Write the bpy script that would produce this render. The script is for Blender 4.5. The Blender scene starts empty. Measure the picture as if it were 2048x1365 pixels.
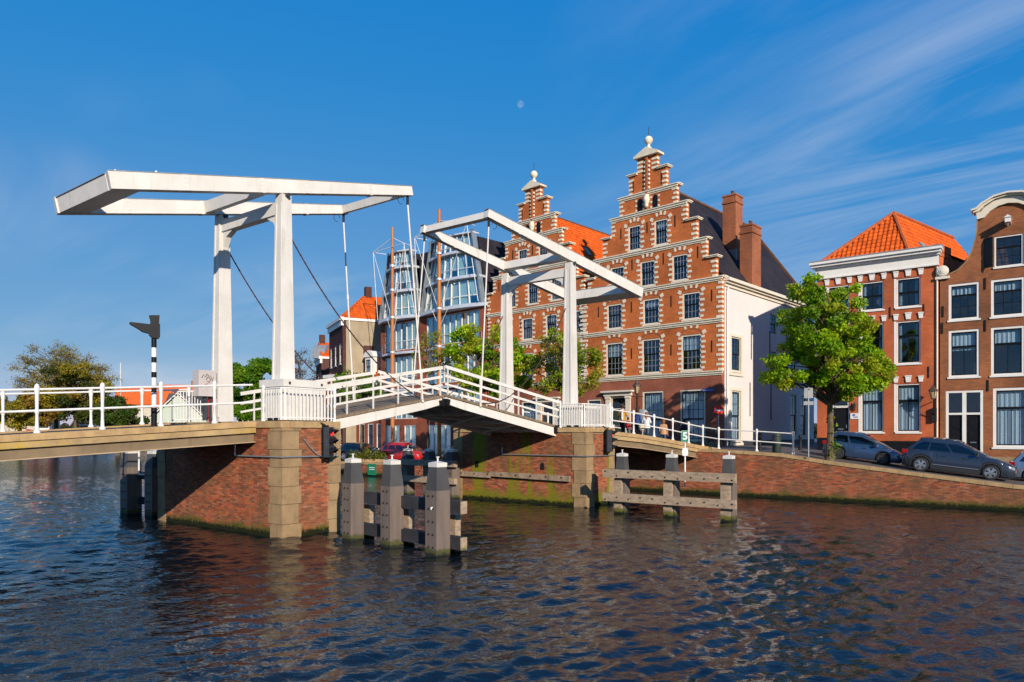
import bpy, bmesh, math, random
import numpy as np
from math import radians, sin, cos, pi, sqrt
from mathutils import Vector, Matrix
from mathutils.geometry import delaunay_2d_cdt

random.seed(11); np.random.seed(11)
SC = bpy.context.scene
COL = SC.collection

# ------------------------------------------------------------ camera
EYE = 3.3                      # metres above the water
cam_d = bpy.data.cameras.new('camera')
cam_d.sensor_width = 36.0
cam_d.lens = 36.0*1400/2048
cam_d.shift_y = 182.5/2048
cam_d.clip_end = 6000
cam = bpy.data.objects.new('camera', cam_d); COL.objects.link(cam)
cam.location = (0, 0, EYE); cam.rotation_euler = (radians(90), 0, 0)
SC.camera = cam

# ------------------------------------------------------------ sky and sun
SUN_AZ = (0.317, -0.948)        # horizontal direction towards the sun
SUN_EL = radians(22.0)
world = bpy.data.worlds.new('World'); SC.world = world; world.use_nodes = True
wn = world.node_tree.nodes; wl = world.node_tree.links
wn.clear()
w_out = wn.new('ShaderNodeOutputWorld'); w_bg = wn.new('ShaderNodeBackground')
sky = wn.new('ShaderNodeTexSky'); sky.sky_type = 'NISHITA'; sky.sun_disc = False
sky.sun_elevation = SUN_EL
sky.sun_rotation = math.atan2(SUN_AZ[0], SUN_AZ[1])
sky.altitude = 0; sky.air_density = 0.7; sky.dust_density = 0.0; sky.ozone_density = 6.0
# the photograph's deep, polarised blue: one tone curve per channel over the whole sky
SKY_S = 0.085
spr = wn.new('ShaderNodeSeparateColor'); wl.new(sky.outputs[0], spr.inputs[0])
def w_math(op, a, b):
    n = wn.new('ShaderNodeMath'); n.operation = op
    for i, x in ((0, a), (1, b)):
        if isinstance(x, (int, float)): n.inputs[i].default_value = x
        else: wl.new(x, n.inputs[i])
    return n.outputs[0]
def w_curve(ch, k, e): return w_math('MULTIPLY', w_math('POWER', w_math('MULTIPLY', ch, SKY_S), e), k/SKY_S)
red_c = w_math('MINIMUM', w_curve(spr.outputs[0], 42.0, 2.5), spr.outputs[0])
grn_c = w_curve(spr.outputs[1], 0.56, 0.43); blu_c = w_curve(spr.outputs[2], 0.62, 0.07)
hsv = wn.new('ShaderNodeCombineColor'); wl.new(red_c, hsv.inputs[0]); wl.new(grn_c, hsv.inputs[1]); wl.new(blu_c, hsv.inputs[2])
# thin cirrus, streaked, on a plane high above the whole scene
tc = wn.new('ShaderNodeTexCoord'); sep = wn.new('ShaderNodeSeparateXYZ')
wl.new(tc.outputs['Generated'], sep.inputs[0])
zz = wn.new('ShaderNodeMath'); zz.operation = 'MAXIMUM'; zz.inputs[1].default_value = 0.04
wl.new(sep.outputs['Z'], zz.inputs[0])
zo = wn.new('ShaderNodeMath'); zo.operation = 'ADD'; zo.inputs[1].default_value = 0.12
wl.new(zz.outputs[0], zo.inputs[0])
dx = wn.new('ShaderNodeMath'); dx.operation = 'DIVIDE'; dy = wn.new('ShaderNodeMath'); dy.operation = 'DIVIDE'
wl.new(sep.outputs['X'], dx.inputs[0]); wl.new(zo.outputs[0], dx.inputs[1])
wl.new(sep.outputs['Y'], dy.inputs[0]); wl.new(zo.outputs[0], dy.inputs[1])
comb = wn.new('ShaderNodeCombineXYZ'); wl.new(dx.outputs[0], comb.inputs[0]); wl.new(dy.outputs[0], comb.inputs[1])
mpr = wn.new('ShaderNodeMapping'); mpr.inputs['Rotation'].default_value = (0, 0, radians(-141))
wl.new(comb.outputs[0], mpr.inputs[0])
mp = wn.new('ShaderNodeMapping'); mp.inputs['Scale'].default_value = (0.5, 1.6, 1); mp.inputs['Location'].default_value = (1.35, 0.35, 0)
wl.new(mpr.outputs[0], mp.inputs[0])
n1 = wn.new('ShaderNodeTexNoise'); n1.inputs['Scale'].default_value = 1.1; n1.inputs['Detail'].default_value = 9
n1.inputs['Roughness'].default_value = 0.6; n1.inputs['Distortion'].default_value = 1.1
wl.new(mp.outputs[0], n1.inputs['Vector'])
mp2 = wn.new('ShaderNodeMapping'); mp2.inputs['Location'].default_value = (3.1, 1.7, 0)
wl.new(comb.outputs[0], mp2.inputs[0])
n2 = wn.new('ShaderNodeTexNoise'); n2.inputs['Scale'].default_value = 0.42; n2.inputs['Detail'].default_value = 3
wl.new(mp2.outputs[0], n2.inputs['Vector'])
r1 = wn.new('ShaderNodeMapRange'); r1.inputs[1].default_value = 0.43; r1.inputs[2].default_value = 0.78
wl.new(n1.outputs['Fac'], r1.inputs[0])
r2 = wn.new('ShaderNodeMapRange'); r2.inputs[1].default_value = 0.40; r2.inputs[2].default_value = 0.60
wl.new(n2.outputs['Fac'], r2.inputs[0])
cm = wn.new('ShaderNodeMath'); cm.operation = 'MULTIPLY'; wl.new(r1.outputs[0], cm.inputs[0]); wl.new(r2.outputs[0], cm.inputs[1])
cm2 = wn.new('ShaderNodeMath'); cm2.operation = 'MULTIPLY'; cm2.inputs[1].default_value = 0.70
wl.new(cm.outputs[0], cm2.inputs[0])
mix = wn.new('ShaderNodeMixRGB'); mix.inputs['Color2'].default_value = (6.6, 7.4, 8.6, 1)
wl.new(cm2.outputs[0], mix.inputs['Fac']); wl.new(hsv.outputs[0], mix.inputs['Color1'])
wl.new(mix.outputs[0], w_bg.inputs['Color'])
w_bg.inputs['Strength'].default_value = SKY_S
wl.new(w_bg.outputs[0], w_out.inputs[0])

sun_d = bpy.data.lights.new('sun', 'SUN'); sun_d.energy = 5.0; sun_d.angle = radians(0.55)
sun_d.color = (1.0, 0.90, 0.79)
sun = bpy.data.objects.new('sun', sun_d); COL.objects.link(sun)
sd = Vector((SUN_AZ[0]*cos(SUN_EL), SUN_AZ[1]*cos(SUN_EL), sin(SUN_EL))).normalized()
sun.rotation_euler = sd.to_track_quat('Z', 'Y').to_euler()
sun.location = (30, -60, 40)

vs = SC.view_settings
vs.view_transform = 'Standard'; vs.look = 'None'; vs.exposure = 0.12; vs.gamma = 1.0
vs.use_curve_mapping = False
SC.cycles.use_denoising = True
SC.cycles.max_bounces = 6; SC.cycles.transparent_max_bounces = 12
SC.cycles.caustics_reflective = False; SC.cycles.caustics_refractive = False

# ============================================================ frames
U = Vector((0.8, -0.6, 0)); V = Vector((0.6, 0.8, 0)); Z = Vector((0, 0, 1))   # along the quay / away from the water
BA = radians(41.0); B = Vector((cos(BA), sin(BA), 0))                           # bridge axis (skewed to the piers)
P = -U                                                                          # across the bridge, away from camera
O = Vector((6.8, 39.8, 0))                                                      # a point on the foot of the far quay
def uv(u, v, z=0.0): return O + U*u + V*v + Z*z
ZT = [(-90, 1.0), (-22, 1.0), (-14, 1.15), (-6, 2.1), (0, 2.42), (4.7, 2.42), (8.2, 2.24), (10.5, 1.91), (13.9, 1.52), (18, 1.07), (24, 0.85), (60, 0.8)]
def lerp_table(t, x):
    if x <= t[0][0]: return t[0][1]
    for (a, b), (c, d) in zip(t, t[1:]):
        if x <= c: return b + (d-b)*(x-a)/(c-a)
    return t[-1][1]
def zst(u): return lerp_table(ZT, u)

# ============================================================ object helpers
def tag(o, label=None, cat=None, group=None, kind=None):
    if label: o['label'] = label
    if cat: o['category'] = cat
    if group: o['group'] = group
    if kind: o['kind'] = kind
    return o
MWD = {}
def thing(name, loc=(0, 0, 0), rz=0.0, label=None, cat=None, group=None, rot=None, parent=None):
    o = bpy.data.objects.new(name, None); o.empty_display_size = 0.2
    COL.objects.link(o)
    o.location = loc; o.rotation_euler = rot if rot else (0, 0, rz)
    m = Matrix.Translation(Vector(loc)) @ (Matrix.Rotation(rz, 4, 'Z') if not rot else
        __import__('mathutils').Euler(rot).to_matrix().to_4x4())
    MWD[o.name] = m
    return tag(o, label, cat, group)
def wmat(o):
    m = Matrix.Identity(4)
    while o is not None:
        m = MWD.get(o.name, Matrix.Identity(4)) @ m
        o = o.parent
    return m

class MB:
    def __init__(s): s.v = []; s.f = []; s.m = []; s.c = []
    def add(s, vs, fs, mi=0):
        n = len(s.v); s.v.extend([tuple(v) for v in vs])
        for f in fs: s.f.append(tuple(i+n for i in f)); s.m.append(mi)
        return s
    def box(s, x0, x1, y0, y1, z0, z1, mi=0):
        return s.add([(x0,y0,z0),(x1,y0,z0),(x1,y1,z0),(x0,y1,z0),(x0,y0,z1),(x1,y0,z1),(x1,y1,z1),(x0,y1,z1)],
            [(0,3,2,1),(4,5,6,7),(0,1,5,4),(1,2,6,5),(2,3,7,6),(3,0,4,7)], mi)
    def hexa(s, p, mi=0):
        return s.add(p, [(0,3,2,1),(4,5,6,7),(0,1,5,4),(1,2,6,5),(2,3,7,6),(3,0,4,7)], mi)
    def obox(s, c, ax, ay, az, mi=0):
        c = Vector(c); ax = Vector(ax); ay = Vector(ay); az = Vector(az)
        return s.hexa([c-ax-ay-az, c+ax-ay-az, c+ax+ay-az, c-ax+ay-az, c-ax-ay+az, c+ax-ay+az, c+ax+ay+az, c-ax+ay+az], mi)
    def beam(s, p0, p1, w, h, side=None, w1=None, h1=None, mi=0):
        """bar from p0 to p1; w across (side), h in the third direction"""
        p0 = Vector(p0); p1 = Vector(p1); d = (p1-p0).normalized()
        side = Vector(side) if side is not None else (d.cross(Z) if abs(d.z) < 0.95 else Vector((1, 0, 0)))
        side = (side - d*side.dot(d)).normalized(); up = side.cross(d).normalized()
        w1 = w if w1 is None else w1; h1 = h if h1 is None else h1
        q = []
        for p, a, b in ((p0, w, h), (p1, w1, h1)):
            q += [p-side*a/2-up*b/2, p+side*a/2-up*b/2, p+side*a/2+up*b/2, p-side*a/2+up*b/2]
        return s.add(q, [(0,3,2,1),(4,5,6,7),(0,1,5,4),(1,2,6,5),(2,3,7,6),(3,0,4,7)], mi)
    def tube(s, pts, r, n=8, caps=True, mi=0):
        pts = [Vector(p) for p in pts]; k = len(pts)
        rs = r if isinstance(r, (list, tuple)) else [r]*k
        ref = None; vs = []
        for i, p in enumerate(pts):
            d = (pts[min(i+1, k-1)] - pts[max(i-1, 0)])
            d = d.normalized() if d.length > 1e-9 else Vector((0, 0, 1))
            if ref is None: ref = Vector((1, 0, 0)) if abs(d.x) < 0.8 else Vector((0, 1, 0))
            a = (ref - d*ref.dot(d)).normalized(); b = d.cross(a); ref = a
            for j in range(n):
                t = 2*pi*j/n; vs.append(p + (a*cos(t) + b*sin(t))*rs[i])
        fs = [(i*n+j, i*n+(j+1) % n, (i+1)*n+(j+1) % n, (i+1)*n+j) for i in range(k-1) for j in range(n)]
        if caps: fs += [tuple(range(n-1, -1, -1)), tuple((k-1)*n+j for j in range(n))]
        return s.add(vs, fs, mi)
    def lathe(s, c, prof, n=16, mi=0, axis='z'):
        c = Vector(c); vs = []
        for r, h in prof:
            for j in range(n):
                t = 2*pi*j/n
                q = (r*cos(t), r*sin(t), h) if axis == 'z' else ((r*cos(t), h, r*sin(t)) if axis == 'y' else (h, r*cos(t), r*sin(t)))
                vs.append(c+Vector(q))
        k = len(prof); fl = axis == 'y'
        fs = [(i*n+j, i*n+(j+1) % n, (i+1)*n+(j+1) % n, (i+1)*n+j) for i in range(k-1) for j in range(n)]
        fs += [tuple(range(n-1, -1, -1)), tuple((k-1)*n+j for j in range(n))]
        if fl: fs = [f[::-1] for f in fs]
        return s.add(vs, fs, mi)
    def extrude(s, poly, fn, a, b, mi=0):
        """poly: 2-D outline; fn(p, q, t) -> 3-D point; closed prism from t=a to t=b"""
        n = len(poly)
        vs = [fn(p, q, a) for p, q in poly] + [fn(p, q, b) for p, q in poly]
        fs = [tuple(range(n)), tuple(range(2*n-1, n-1, -1))] + [(i, (i+1) % n + 0, (i+1) % n + n, i+n)[::-1] for i in range(n)]
        return s.add(vs, fs, mi)
    def xform(s, m):
        s.v = [tuple(m @ Vector(v)) for v in s.v]; return s
    def build(s, name, mat, parent=None, W=False, smooth=False, cols=None, fixn=False):
        vs = s.v
        if W and parent is not None:
            inv = wmat(parent).inverted(); vs = [tuple(inv @ Vector(v)) for v in vs]
        me = bpy.data.meshes.new(name); me.from_pydata(vs, [], s.f)
        mats = mat if isinstance(mat, (list, tuple)) else [mat]
        for m in mats: me.materials.append(m)
        if any(s.m): me.polygons.foreach_set('material_index', s.m)
        if fixn:
            bm = bmesh.new(); bm.from_mesh(me); bmesh.ops.recalc_face_normals(bm, faces=bm.faces); bm.to_mesh(me); bm.free()
        if smooth:
            me.polygons.foreach_set('use_smooth', [True]*len(me.polygons)); me.set_sharp_from_angle(angle=radians(38))
        if cols is not None:
            at = me.color_attributes.new('Col', 'FLOAT_COLOR', 'CORNER')
            arr = np.repeat(np.array(cols, dtype=np.float32), [len(f) for f in s.f], axis=0)
            at.data.foreach_set('color', np.hstack([arr, np.ones((len(arr), 1), np.float32)]).ravel())
        me.update()
        o = bpy.data.objects.new(name, me); COL.objects.link(o)
        if parent is not None: o.parent = parent
        return o
def inst(name, mesh, parent, loc, scale=(1, 1, 1), rot=(0, 0, 0)):
    o = bpy.data.objects.new(name, mesh); COL.objects.link(o); o.parent = parent
    o.location = loc; o.scale = scale; o.rotation_euler = rot
    return o
def single(name, mb, mat, label, cat, group=None, kind=None, loc=None, smooth=False, rz=0.0, cols=None, fixn=False):
    """a thing that is one mesh; geometry given in its own local frame"""
    o = mb.build(name, mat, smooth=smooth, cols=cols, fixn=fixn)
    if loc is not None: o.location = loc
    o.rotation_euler = (0, 0, rz)
    return tag(o, label, cat, group, kind)
def copy_tree(o, parent=None):
    c = o.copy(); COL.objects.link(c); c.parent = parent
    if o.name in MWD: MWD[c.name] = MWD[o.name]
    for ch in list(o.children): copy_tree(ch, c)
    return c

def _unit_cube():
    mb = MB(); mb.box(-.5, .5, -.5, .5, -.5, .5)
    me = bpy.data.meshes.new('block'); me.from_pydata(mb.v, [], mb.f); return me

# ============================================================ materials
MT = {}
class NT:
    def __init__(s, name):
        m = bpy.data.materials.new(name); m.use_nodes = True; s.m = m
        s.n = m.node_tree.nodes; s.l = m.node_tree.links
        s.b = s.n['Principled BSDF']; s.out = s.n['Material Output']
    def node(s, t, **kw):
        n = s.n.new(t)
        for k, v in kw.items(): setattr(n, k, v)
        return n
    def link(s, a, b): s.l.new(a, b)
    def coord(s, kind='Object', scale=(1, 1, 1), rnd=True):
        t = s.node('ShaderNodeTexCoord'); mpn = s.node('ShaderNodeMapping'); mpn.inputs['Scale'].default_value = scale
        if rnd:
            oi = s.node('ShaderNodeObjectInfo'); mm = s.node('ShaderNodeMath', operation='MULTIPLY'); mm.inputs[1].default_value = 37.0
            s.link(oi.outputs['Random'], mm.inputs[0])
            va = s.node('ShaderNodeVectorMath', operation='ADD'); s.link(t.outputs[kind], va.inputs[0]); s.link(mm.outputs[0], va.inputs[1])
            s.link(va.outputs[0], mpn.inputs[0])
        else: s.link(t.outputs[kind], mpn.inputs[0])
        return mpn.outputs[0]
    def noise(s, vec, scale, detail=4, rough=0.55, dist=0.0):
        n = s.node('ShaderNodeTexNoise'); n.inputs['Scale'].default_value = scale; n.inputs['Detail'].default_value = detail
        n.inputs['Roughness'].default_value = rough; n.inputs['Distortion'].default_value = dist
        if vec is not None: s.link(vec, n.inputs['Vector'])
        return n.outputs['Fac']
    def ramp(s, fac, lo, hi, a=0.0, b=1.0):
        r = s.node('ShaderNodeMapRange'); r.inputs[1].default_value = lo; r.inputs[2].default_value = hi
        r.inputs[3].default_value = a; r.inputs[4].default_value = b; s.link(fac, r.inputs[0]); return r.outputs[0]
    def mix(s, fac, a, b, mode='MIX'):
        m = s.node('ShaderNodeMixRGB', blend_type=mode)
        for i, x in ((0, fac), (1, a), (2, b)):
            if isinstance(x, (int, float)): m.inputs[i].default_value = x
            elif isinstance(x, tuple): m.inputs[i].default_value = (*x[:3], 1)
            else: s.link(x, m.inputs[i])
        return m.outputs[0]
    def math(s, op, a, b=None):
        m = s.node('ShaderNodeMath', operation=op)
        for i, x in ((0, a), (1, b)):
            if x is None: continue
            if isinstance(x, (int, float)): m.inputs[i].default_value = x
            else: s.link(x, m.inputs[i])
        return m.outputs[0]
    def bump(s, h, strength=0.3, dist=0.02, normal=None):
        bn = s.node('ShaderNodeBump'); bn.inputs['Strength'].default_value = strength; bn.inputs['Distance'].default_value = dist
        s.link(h, bn.inputs['Height'])
        if normal is not None: s.link(normal, bn.inputs['Normal'])
        return bn.outputs[0]
    def done(s, col=None, rough=None, normal=None, metal=None, spec=None):
        for k, x in (('Base Color', col), ('Roughness', rough), ('Metallic', metal), ('Specular IOR Level', spec)):
            if x is None: continue
            if isinstance(x, (int, float)): s.b.inputs[k].default_value = x
            elif isinstance(x, tuple): s.b.inputs[k].default_value = (*x[:3], 1)
            else: s.link(x, s.b.inputs[k])
        if normal is not None: s.link(normal, s.b.inputs['Normal'])
        return s.m

def m_var(name, c1, c2, scale=2.0, rough=0.6, stretch=(1, 1, 1), bump=0.0, bscale=20.0, lo=0.35, hi=0.65, metal=0.0, spec=0.22, grime=None, gamt=0.5, rust=0.0):
    t = NT(name); vec = t.coord(scale=stretch)
    col = t.mix(t.ramp(t.noise(vec, scale, 6, 0.6), lo, hi), c1, c2)
    if grime is not None:
        g = t.noise(t.coord(scale=(3.2, 3.2, 0.35)), 1.6, 7, 0.68)
        col = t.mix(t.ramp(g, 0.55, 0.8, 0.0, gamt), col, grime)
        g2 = t.noise(t.coord(), 9.0, 5, 0.7)
        col = t.mix(t.ramp(g2, 0.62, 0.8, 0.0, gamt*0.7), col, grime)
        if rust:
            r_ = t.noise(t.coord(scale=(5, 5, 0.9)), 1.3, 8, 0.72)
            col = t.mix(t.ramp(r_, 0.66, 0.80, 0.0, rust), col, (0.30, 0.135, 0.045))
    nrm = t.bump(t.noise(t.coord(), bscale, 6, 0.65), bump, 0.02) if bump else None
    return t.done(col, rough, nrm, metal, spec)
def m_flat(name, c, rough=0.5, metal=0.0, spec=0.5):
    c2 = tuple(x*0.86 for x in c)
    return m_var(name, c, c2, 4.0, rough, metal=metal, spec=spec)

MT['white'] = m_var('white_paint', (0.70, 0.66, 0.59), (0.62, 0.585, 0.515), 1.3, 0.42, bump=0.08, bscale=14, grime=(0.37, 0.33, 0.22), gamt=0.62, rust=0.65)
MT['white_rail'] = m_var('white_rail_paint', (0.78, 0.75, 0.69), (0.68, 0.65, 0.59), 3.0, 0.4, grime=(0.33, 0.25, 0.16), gamt=0.3)
MT['stucco'] = m_var('white_stucco', (0.74, 0.69, 0.64), (0.68, 0.63, 0.58), 0.35, 0.75, bump=0.2, bscale=5, grime=(0.46, 0.42, 0.36), gamt=0.45)
MT['cream'] = m_var('cream_paint', (0.74, 0.67, 0.53), (0.68, 0.61, 0.47), 2.0, 0.45, grime=(0.4, 0.35, 0.25), gamt=0.25)
MT['whiteframe'] = m_var('white_frame_paint', (0.8, 0.77, 0.7), (0.74, 0.7, 0.63), 2.0, 0.42, grime=(0.45, 0.4, 0.32), gamt=0.2)
MT['sandstone'] = m_var('pale_sandstone', (0.80, 0.72, 0.54), (0.68, 0.59, 0.43), 3.0, 0.8, bump=0.2, bscale=30, grime=(0.25, 0.2, 0.13), gamt=0.4)
MT['stone'] = m_var('brown_stone', (0.38, 0.255, 0.13), (0.26, 0.17, 0.088), 1.6, 0.85, bump=0.7, bscale=16, grime=(0.12, 0.085, 0.05), gamt=0.8)
MT['stone_cap'] = m_var('cap_stone', (0.48, 0.32, 0.15), (0.34, 0.22, 0.105), 2.6, 0.85, bump=0.4, bscale=26, grime=(0.12, 0.09, 0.05), gamt=0.6)
MT['concrete'] = m_var('old_concrete', (0.34, 0.26, 0.16), (0.22, 0.165, 0.10), 1.2, 0.9, bump=0.6, bscale=28, grime=(0.09, 0.07, 0.045), gamt=0.5)
MT['girder'] = m_var('girder_paint', (0.25, 0.18, 0.10), (0.16, 0.115, 0.07), 0.9, 0.65, grime=(0.07, 0.045, 0.03), gamt=0.5)
MT['flange'] = m_var('flange_paint', (0.46, 0.33, 0.2), (0.36, 0.26, 0.15), 1.4, 0.6)
MT['asphalt'] = m_var('asphalt', (0.06, 0.06, 0.062), (0.042, 0.042, 0.045), 1.5, 0.9, bump=0.4, bscale=90)
MT['paving'] = m_var('street_paving', (0.16, 0.11, 0.085), (0.10, 0.075, 0.06), 0.8, 0.85, bump=0.3, bscale=12)
MT['wood'] = m_var('weathered_timber', (0.38, 0.28, 0.19), (0.21, 0.15, 0.10), 3.0, 0.85, stretch=(1, 1, 1), bump=0.5, bscale=18, grime=(0.06, 0.045, 0.03), gamt=0.6)
MT['darkwood'] = m_var('dark_tarred_timber', (0.035, 0.035, 0.037), (0.02, 0.02, 0.022), 3.0, 0.7, bump=0.4, bscale=20)
MT['postgrey'] = m_var('grey_brown_post', (0.16, 0.122, 0.096), (0.12, 0.092, 0.074), 1.4, 0.72, bump=0.2, bscale=14, grime=(0.05, 0.038, 0.03), gamt=0.6)
MT['postdark'] = m_var('dark_grey_post_top', (0.082, 0.08, 0.078), (0.062, 0.06, 0.058), 1.6, 0.6)
MT['black'] = m_var('black_paint', (0.012, 0.013, 0.015), (0.008, 0.008, 0.010), 4.0, 0.45, spec=.15)
MT['darkgrey'] = m_var('dark_grey_metal', (0.05, 0.055, 0.06), (0.035, 0.038, 0.042), 4.0, 0.42)
MT['greybar'] = m_flat('grey_glazing_bar', (.30, .30, .32), .5)
MT['iron'] = m_var('black_iron', (0.02, 0.018, 0.017), (0.013, 0.012, 0.012), 6.0, 0.6)
MT['steel'] = m_var('grey_steel', (0.42, 0.43, 0.44), (0.34, 0.35, 0.36), 5.0, 0.4, metal=0.6)
MT['zinc'] = m_var('zinc_gutter', (0.34, 0.34, 0.34), (0.25, 0.25, 0.25), 3.0, 0.5, metal=0.3)
MT['slate'] = m_var('blue_black_slate', (0.060, 0.052, 0.060), (0.036, 0.032, 0.040), 2.6, 0.72, bump=0.6, bscale=7, grime=(0.03, 0.03, 0.03), gamt=0.4)
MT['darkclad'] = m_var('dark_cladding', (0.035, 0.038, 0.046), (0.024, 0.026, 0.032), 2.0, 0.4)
MT['orangewood'] = m_var('orange_mast_wood', (0.50, 0.19, 0.055), (0.40, 0.14, 0.04), 4.0, 0.5, stretch=(1, 1, 0.2))
MT['rope'] = m_var('rusty_chain', (0.07, 0.04, 0.035), (0.04, 0.025, 0.022), 9.0, 0.7)
MT['tanwall'] = m_var('tan_render', (0.40, 0.32, 0.21), (0.32, 0.25, 0.16), 0.6, 0.85, bump=0.3, bscale=9, grime=(0.16, 0.13, 0.10), gamt=0.5)
MT['greenpaint'] = m_var('dark_green_shutter', (0.018, 0.026, 0.022), (0.012, 0.018, 0.015), 3.0, 0.35)
MT['palegreen'] = m_var('pale_green_boards', (0.55, 0.60, 0.50), (0.48, 0.53, 0.44), 2.0, 0.6)
MT['red'] = m_var('red_enamel', (0.62, 0.02, 0.025), (0.55, 0.018, 0.02), 3.0, 0.35)
MT['signwhite'] = m_flat('white_enamel', (0.80, 0.80, 0.78), 0.4)
MT['signgreen'] = m_flat('green_enamel', (0.01, 0.20, 0.085), 0.4)
MT['signblue'] = m_flat('blue_enamel', (0.012, 0.03, 0.28), 0.35)
MT['curtain'] = m_var('white_curtain', (0.78, 0.78, 0.78), (0.68, 0.69, 0.72), 3.0, 0.9, stretch=(5, 5, 0.4))
MT['blind'] = m_var('pale_blind', (0.66, 0.78, 0.72), (0.58, 0.72, 0.68), 3.0, 0.8)
MT['soil'] = m_var('bark_brown', (0.13, 0.09, 0.055), (0.08, 0.055, 0.035), 5.0, 0.9, bump=0.7, bscale=24)
MT['trunk'] = m_var('tree_bark', (0.17, 0.125, 0.075), (0.09, 0.065, 0.04), 6.0, 0.9, stretch=(1, 1, 0.35), bump=0.8, bscale=22, grime=(0.09, 0.10, 0.03), gamt=0.5)

def m_glass(name, tint=(0.75, 0.82, 0.85), ior=1.5, base=0.02, gloss=(0.9, 0.95, 1.0)):
    t = NT(name); t.n.remove(t.b)
    fr = t.node('ShaderNodeFresnel'); fr.inputs['IOR'].default_value = ior
    gb = t.node('ShaderNodeNewGeometry'); fm = t.node('ShaderNodeMixRGB'); t.link(gb.outputs['Backfacing'], fm.inputs[0])
    t.link(fr.outputs[0], fm.inputs[1]); fm.inputs[2].default_value = (.03, .03, .03, 1)
    f = t.math('ADD', fm.outputs[0], base)
    tr = t.node('ShaderNodeBsdfTransparent'); tr.inputs[0].default_value = (*tint, 1)
    gl = t.node('ShaderNodeBsdfGlossy'); gl.inputs['Roughness'].default_value = 0.015; gl.inputs['Color'].default_value = (*gloss, 1)
    nz = t.bump(t.noise(t.coord(), 1.6, 2), 0.05, 0.05); t.link(nz, gl.inputs['Normal'])
    mx = t.node('ShaderNodeMixShader'); t.link(f, mx.inputs[0]); t.link(tr.outputs[0], mx.inputs[1]); t.link(gl.outputs[0], mx.inputs[2])
    t.link(mx.outputs[0], t.out.inputs[0]); return t.m
MT['glass'] = m_glass('window_glass')
MT['glass_modern'] = m_glass('modern_glass', (0.88, 0.95, 0.95), 1.6, 0.16, (0.85, 0.97, 1.0))
MT['carglass'] = m_glass('car_glass', (0.22, 0.27, 0.27), 1.5, 0.03)

def m_brick(name, c1, c2, mortar, stain=(0.1, 0.07, 0.05), bw=0.22, rh=0.066, ms=0.009, samt=0.5, big=0.4):
    t = NT(name)
    tcn = t.node('ShaderNodeTexCoord'); sp = t.node('ShaderNodeSeparateXYZ'); t.link(tcn.outputs['Object'], sp.inputs[0])
    cb = t.node('ShaderNodeCombineXYZ'); t.link(t.math('ADD', sp.outputs[0], sp.outputs[1]), cb.inputs[0]); t.link(sp.outputs[2], cb.inputs[1])
    br = t.node('ShaderNodeTexBrick'); t.link(cb.outputs[0], br.inputs['Vector'])
    br.inputs['Color1'].default_value = (*c1, 1); br.inputs['Color2'].default_value = (*c2, 1); br.inputs['Mortar'].default_value = (*mortar, 1)
    br.inputs['Scale'].default_value = 1.0; br.inputs['Brick Width'].default_value = bw; br.inputs['Row Height'].default_value = rh
    br.inputs['Mortar Size'].default_value = ms; br.inputs['Mortar Smooth'].default_value = 0.3; br.inputs['Bias'].default_value = 0.0
    vec = t.coord(rnd=True)
    lightv = t.mix(t.ramp(t.noise(vec, big, 5, 0.6), 0.3, 0.7), (0.62, 0.63, 0.66), (1.2, 1.16, 1.1))
    col = t.mix(1.0, br.outputs['Color'], lightv, 'MULTIPLY')
    col = t.mix(t.ramp(t.noise(t.coord(scale=(1.6, 1.6, 0.5)), 0.9, 7, 0.66), 0.5, 0.8, 0, samt), col, stain)
    inv = t.math('SUBTRACT', 1.0, br.outputs['Fac'])
    nrm = t.bump(inv, 0.5, 0.012)
    nrm = t.bump(t.noise(t.coord(), 40, 4, 0.6), 0.25, 0.01, nrm)
    return t.done(col, 0.85, nrm, 0.0, 0.12)
MT['br_orange'] = m_brick('orange_red_brick', (0.64, 0.165, 0.038), (0.50, 0.115, 0.030), (0.52, 0.22, 0.09), samt=0.28)
MT['br_ground'] = m_brick('dull_red_brick', (0.40, 0.12, 0.065), (0.32, 0.09, 0.055), (0.34, 0.17, 0.11), samt=0.3)
MT['br_red'] = m_brick('red_brick', (0.56, 0.125, 0.042), (0.47, 0.10, 0.036), (0.48, 0.20, 0.10), samt=0.2, rh=0.075)
MT['br_brown'] = m_brick('brown_brick', (0.36, 0.125, 0.048), (0.25, 0.083, 0.037), (0.30, 0.165, 0.09), samt=0.35)
MT['br_dark'] = m_brick('dark_brick', (0.10, 0.033, 0.026), (0.075, 0.026, 0.022), (0.12, 0.085, 0.07))
MT['br_chimney'] = m_brick('chimney_brick', (0.44, 0.14, 0.06), (0.33, 0.10, 0.045), (0.32, 0.17, 0.10), samt=.3)

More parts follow.
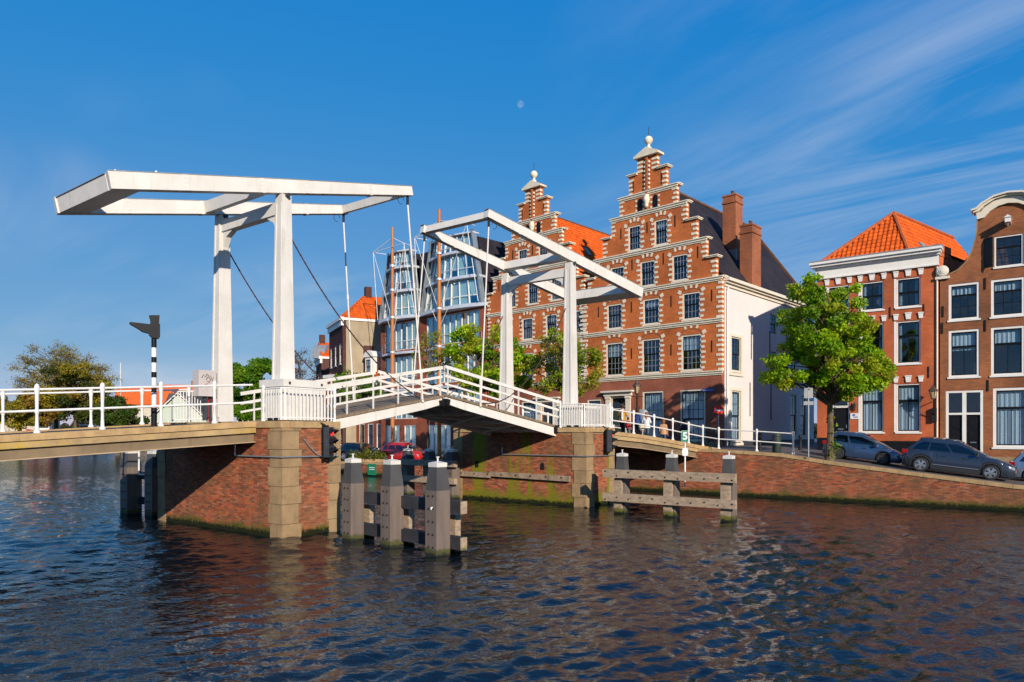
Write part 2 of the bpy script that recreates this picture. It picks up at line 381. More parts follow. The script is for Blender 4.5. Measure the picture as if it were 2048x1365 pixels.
def m_waterside(name, moss=False):
    """brick faces coloured one by one, with moss and salt towards the waterline"""
    t = NT(name)
    at = t.node('ShaderNodeAttribute'); at.attribute_name = 'Col'
    geo = t.node('ShaderNodeNewGeometry'); sp = t.node('ShaderNodeSeparateXYZ'); t.link(geo.outputs['Position'], sp.inputs[0])
    nz = t.noise(geo.outputs['Position'], 1.1, 6, 0.65); nf = t.noise(geo.outputs['Position'], 7.0, 5, 0.7)
    st = t.node('ShaderNodeMapping'); st.inputs['Scale'].default_value = (1.5, 1.5, 0.12); t.link(geo.outputs['Position'], st.inputs[0])
    sn = t.noise(st.outputs[0], 1.0, 5, 0.62)
    col = t.mix(t.ramp(nz, 0.40, 0.68, 0, 0.78), at.outputs['Color'], (0.15, 0.092, 0.045))
    col = t.mix(t.ramp(nf, 0.62, 0.78, 0, 0.55), col, (0.55, 0.43, 0.31))
    col = t.mix(t.ramp(sn, 0.54 if moss else 0.60, 0.60 if moss else 0.70, 0, 0.9 if moss else 0.55), col, (0.20, 0.20, 0.012) if moss else (0.10, 0.085, 0.03))
    h = t.math('ADD', sp.outputs[2], t.math('MULTIPLY', nz, -1.3 if moss else -0.62))
    col = t.mix(t.ramp(h, -0.35 if moss else -0.16, 0.06, 0.9, 0.0), col, (0.17, 0.175, 0.012) if moss else (0.085, 0.09, 0.014))
    h2 = t.math('ADD', sp.outputs[2], t.math('MULTIPLY', nf, -0.40))
    col = t.mix(t.ramp(h2, -0.08, 0.02, 0.97, 0.0), col, (0.012, 0.015, 0.006))
    nrm = t.bump(t.noise(geo.outputs['Position'], 45, 5, 0.65), 0.4, 0.012)
    return t.done(col, 0.85, nrm, 0.0, 0.15)
MT['waterside'] = m_waterside('canal_brick'); MT['mossbrick'] = m_waterside('mossy_canal_brick', True)

def m_tile(name, c1, c2, c3):
    t = NT(name); at = t.node('ShaderNodeAttribute'); at.attribute_name = 'Col'
    vec = t.coord()
    col = t.mix(t.ramp(t.noise(vec, 0.7, 5, 0.6), 0.35, 0.7), c1, c2)
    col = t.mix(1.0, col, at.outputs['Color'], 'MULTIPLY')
    col = t.mix(t.ramp(t.noise(t.coord(scale=(1, 1, 1)), 3.0, 7, 0.7), 0.56, 0.8, 0, 0.55), col, c3)
    return t.done(col, 0.75, t.bump(t.noise(vec, 35, 3), 0.2, 0.01), 0.0, 0.15)
MT['pantile'] = m_tile('orange_pantile', (0.76, 0.125, 0.012), (0.62, 0.10, 0.012), (0.28, 0.07, 0.02))
MT['pantile_dark'] = m_tile('dull_pantile', (0.60, 0.12, 0.02), (0.48, 0.09, 0.02), (0.2, 0.06, 0.03))

def m_leaf(name, hue=1.0, trans=0.5):
    t = NT(name); at = t.node('ShaderNodeAttribute'); at.attribute_name = 'Col'
    t.done(at.outputs['Color'], 0.5, None, 0.0, 0.25)
    tl = t.node('ShaderNodeBsdfTranslucent'); t.link(at.outputs['Color'], tl.inputs[0])
    mx = t.node('ShaderNodeMixShader'); mx.inputs[0].default_value = trans
    t.link(t.b.outputs[0], mx.inputs[1]); t.link(tl.outputs[0], mx.inputs[2]); t.link(mx.outputs[0], t.out.inputs[0])
    return t.m
MT['leaf'] = m_leaf('leaves')

def m_carpaint(name, c, metal=0.55, rough=0.22):
    t = NT(name); t.done(t.mix(t.ramp(t.noise(t.coord(), 120, 2), 0.4, 0.6), c, tuple(x*0.9 for x in c)), rough, None, metal)
    t.b.inputs['Coat Weight'].default_value = 0.8; t.b.inputs['Coat Roughness'].default_value = 0.04
    return t.m
def m_emit(name, c, strength):
    t = NT(name); t.done(c, 0.4); t.b.inputs['Emission Color'].default_value = (*c, 1); t.b.inputs['Emission Strength'].default_value = strength
    return t.m
MT['redlamp'] = m_emit('red_lamp_lens', (0.9, 0.03, 0.03), 1.6)
MT['lens'] = m_flat('dark_lens', (0.05, 0.06, 0.06), 0.15)
MT['tyre'] = m_flat('tyre_rubber', (0.014, 0.014, 0.015), 0.75)
MT['rim'] = m_flat('alloy_rim', (0.50, 0.50, 0.51), 0.28, 0.8)
MT['rimdark'] = m_flat('dark_rim', (0.06, 0.06, 0.062), 0.4, 0.3)
MT['yellow'] = m_flat('yellow_plate', (0.70, 0.42, 0.02), 0.4)
MT['orange'] = m_flat('orange_plate', (0.75, 0.25, 0.01), 0.4)
MT['carred'] = m_flat('tail_lamp', (0.45, 0.01, 0.012), 0.2)
MT['headlamp'] = m_flat('head_lamp', (0.55, 0.58, 0.6), 0.1, 0.4)
MT['plastic'] = m_flat('black_plastic', (0.02, 0.02, 0.021), 0.55)

def text_mesh(s, size, name='lettering', bold=0.0):
    cu = bpy.data.curves.new('txt', 'FONT'); cu.body = s; cu.size = size; cu.align_x = 'CENTER'; cu.align_y = 'CENTER'; cu.extrude = 0.002; cu.offset = bold
    ob = bpy.data.objects.new('txt', cu); COL.objects.link(ob)
    bpy.context.view_layer.update()
    me = bpy.data.meshes.new_from_object(ob.evaluated_get(bpy.context.evaluated_depsgraph_get()))
    bpy.data.objects.remove(ob); bpy.data.curves.remove(cu)
    me.name = name; return me

# ---- a wall sheet with openings, in local coordinates (front face at y = y0, outside towards -y)
def wall(outline, holes, y0=0.0, th=0.35, reveal=0.16, back=False):
    mb = MB(); pts = [Vector((a, b)) for a, b in outline]; n = len(pts)
    edges = [(i, (i+1) % n) for i in range(n)]
    for x0, x1, z0, z1 in holes:
        k = len(pts); pts += [Vector((x0, z0)), Vector((x1, z0)), Vector((x1, z1)), Vector((x0, z1))]
        edges += [(k, k+1), (k+1, k+2), (k+2, k+3), (k+3, k)]
    v2, e2, f2, _, _, _ = delaunay_2d_cdt(pts, edges, [], 1, 1e-5)
    def inside(p):
        c = False
        for (xa, za), (xb, zb) in zip(outline, outline[1:]+outline[:1]):
            if (za > p[1]) != (zb > p[1]) and p[0] < (xb-xa)*(p[1]-za)/(zb-za)+xa: c = not c
        return c
    fs = []
    for f in f2:
        c = sum((v2[i] for i in f), Vector((0, 0)))/len(f)
        if not inside(c): continue
        if any(x0 < c.x < x1 and z0 < c.y < z1 for x0, x1, z0, z1 in holes): continue
        a, b, d = v2[f[0]], v2[f[1]], v2[f[2]]
        f = list(f)
        if (b.x-a.x)*(d.y-a.y)-(b.y-a.y)*(d.x-a.x) < 0: f = f[::-1]
        fs.append(f)
    mb.add([(p.x, y0, p.y) for p in v2], fs)
    area = sum(xa*zb-xb*za for (xa, za), (xb, zb) in zip(outline, outline[1:]+outline[:1]))
    ol = outline if area > 0 else outline[::-1]
    for (xa, za), (xb, zb) in zip(ol, ol[1:]+ol[:1]):
        mb.add([(xa, y0, za), (xb, y0, zb), (xb, y0+th, zb), (xa, y0+th, za)], [(3, 2, 1, 0)])
    for x0, x1, z0, z1 in holes:
        r = [(x0, z0), (x1, z0), (x1, z1), (x0, z1)]
        for (xa, za), (xb, zb) in zip(r, r[1:]+r[:1]):
            mb.add([(xa, y0, za), (xb, y0, zb), (xb, y0+reveal, zb), (xa, y0+reveal, za)], [(0, 1, 2, 3)])
    return mb

_PANE = {}
def pane_mesh(w, h, mat):
    k = (round(w, 2), round(h, 2), mat.name)
    if k not in _PANE:
        me = bpy.data.meshes.new('pane'); a, b = w/2, h/2
        me.from_pydata([(-a, 0, -b), (a, 0, -b), (a, 0, b), (-a, 0, b), (-a, .006, -b), (a, .006, -b), (a, .006, b), (-a, .006, b)], [],
            [(0,1,2,3),(7,6,5,4),(0,4,5,1),(1,5,6,2),(2,6,7,3),(3,7,4,0)])
        me.materials.append(mat); _PANE[k] = me
    return _PANE[k]
def window(par, x0, x1, z0, z1, frame='cream', sash='black', cols=3, rows=(2, 2), split=0.5, rec=0.10, fw=0.09, sw=0.045, bw=0.022,
           each=False, curtain=None, sill=True, y=0.0, lowcols=None, glass='glass', name='window', silld=0.10, barmat=None):
    """sash window standing in a wall opening; panes are objects of their own"""
    mb = MB(); ya, yb = y+rec-0.07, y+rec+0.05
    mb.box(x0+.001, x0+fw, ya, yb, z0+.001, z1-.001); mb.box(x1-fw, x1-.001, ya, yb, z0+.001, z1-.001)
    mb.box(x0+fw, x1-fw, ya+.002, yb, z0+.001, z0+fw*0.8); mb.box(x0+fw, x1-fw, ya+.002, yb, z1-fw, z1-.001)
    win = mb.build(name, MT[frame], par)
    xi0, xi1, zi0, zi1 = x0+fw, x1-fw, z0+fw*.8, z1-fw
    zs = zi0+(zi1-zi0)*split
    sb = MB(); gb = MB(); ys = y+rec-0.02
    parts = [(zi0, zs, lowcols or cols, rows[0], 0.012)] + ([(zs, zi1, cols, rows[1], -0.012)] if len(rows) > 1 and split < 0.999 else [])
    for a, b, nc, nr, dy in parts:
        sb.box(xi0, xi0+sw, ys+dy, ys+dy+.04, a, b); sb.box(xi1-sw, xi1, ys+dy, ys+dy+.04, a, b)
        sb.box(xi0+sw, xi1-sw, ys+dy+.001, ys+dy+.04, a, a+sw); sb.box(xi0+sw, xi1-sw, ys+dy+.001, ys+dy+.04, b-sw, b)
        gx0, gx1, gz0, gz1 = xi0+sw, xi1-sw, a+sw, b-sw
        for i in range(1, nc):
            xx = gx0+(gx1-gx0)*i/nc; gb.box(xx-bw/2, xx+bw/2, ys+dy+.006, ys+dy+.032, gz0, gz1)
        for j in range(1, nr):
            zz_ = gz0+(gz1-gz0)*j/nr; gb.box(gx0, gx1, ys+dy+.008, ys+dy+.030, zz_-bw/2, zz_+bw/2)
        if each:
            for i in range(nc):
                for j in range(nr):
                    w = (gx1-gx0)/nc; h = (gz1-gz0)/nr
                    inst('pane', pane_mesh(w, h, MT[glass]), win, (gx0+w*(i+.5), ys+dy+.017, gz0+h*(j+.5)),
                         rot=(random.gauss(0, .006), 0, random.gauss(0, .008)))
        else:
            inst('pane', pane_mesh(gx1-gx0, gz1-gz0, MT[glass]), win, ((gx0+gx1)/2, ys+dy+.017, (gz0+gz1)/2),
                 rot=(random.gauss(0, .008), 0, random.gauss(0, .010)))
    sb.build('sash', MT[sash], win)
    if gb.v: gb.build('glazing_bars', MT[barmat or sash], win)
    if sill: MB().box(x0-.06, x1+.06, y-silld*0.6, y+.02, z0-.09, z0-.002).build('sill', MT[frame], win)
    if curtain:
        kind, amt = curtain
        cb = MB(); n = 28; yy = y+rec+.12
        def drape(xa, xb, za, zb):
            vs = []
            for i in range(n+1):
                t = i/n; xx = xa+(xb-xa)*t; d = .025*sin(t*n*1.35+xa*7)+.012*sin(t*n*3.1)
                vs += [(xx, yy+d, za), (xx, yy+d*.6, zb)]
            cb.add(vs, [(2*i, 2*i+2, 2*i+3, 2*i+1) for i in range(n)])
        if kind == 'full': drape(xi0, xi1, zi0, zi1)
        elif kind == 'pair': drape(xi0, xi0+(xi1-xi0)*amt, zi0, zi1); drape(xi1-(xi1-xi0)*amt, xi1, zi0, zi1)
        elif kind == 'top': drape(xi0, xi1, zi1-(zi1-zi0)*amt, zi1)
        cb.build('curtain', MT['curtain'], win)
    return win

def pantiles(mb, cols, p0, eu, ev, lu, lv, inside=None, tw=0.24, tl=0.34, jitter=0.25):
    """curved roof tiles laid in courses over a slope; p0 eave corner, eu along the eave, ev up the slope"""
    eu = Vector(eu).normalized(); ev = Vector(ev).normalized(); nn = eu.cross(ev).normalized(); p0 = Vector(p0)
    prof = [(0, .012), (.22, .052), (.45, .060), (.70, .022), (1.0, .005)]
    for j in range(int(lv/tl)+1):
        for i in range(int(lu/tw)+1):
            u0 = i*tw; v0 = j*tl
            if inside and not inside(u0+tw/2, v0+tl/2): continue
            q = random.uniform(1-jitter, 1+jitter*.5); dz = random.uniform(-.004, .006); n0 = len(mb.v)
            for vv, lift in ((v0, .035), (v0+tl*1.04, 0.0)):
                for t, hgt in prof: mb.v.append(tuple(p0+eu*(u0+t*tw)+ev*vv+nn*(hgt+lift+dz)))
            for t, hgt in prof: mb.v.append(tuple(p0+eu*(u0+t*tw)+ev*v0+nn*(dz-.01)))
            k = len(prof)
            for a in range(k-1):
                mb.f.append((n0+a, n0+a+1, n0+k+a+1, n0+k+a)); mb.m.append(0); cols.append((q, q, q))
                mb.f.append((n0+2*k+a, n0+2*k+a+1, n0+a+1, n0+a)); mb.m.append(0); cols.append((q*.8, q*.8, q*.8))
    return mb

PAL = [(0.40, 0.105, 0.046), (0.33, 0.085, 0.04), (0.46, 0.12, 0.048), (0.25, 0.075, 0.042), (0.36, 0.13, 0.062), (0.20, 0.07, 0.045), (0.40, 0.15, 0.075)]
MORT = (0.33, 0.23, 0.145)
def brickfield(mb, cols, p0, ex, L, z0, ztop, nrm, bl=0.215, bh=0.056, jt=0.011, pal=PAL, skip=None):
    """one box per brick on a wall face, laid in running bond in front of a recessed mortar sheet"""
    p0 = Vector(p0); ex = Vector(ex).normalized(); nrm = Vector(nrm).normalized()
    row = 0; z = z0
    zt = ztop if callable(ztop) else (lambda s: ztop)
    zmax = max(zt(L*i/40) for i in range(41))
    while z+bh < zmax:
        head = row % 2; s = -(bl+jt)*(0.5 if head else 0.0)+random.uniform(-.01, .01)
        while s < L:
            a = max(s, 0.0); b = min(s+bl, L); s += bl+jt
            if b-a < .03 or z+bh > zt((a+b)/2): continue
            if skip and skip((a+b)/2, z+bh/2): continue
            d = .012+random.uniform(-.004, .005); c = random.choice(pal); k = random.uniform(.82, 1.15)
            q = [p0+ex*a+Z*z, p0+ex*b+Z*z, p0+ex*b+Z*(z+bh), p0+ex*a+Z*(z+bh)]
            n0 = len(mb.v); mb.v += [tuple(w) for w in q] + [tuple(w+nrm*d) for w in q]
            for f in ((4, 5, 6, 7), (0, 1, 5, 4), (1, 2, 6, 5), (2, 3, 7, 6), (3, 0, 4, 7)):
                mb.f.append(tuple(n0+w for w in f)); mb.m.append(0); cols.append((c[0]*k, c[1]*k, c[2]*k))
        z += bh+jt; row += 1

# ============================================================ THE SETTING
# ---- water: a displaced sheet, fine near the viewer, reaching past the horizon trees
def make_water():
    rows, cols = 860, 620
    ys = 3.2*np.exp(np.linspace(0, math.log(900/3.2), rows))
    k = np.linspace(-1, 1, cols); kk = np.where(np.abs(k) < .8, k*1.06, np.sign(k)*(.848+(np.abs(k)-.8)*7.0))
    Y = np.repeat(ys[:, None], cols, 1); X = kk[None, :]*(Y*0.93+0.9)
    rng = np.random.RandomState(5)
    H = np.zeros_like(X)
    wind = math.radians(-62)
    dist = np.sqrt(X**2+Y**2)
    for i in range(84):
        lam = 0.17*(7.0**rng.rand()); th = wind+rng.randn()*0.7; kx, ky = math.cos(th)*2*pi/lam, math.sin(th)*2*pi/lam
        slope = 0.046*(0.7+0.6*rng.rand())*(1.0 if lam < 1.3 else 0.8)
        amp = slope*lam/(2*pi)
        cell = dist*0.0082
        fade = np.clip((lam/cell-2.0)/2.0, 0, 1)      # waves finer than the mesh are left to the bump
        ph = kx*X+ky*Y+rng.rand()*6.28
        H += amp*fade*(np.sin(ph)+0.25*np.sin(2*ph+0.6))
    # slow patches of calmer and rougher water
    pat = 0.80+0.30*np.sin(X*0.21+Y*0.13+1.0)*np.sin(Y*0.31-X*0.11)+0.15*np.sin(X*.05-Y*.09)
    H *= pat
    v = np.stack([X.ravel(), Y.ravel(), H.ravel()], 1)
    idx = np.arange(rows*cols).reshape(rows, cols)
    f = np.stack([idx[:-1, :-1], idx[:-1, 1:], idx[1:, 1:], idx[1:, :-1]], -1).reshape(-1, 4)
    me = bpy.data.meshes.new('water'); n = len(v)
    # calm water beside and behind the viewer
    v = np.vstack([v, [(-400, -250, 0), (400, -250, 0), (400, 3.2, 0), (-400, 3.2, 0)]]); f = np.vstack([f, [[n, n+1, n+2, n+3]]])
    me.vertices.add(len(v)); me.vertices.foreach_set('co', v.astype(np.float32).ravel())
    me.loops.add(f.size); me.loops.foreach_set('vertex_index', f.astype(np.int32).ravel())
    me.polygons.add(len(f)); me.polygons.foreach_set('loop_start', np.arange(0, f.size, 4, dtype=np.int32))
    me.update(calc_edges=True); me.polygons.foreach_set('use_smooth', [True]*len(me.polygons))
    t = NT('canal_water')
    geo = t.node('ShaderNodeNewGeometry')
    mpn = t.node('ShaderNodeMapping'); mpn.inputs['Rotation'].default_value = (0, 0, radians(28)); mpn.inputs['Scale'].default_value = (1.0, 1.7, 1)
    t.link(geo.outputs['Position'], mpn.inputs[0])
    a = t.noise(mpn.outputs[0], 5.0, 3, 0.5, 0.3); b = t.noise(mpn.outputs[0], 2.0, 2, 0.5, 0.5)
    nrm = t.bump(b, 0.34, 0.10); nrm = t.bump(a, 0.36, 0.04, nrm)
    t.done((0.004, 0.008, 0.012), 0.010, nrm, 0.0, 0.5); t.b.inputs['IOR'].default_value = 1.48
    me.materials.append(t.m)
    o = bpy.data.objects.new('water', me); COL.objects.link(o); tag(o, kind='structure')
make_water()

# ---- far bank: quay edge path from the right of the frame to the bend of the river
PATH = []
for i in range(0, 45): PATH.append((uv(40-1.4*i, 0), zst(40-1.4*i)))
p_ = PATH[-1][0].copy()
for i in range(1, 11): PATH.append((p_+Vector((-.62, .785, 0))*2.0*i, 1.0))
p_ = PATH[-1][0].copy()
for i in range(1, 25): PATH.append((p_+Vector((-.43, .90, 0))*10.0*i, 1.0))
def street():
    mb = MB(); inl = V*130
    for (p, z) in PATH: mb.v += [(p.x+V.x*.36, p.y+V.y*.36, z-.03), (p.x+V.x*30, p.y+V.y*30, z-.03), (p.x+inl.x, p.y+inl.y, z-.03)]
    for i in range(len(PATH)-1):
        a, b = i*3, i*3+3
        for k in (0, 1): mb.f.append((a+k, a+k+1, b+k+1, b+k)); mb.m.append(0)
    t = NT('street_clinkers'); geo = t.node('ShaderNodeNewGeometry')
    mpn = t.node('ShaderNodeMapping'); mpn.inputs['Rotation'].default_value = (0, 0, radians(37)); t.link(geo.outputs['Position'], mpn.inputs[0])
    br = t.node('ShaderNodeTexBrick'); t.link(mpn.outputs[0], br.inputs['Vector']); br.inputs['Scale'].default_value = 1
    br.inputs['Brick Width'].default_value = .2; br.inputs['Row Height'].default_value = .1; br.inputs['Mortar Size'].default_value = .008
    br.inputs['Color1'].default_value = (.15, .10, .08, 1); br.inputs['Color2'].default_value = (.10, .075, .062, 1); br.inputs['Mortar'].default_value = (.06, .05, .04, 1)
    col = t.mix(t.ramp(t.noise(geo.outputs['Position'], .6, 5), .35, .7), br.outputs['Color'], (.09, .08, .075))
    t.done(col, .85, t.bump(br.outputs['Fac'], -.3, .01))
    tag(mb.build('street', t.m), kind='structure')
street()

def quay_wall():
    th = thing('quay_wall', uv(4, 0), label='long brick quay wall along the far bank with mossy foot and stone coping', cat='quay wall')
    core = MB()
    for i in range(len(PATH)-1):
        (a, za), (b, zb) = PATH[i], PATH[i+1]
        q = [a, b, b+V*.36, a+V*.36]
        core.hexa([q[0]-Z*.6, q[1]-Z*.6, q[2]-Z*.6, q[3]-Z*.6, q[0]+Z*(za-.16), q[1]+Z*(zb-.16), q[2]+Z*(zb-.16), q[3]+Z*(za-.16)])
    core.build('mortar_core', MT['waterside'], th, W=True, cols=[MORT]*len(core.f))
    mb = MB(); cols = []
    u1, u0 = 27.0, -24.0
    brickfield(mb, cols, uv(u0, 0)-Z*.2, U, u1-u0, 0.0, lambda s: zst(u0+s)+.05, -V, bl=.225)
    for i in range(len(mb.v)): pass
    tag(mb.build('brickwork', MT['waterside'], th, W=True, cols=cols), kind='stuff')
    # coping stones, one by one
    u = u1
    while u > -26:
        L = random.uniform(.85, 1.25); ua, ub = u, u-L+.012; u -= L
        za, zb = zst(ua), zst(ub); c = MB(); e = random.uniform(-.006, .006)
        c.hexa([uv(ub, -.05, zb-.155), uv(ua, -.05, za-.155), uv(ua, .42, za-.155), uv(ub, .42, zb-.155),
                uv(ub, -.05, zb+e), uv(ua, -.05, za+e), uv(ua, .42, za+e), uv(ub, .42, zb+e)])
        c.build('coping_stone', MT['stone_cap'], th, W=True)
quay_wall()

# ---- the bank on the far left across the river
LB = [(-130, 92), (-92, 100), (-72, 122), (-70, 142), (-84, 190), (-100, 260), (-130, 420)]
def left_bank():
    mb = MB(); n = len(LB)
    for x, y in LB: mb.v += [(x, y, 1.05), (x-220, y+60, 1.05), (x, y, -.6)]
    for i in range(n-1):
        a, b = i*3, i*3+3
        mb.f += [(a, b, b+1, a+1), (a+2, b+2, b, a)]; mb.m += [0, 0]
    tag(mb.build('left_bank_ground', m_var('bank_grass', (.06, .085, .025), (.10, .085, .05), .2, .9)), kind='structure')
left_bank()
def far_land():
    mb = MB(); mb.add([(-1500, 640, 1.2), (1500, 640, 1.2), (1500, 3000, 6), (-1500, 3000, 6)], [(0, 1, 2, 3)])
    mb.add([(-1500, 640, -1), (1500, 640, -1), (1500, 640, 1.2), (-1500, 640, 1.2)], [(0, 1, 2, 3)])
    tag(mb.build('far_land', m_var('far_land_green', (.05, .07, .03), (.08, .08, .04), .05, .95)), kind='structure')
far_land()

# ---- moon, very far and very pale
def moon():
    mb = MB(); n = 24
    d = 4000.0; c = Vector(((1041-1024)/1400*d, d, EYE+(865-209)/1400*d)); r = 7.2/1400*d
    mb.lathe((0, 0, 0), [(max(.001, r*sin(pi*i/14)), -r*cos(pi*i/14)) for i in range(15)], n)
    t = NT('moon_rock')
    dif = t.node('ShaderNodeBsdfDiffuse'); dif.inputs[0].default_value = (.75, .78, .82, 1)
    tr = t.node('ShaderNodeBsdfTransparent'); mx = t.node('ShaderNodeMixShader')
    f = t.ramp(t.noise(t.coord('Object', (.02, .02, .02)), 1.4, 4), .38, .62, .02, .10)
    t.link(f, mx.inputs[0]); t.link(tr.outputs[0], mx.inputs[1]); t.link(dif.outputs[0], mx.inputs[2]); t.link(mx.outputs[0], t.out.inputs[0])
    single('moon', mb, t.m, 'small pale daytime moon high in the blue sky', 'moon', loc=c, smooth=True)
moon()

# ============================================================ THE DRAWBRIDGE
C1 = Vector((-7.11, 21.7, 0)); C2 = Vector((3.25, 30.7, 0))        # near water corners of the two piers
T1, T2 = 2.2, 2.5                                                   # pier thickness along V
PL = 7.7                                                            # pier length along P
ZP1, ZP2 = 3.66, 3.52                                               # top of the piers
POST1 = C1+P*1.38+V*1.0; POST2 = C2+P*1.45+V*1.0
PW = 3.7                                                            # distance between portal posts

def pier(c, thick, ztop, label, holes=False):
    th = thing('bridge_pier', c, label=label, cat='bridge pier')
    # mortar core
    core = MB(); q = [c+U*-.0, c+P*PL, c+P*PL+V*thick, c+V*thick]
    core.hexa([x-Z*.8 for x in q]+[x+Z*(ztop-.22) for x in q])
    wm = MT['mossbrick' if holes else 'waterside']; core.build('mortar_core', wm, th, W=True, cols=[MORT]*6)
    mb = MB(); cols = []
    qb = .62
    def skip_l(s, z): return s < qb-.0 or s > PL-.5
    def skip_r(s, z): return s < .5 or s > thick-.42
    brickfield(mb, cols, c-Z*.25, P, PL, 0, ztop+.02, -V, skip=skip_l)
    brickfield(mb, cols, c-Z*.25, V, thick, 0, ztop+.02, U, skip=skip_r)
    tag(mb.build('brickwork', wm, th, W=True, cols=cols), kind='stuff')
    # corner stones: each block turns the corner, alternately long on one face and the other
    z = -.25; i = 0
    hs = [.68, .62, .56, .60, .55, .58, .6, .5]
    while z < ztop-.3:
        h = min(hs[i % 8], ztop-.22-z)
        if h < .06: break
        la, lb = (.70, .56) if i % 2 else (.60, .66); pr = .045+random.uniform(-.008, .008)
        st = MB()
        poly = [c-V*pr+U*pr, c-V*pr+P*la, c+P*la+V*.05, c+V*lb+P*.05, c+V*lb+U*pr]
        n = len(poly); lo = [x+Z*(z+.006) for x in poly]; hi = [x+Z*(z+h-.008) for x in poly]
        st.add(lo+hi, [tuple(range(n))[::-1], tuple(range(n, 2*n))]+[(k, (k+1) % n, (k+1) % n+n, k+n) for k in range(n)])
        st.build('corner_stone', MT['stone'], th, W=True, fixn=True)
        # far jamb of the right face, and of the left face
        d1 = .46+(.05 if i % 2 else 0)
        MB().obox(c+V*(thick-d1/2+.02)+U*(pr/2)+Z*(z+h/2), V*(d1/2), U*(pr/2), Z*(h/2-.007)).build('corner_stone', MT['stone'], th, W=True)
        MB().obox(c+P*(PL-.28+.02)-V*(pr/2)+Z*(z+h/2), P*.28, V*(pr/2), Z*(h/2-.007)).build('corner_stone', MT['stone'], th, W=True)
        z += h; i += 1
    # cap stones along the two visible edges
    for e, L, nr, rows in ((P, PL, -V, 7), (V, thick, U, 3)):
        s = 0.0
        for k in range(rows):
            ln = L/rows
            MB().obox(c+e*(s+ln/2)+nr*-.18+Z*(ztop-.11), e*(ln/2-.006), nr*.25, Z*.105).build('cap_stone', MT['stone_cap'], th, W=True) if not (e is V and k == 0) else \
                MB().obox(c+e*(s+ln/2+.12)+nr*-.18+Z*(ztop-.11), e*(ln/2-.126), nr*.25, Z*.105).build('cap_stone', MT['stone_cap'], th, W=True)
            s += ln
    MB().obox(c+P*(PL/2+.3)+V*(thick/2+.2)+Z*(ztop-.125), P*(PL/2-.35), V*(thick/2-.25), Z*.1).build('pier_floor', MT['asphalt'], th, W=True)
    return th
pier1 = pier(C1, T1, ZP1, 'nearer brick bridge pier with sandy corner stones and diagonal shadow')
pier2 = pier(C2, T2, ZP2, 'farther brick bridge pier with green moss streaks and wooden rubbing strip', True)
# rubbing strip, small recesses and conduit on the piers
def fender_strip():
    f0 = C2+P*7.5-V*.10+Z*1.28; f1 = C2+P*.75-V*.10+Z*1.28
    t = thing('rubbing_strip', (C2+P*4-V*.1+Z*1.28), label='weathered wooden rubbing strip bolted along the farther pier', cat='timber')
    n = 3
    for i in range(n):
        a = f0.lerp(f1, i/n); b = f0.lerp(f1, (i+1)/n-.003); dz = (-.03, .02, -.02)[i]
        MB().beam(a+Z*dz, b+Z*(dz-.03), .16, .24, side=V).build('plank', MT['wood'], t, W=True)
    for i in range(8):
        p = f0.lerp(f1, (i+.5)/8); MB().tube([p-V*.07, p-V*.11], .035, 8).build('bolt', MT['iron'], t, W=True)
fender_strip()
for s in (2.3, 6.2):
    nb = MB(); c = C2+P*s-V*.028+Z*1.75
    nb.extrude([(-.1, -.16), (.1, -.16), (.1, .05), (.07, .13), (0, .17), (-.07, .13), (-.1, .05)], lambda p, q, t: P*p+Z*q-V*t, 0, .02)
    single('drain_hole', nb, MT['iron'], 'small dark arched drain hole in the farther pier, ' + ('near its corner stones' if s < 4 else 'towards its shaded left end'), 'drain hole', loc=c)
def conduit(c, s0, thick, z, label):
    mb = MB(); a = c+P*s0-V*.07+Z*z; k = c-V*.09+U*.09+Z*z; e = c+V*(thick-.1)+U*.075+Z*(z-.02)
    mb.tube([a+Z*.35, a], .022, 7); mb.tube([a, k], .025, 7); mb.tube([k, e], .025, 7)
    o = mb.build('conduit_pipe', MT['steel'], smooth=True); tag(o, label, 'pipe')
conduit(C1, 2.5, T1, 2.53, 'thin steel conduit pipe running round the nearer pier')
conduit(C2, 4.6, T2, 2.25, 'grey conduit pipe with junction running along the farther pier')

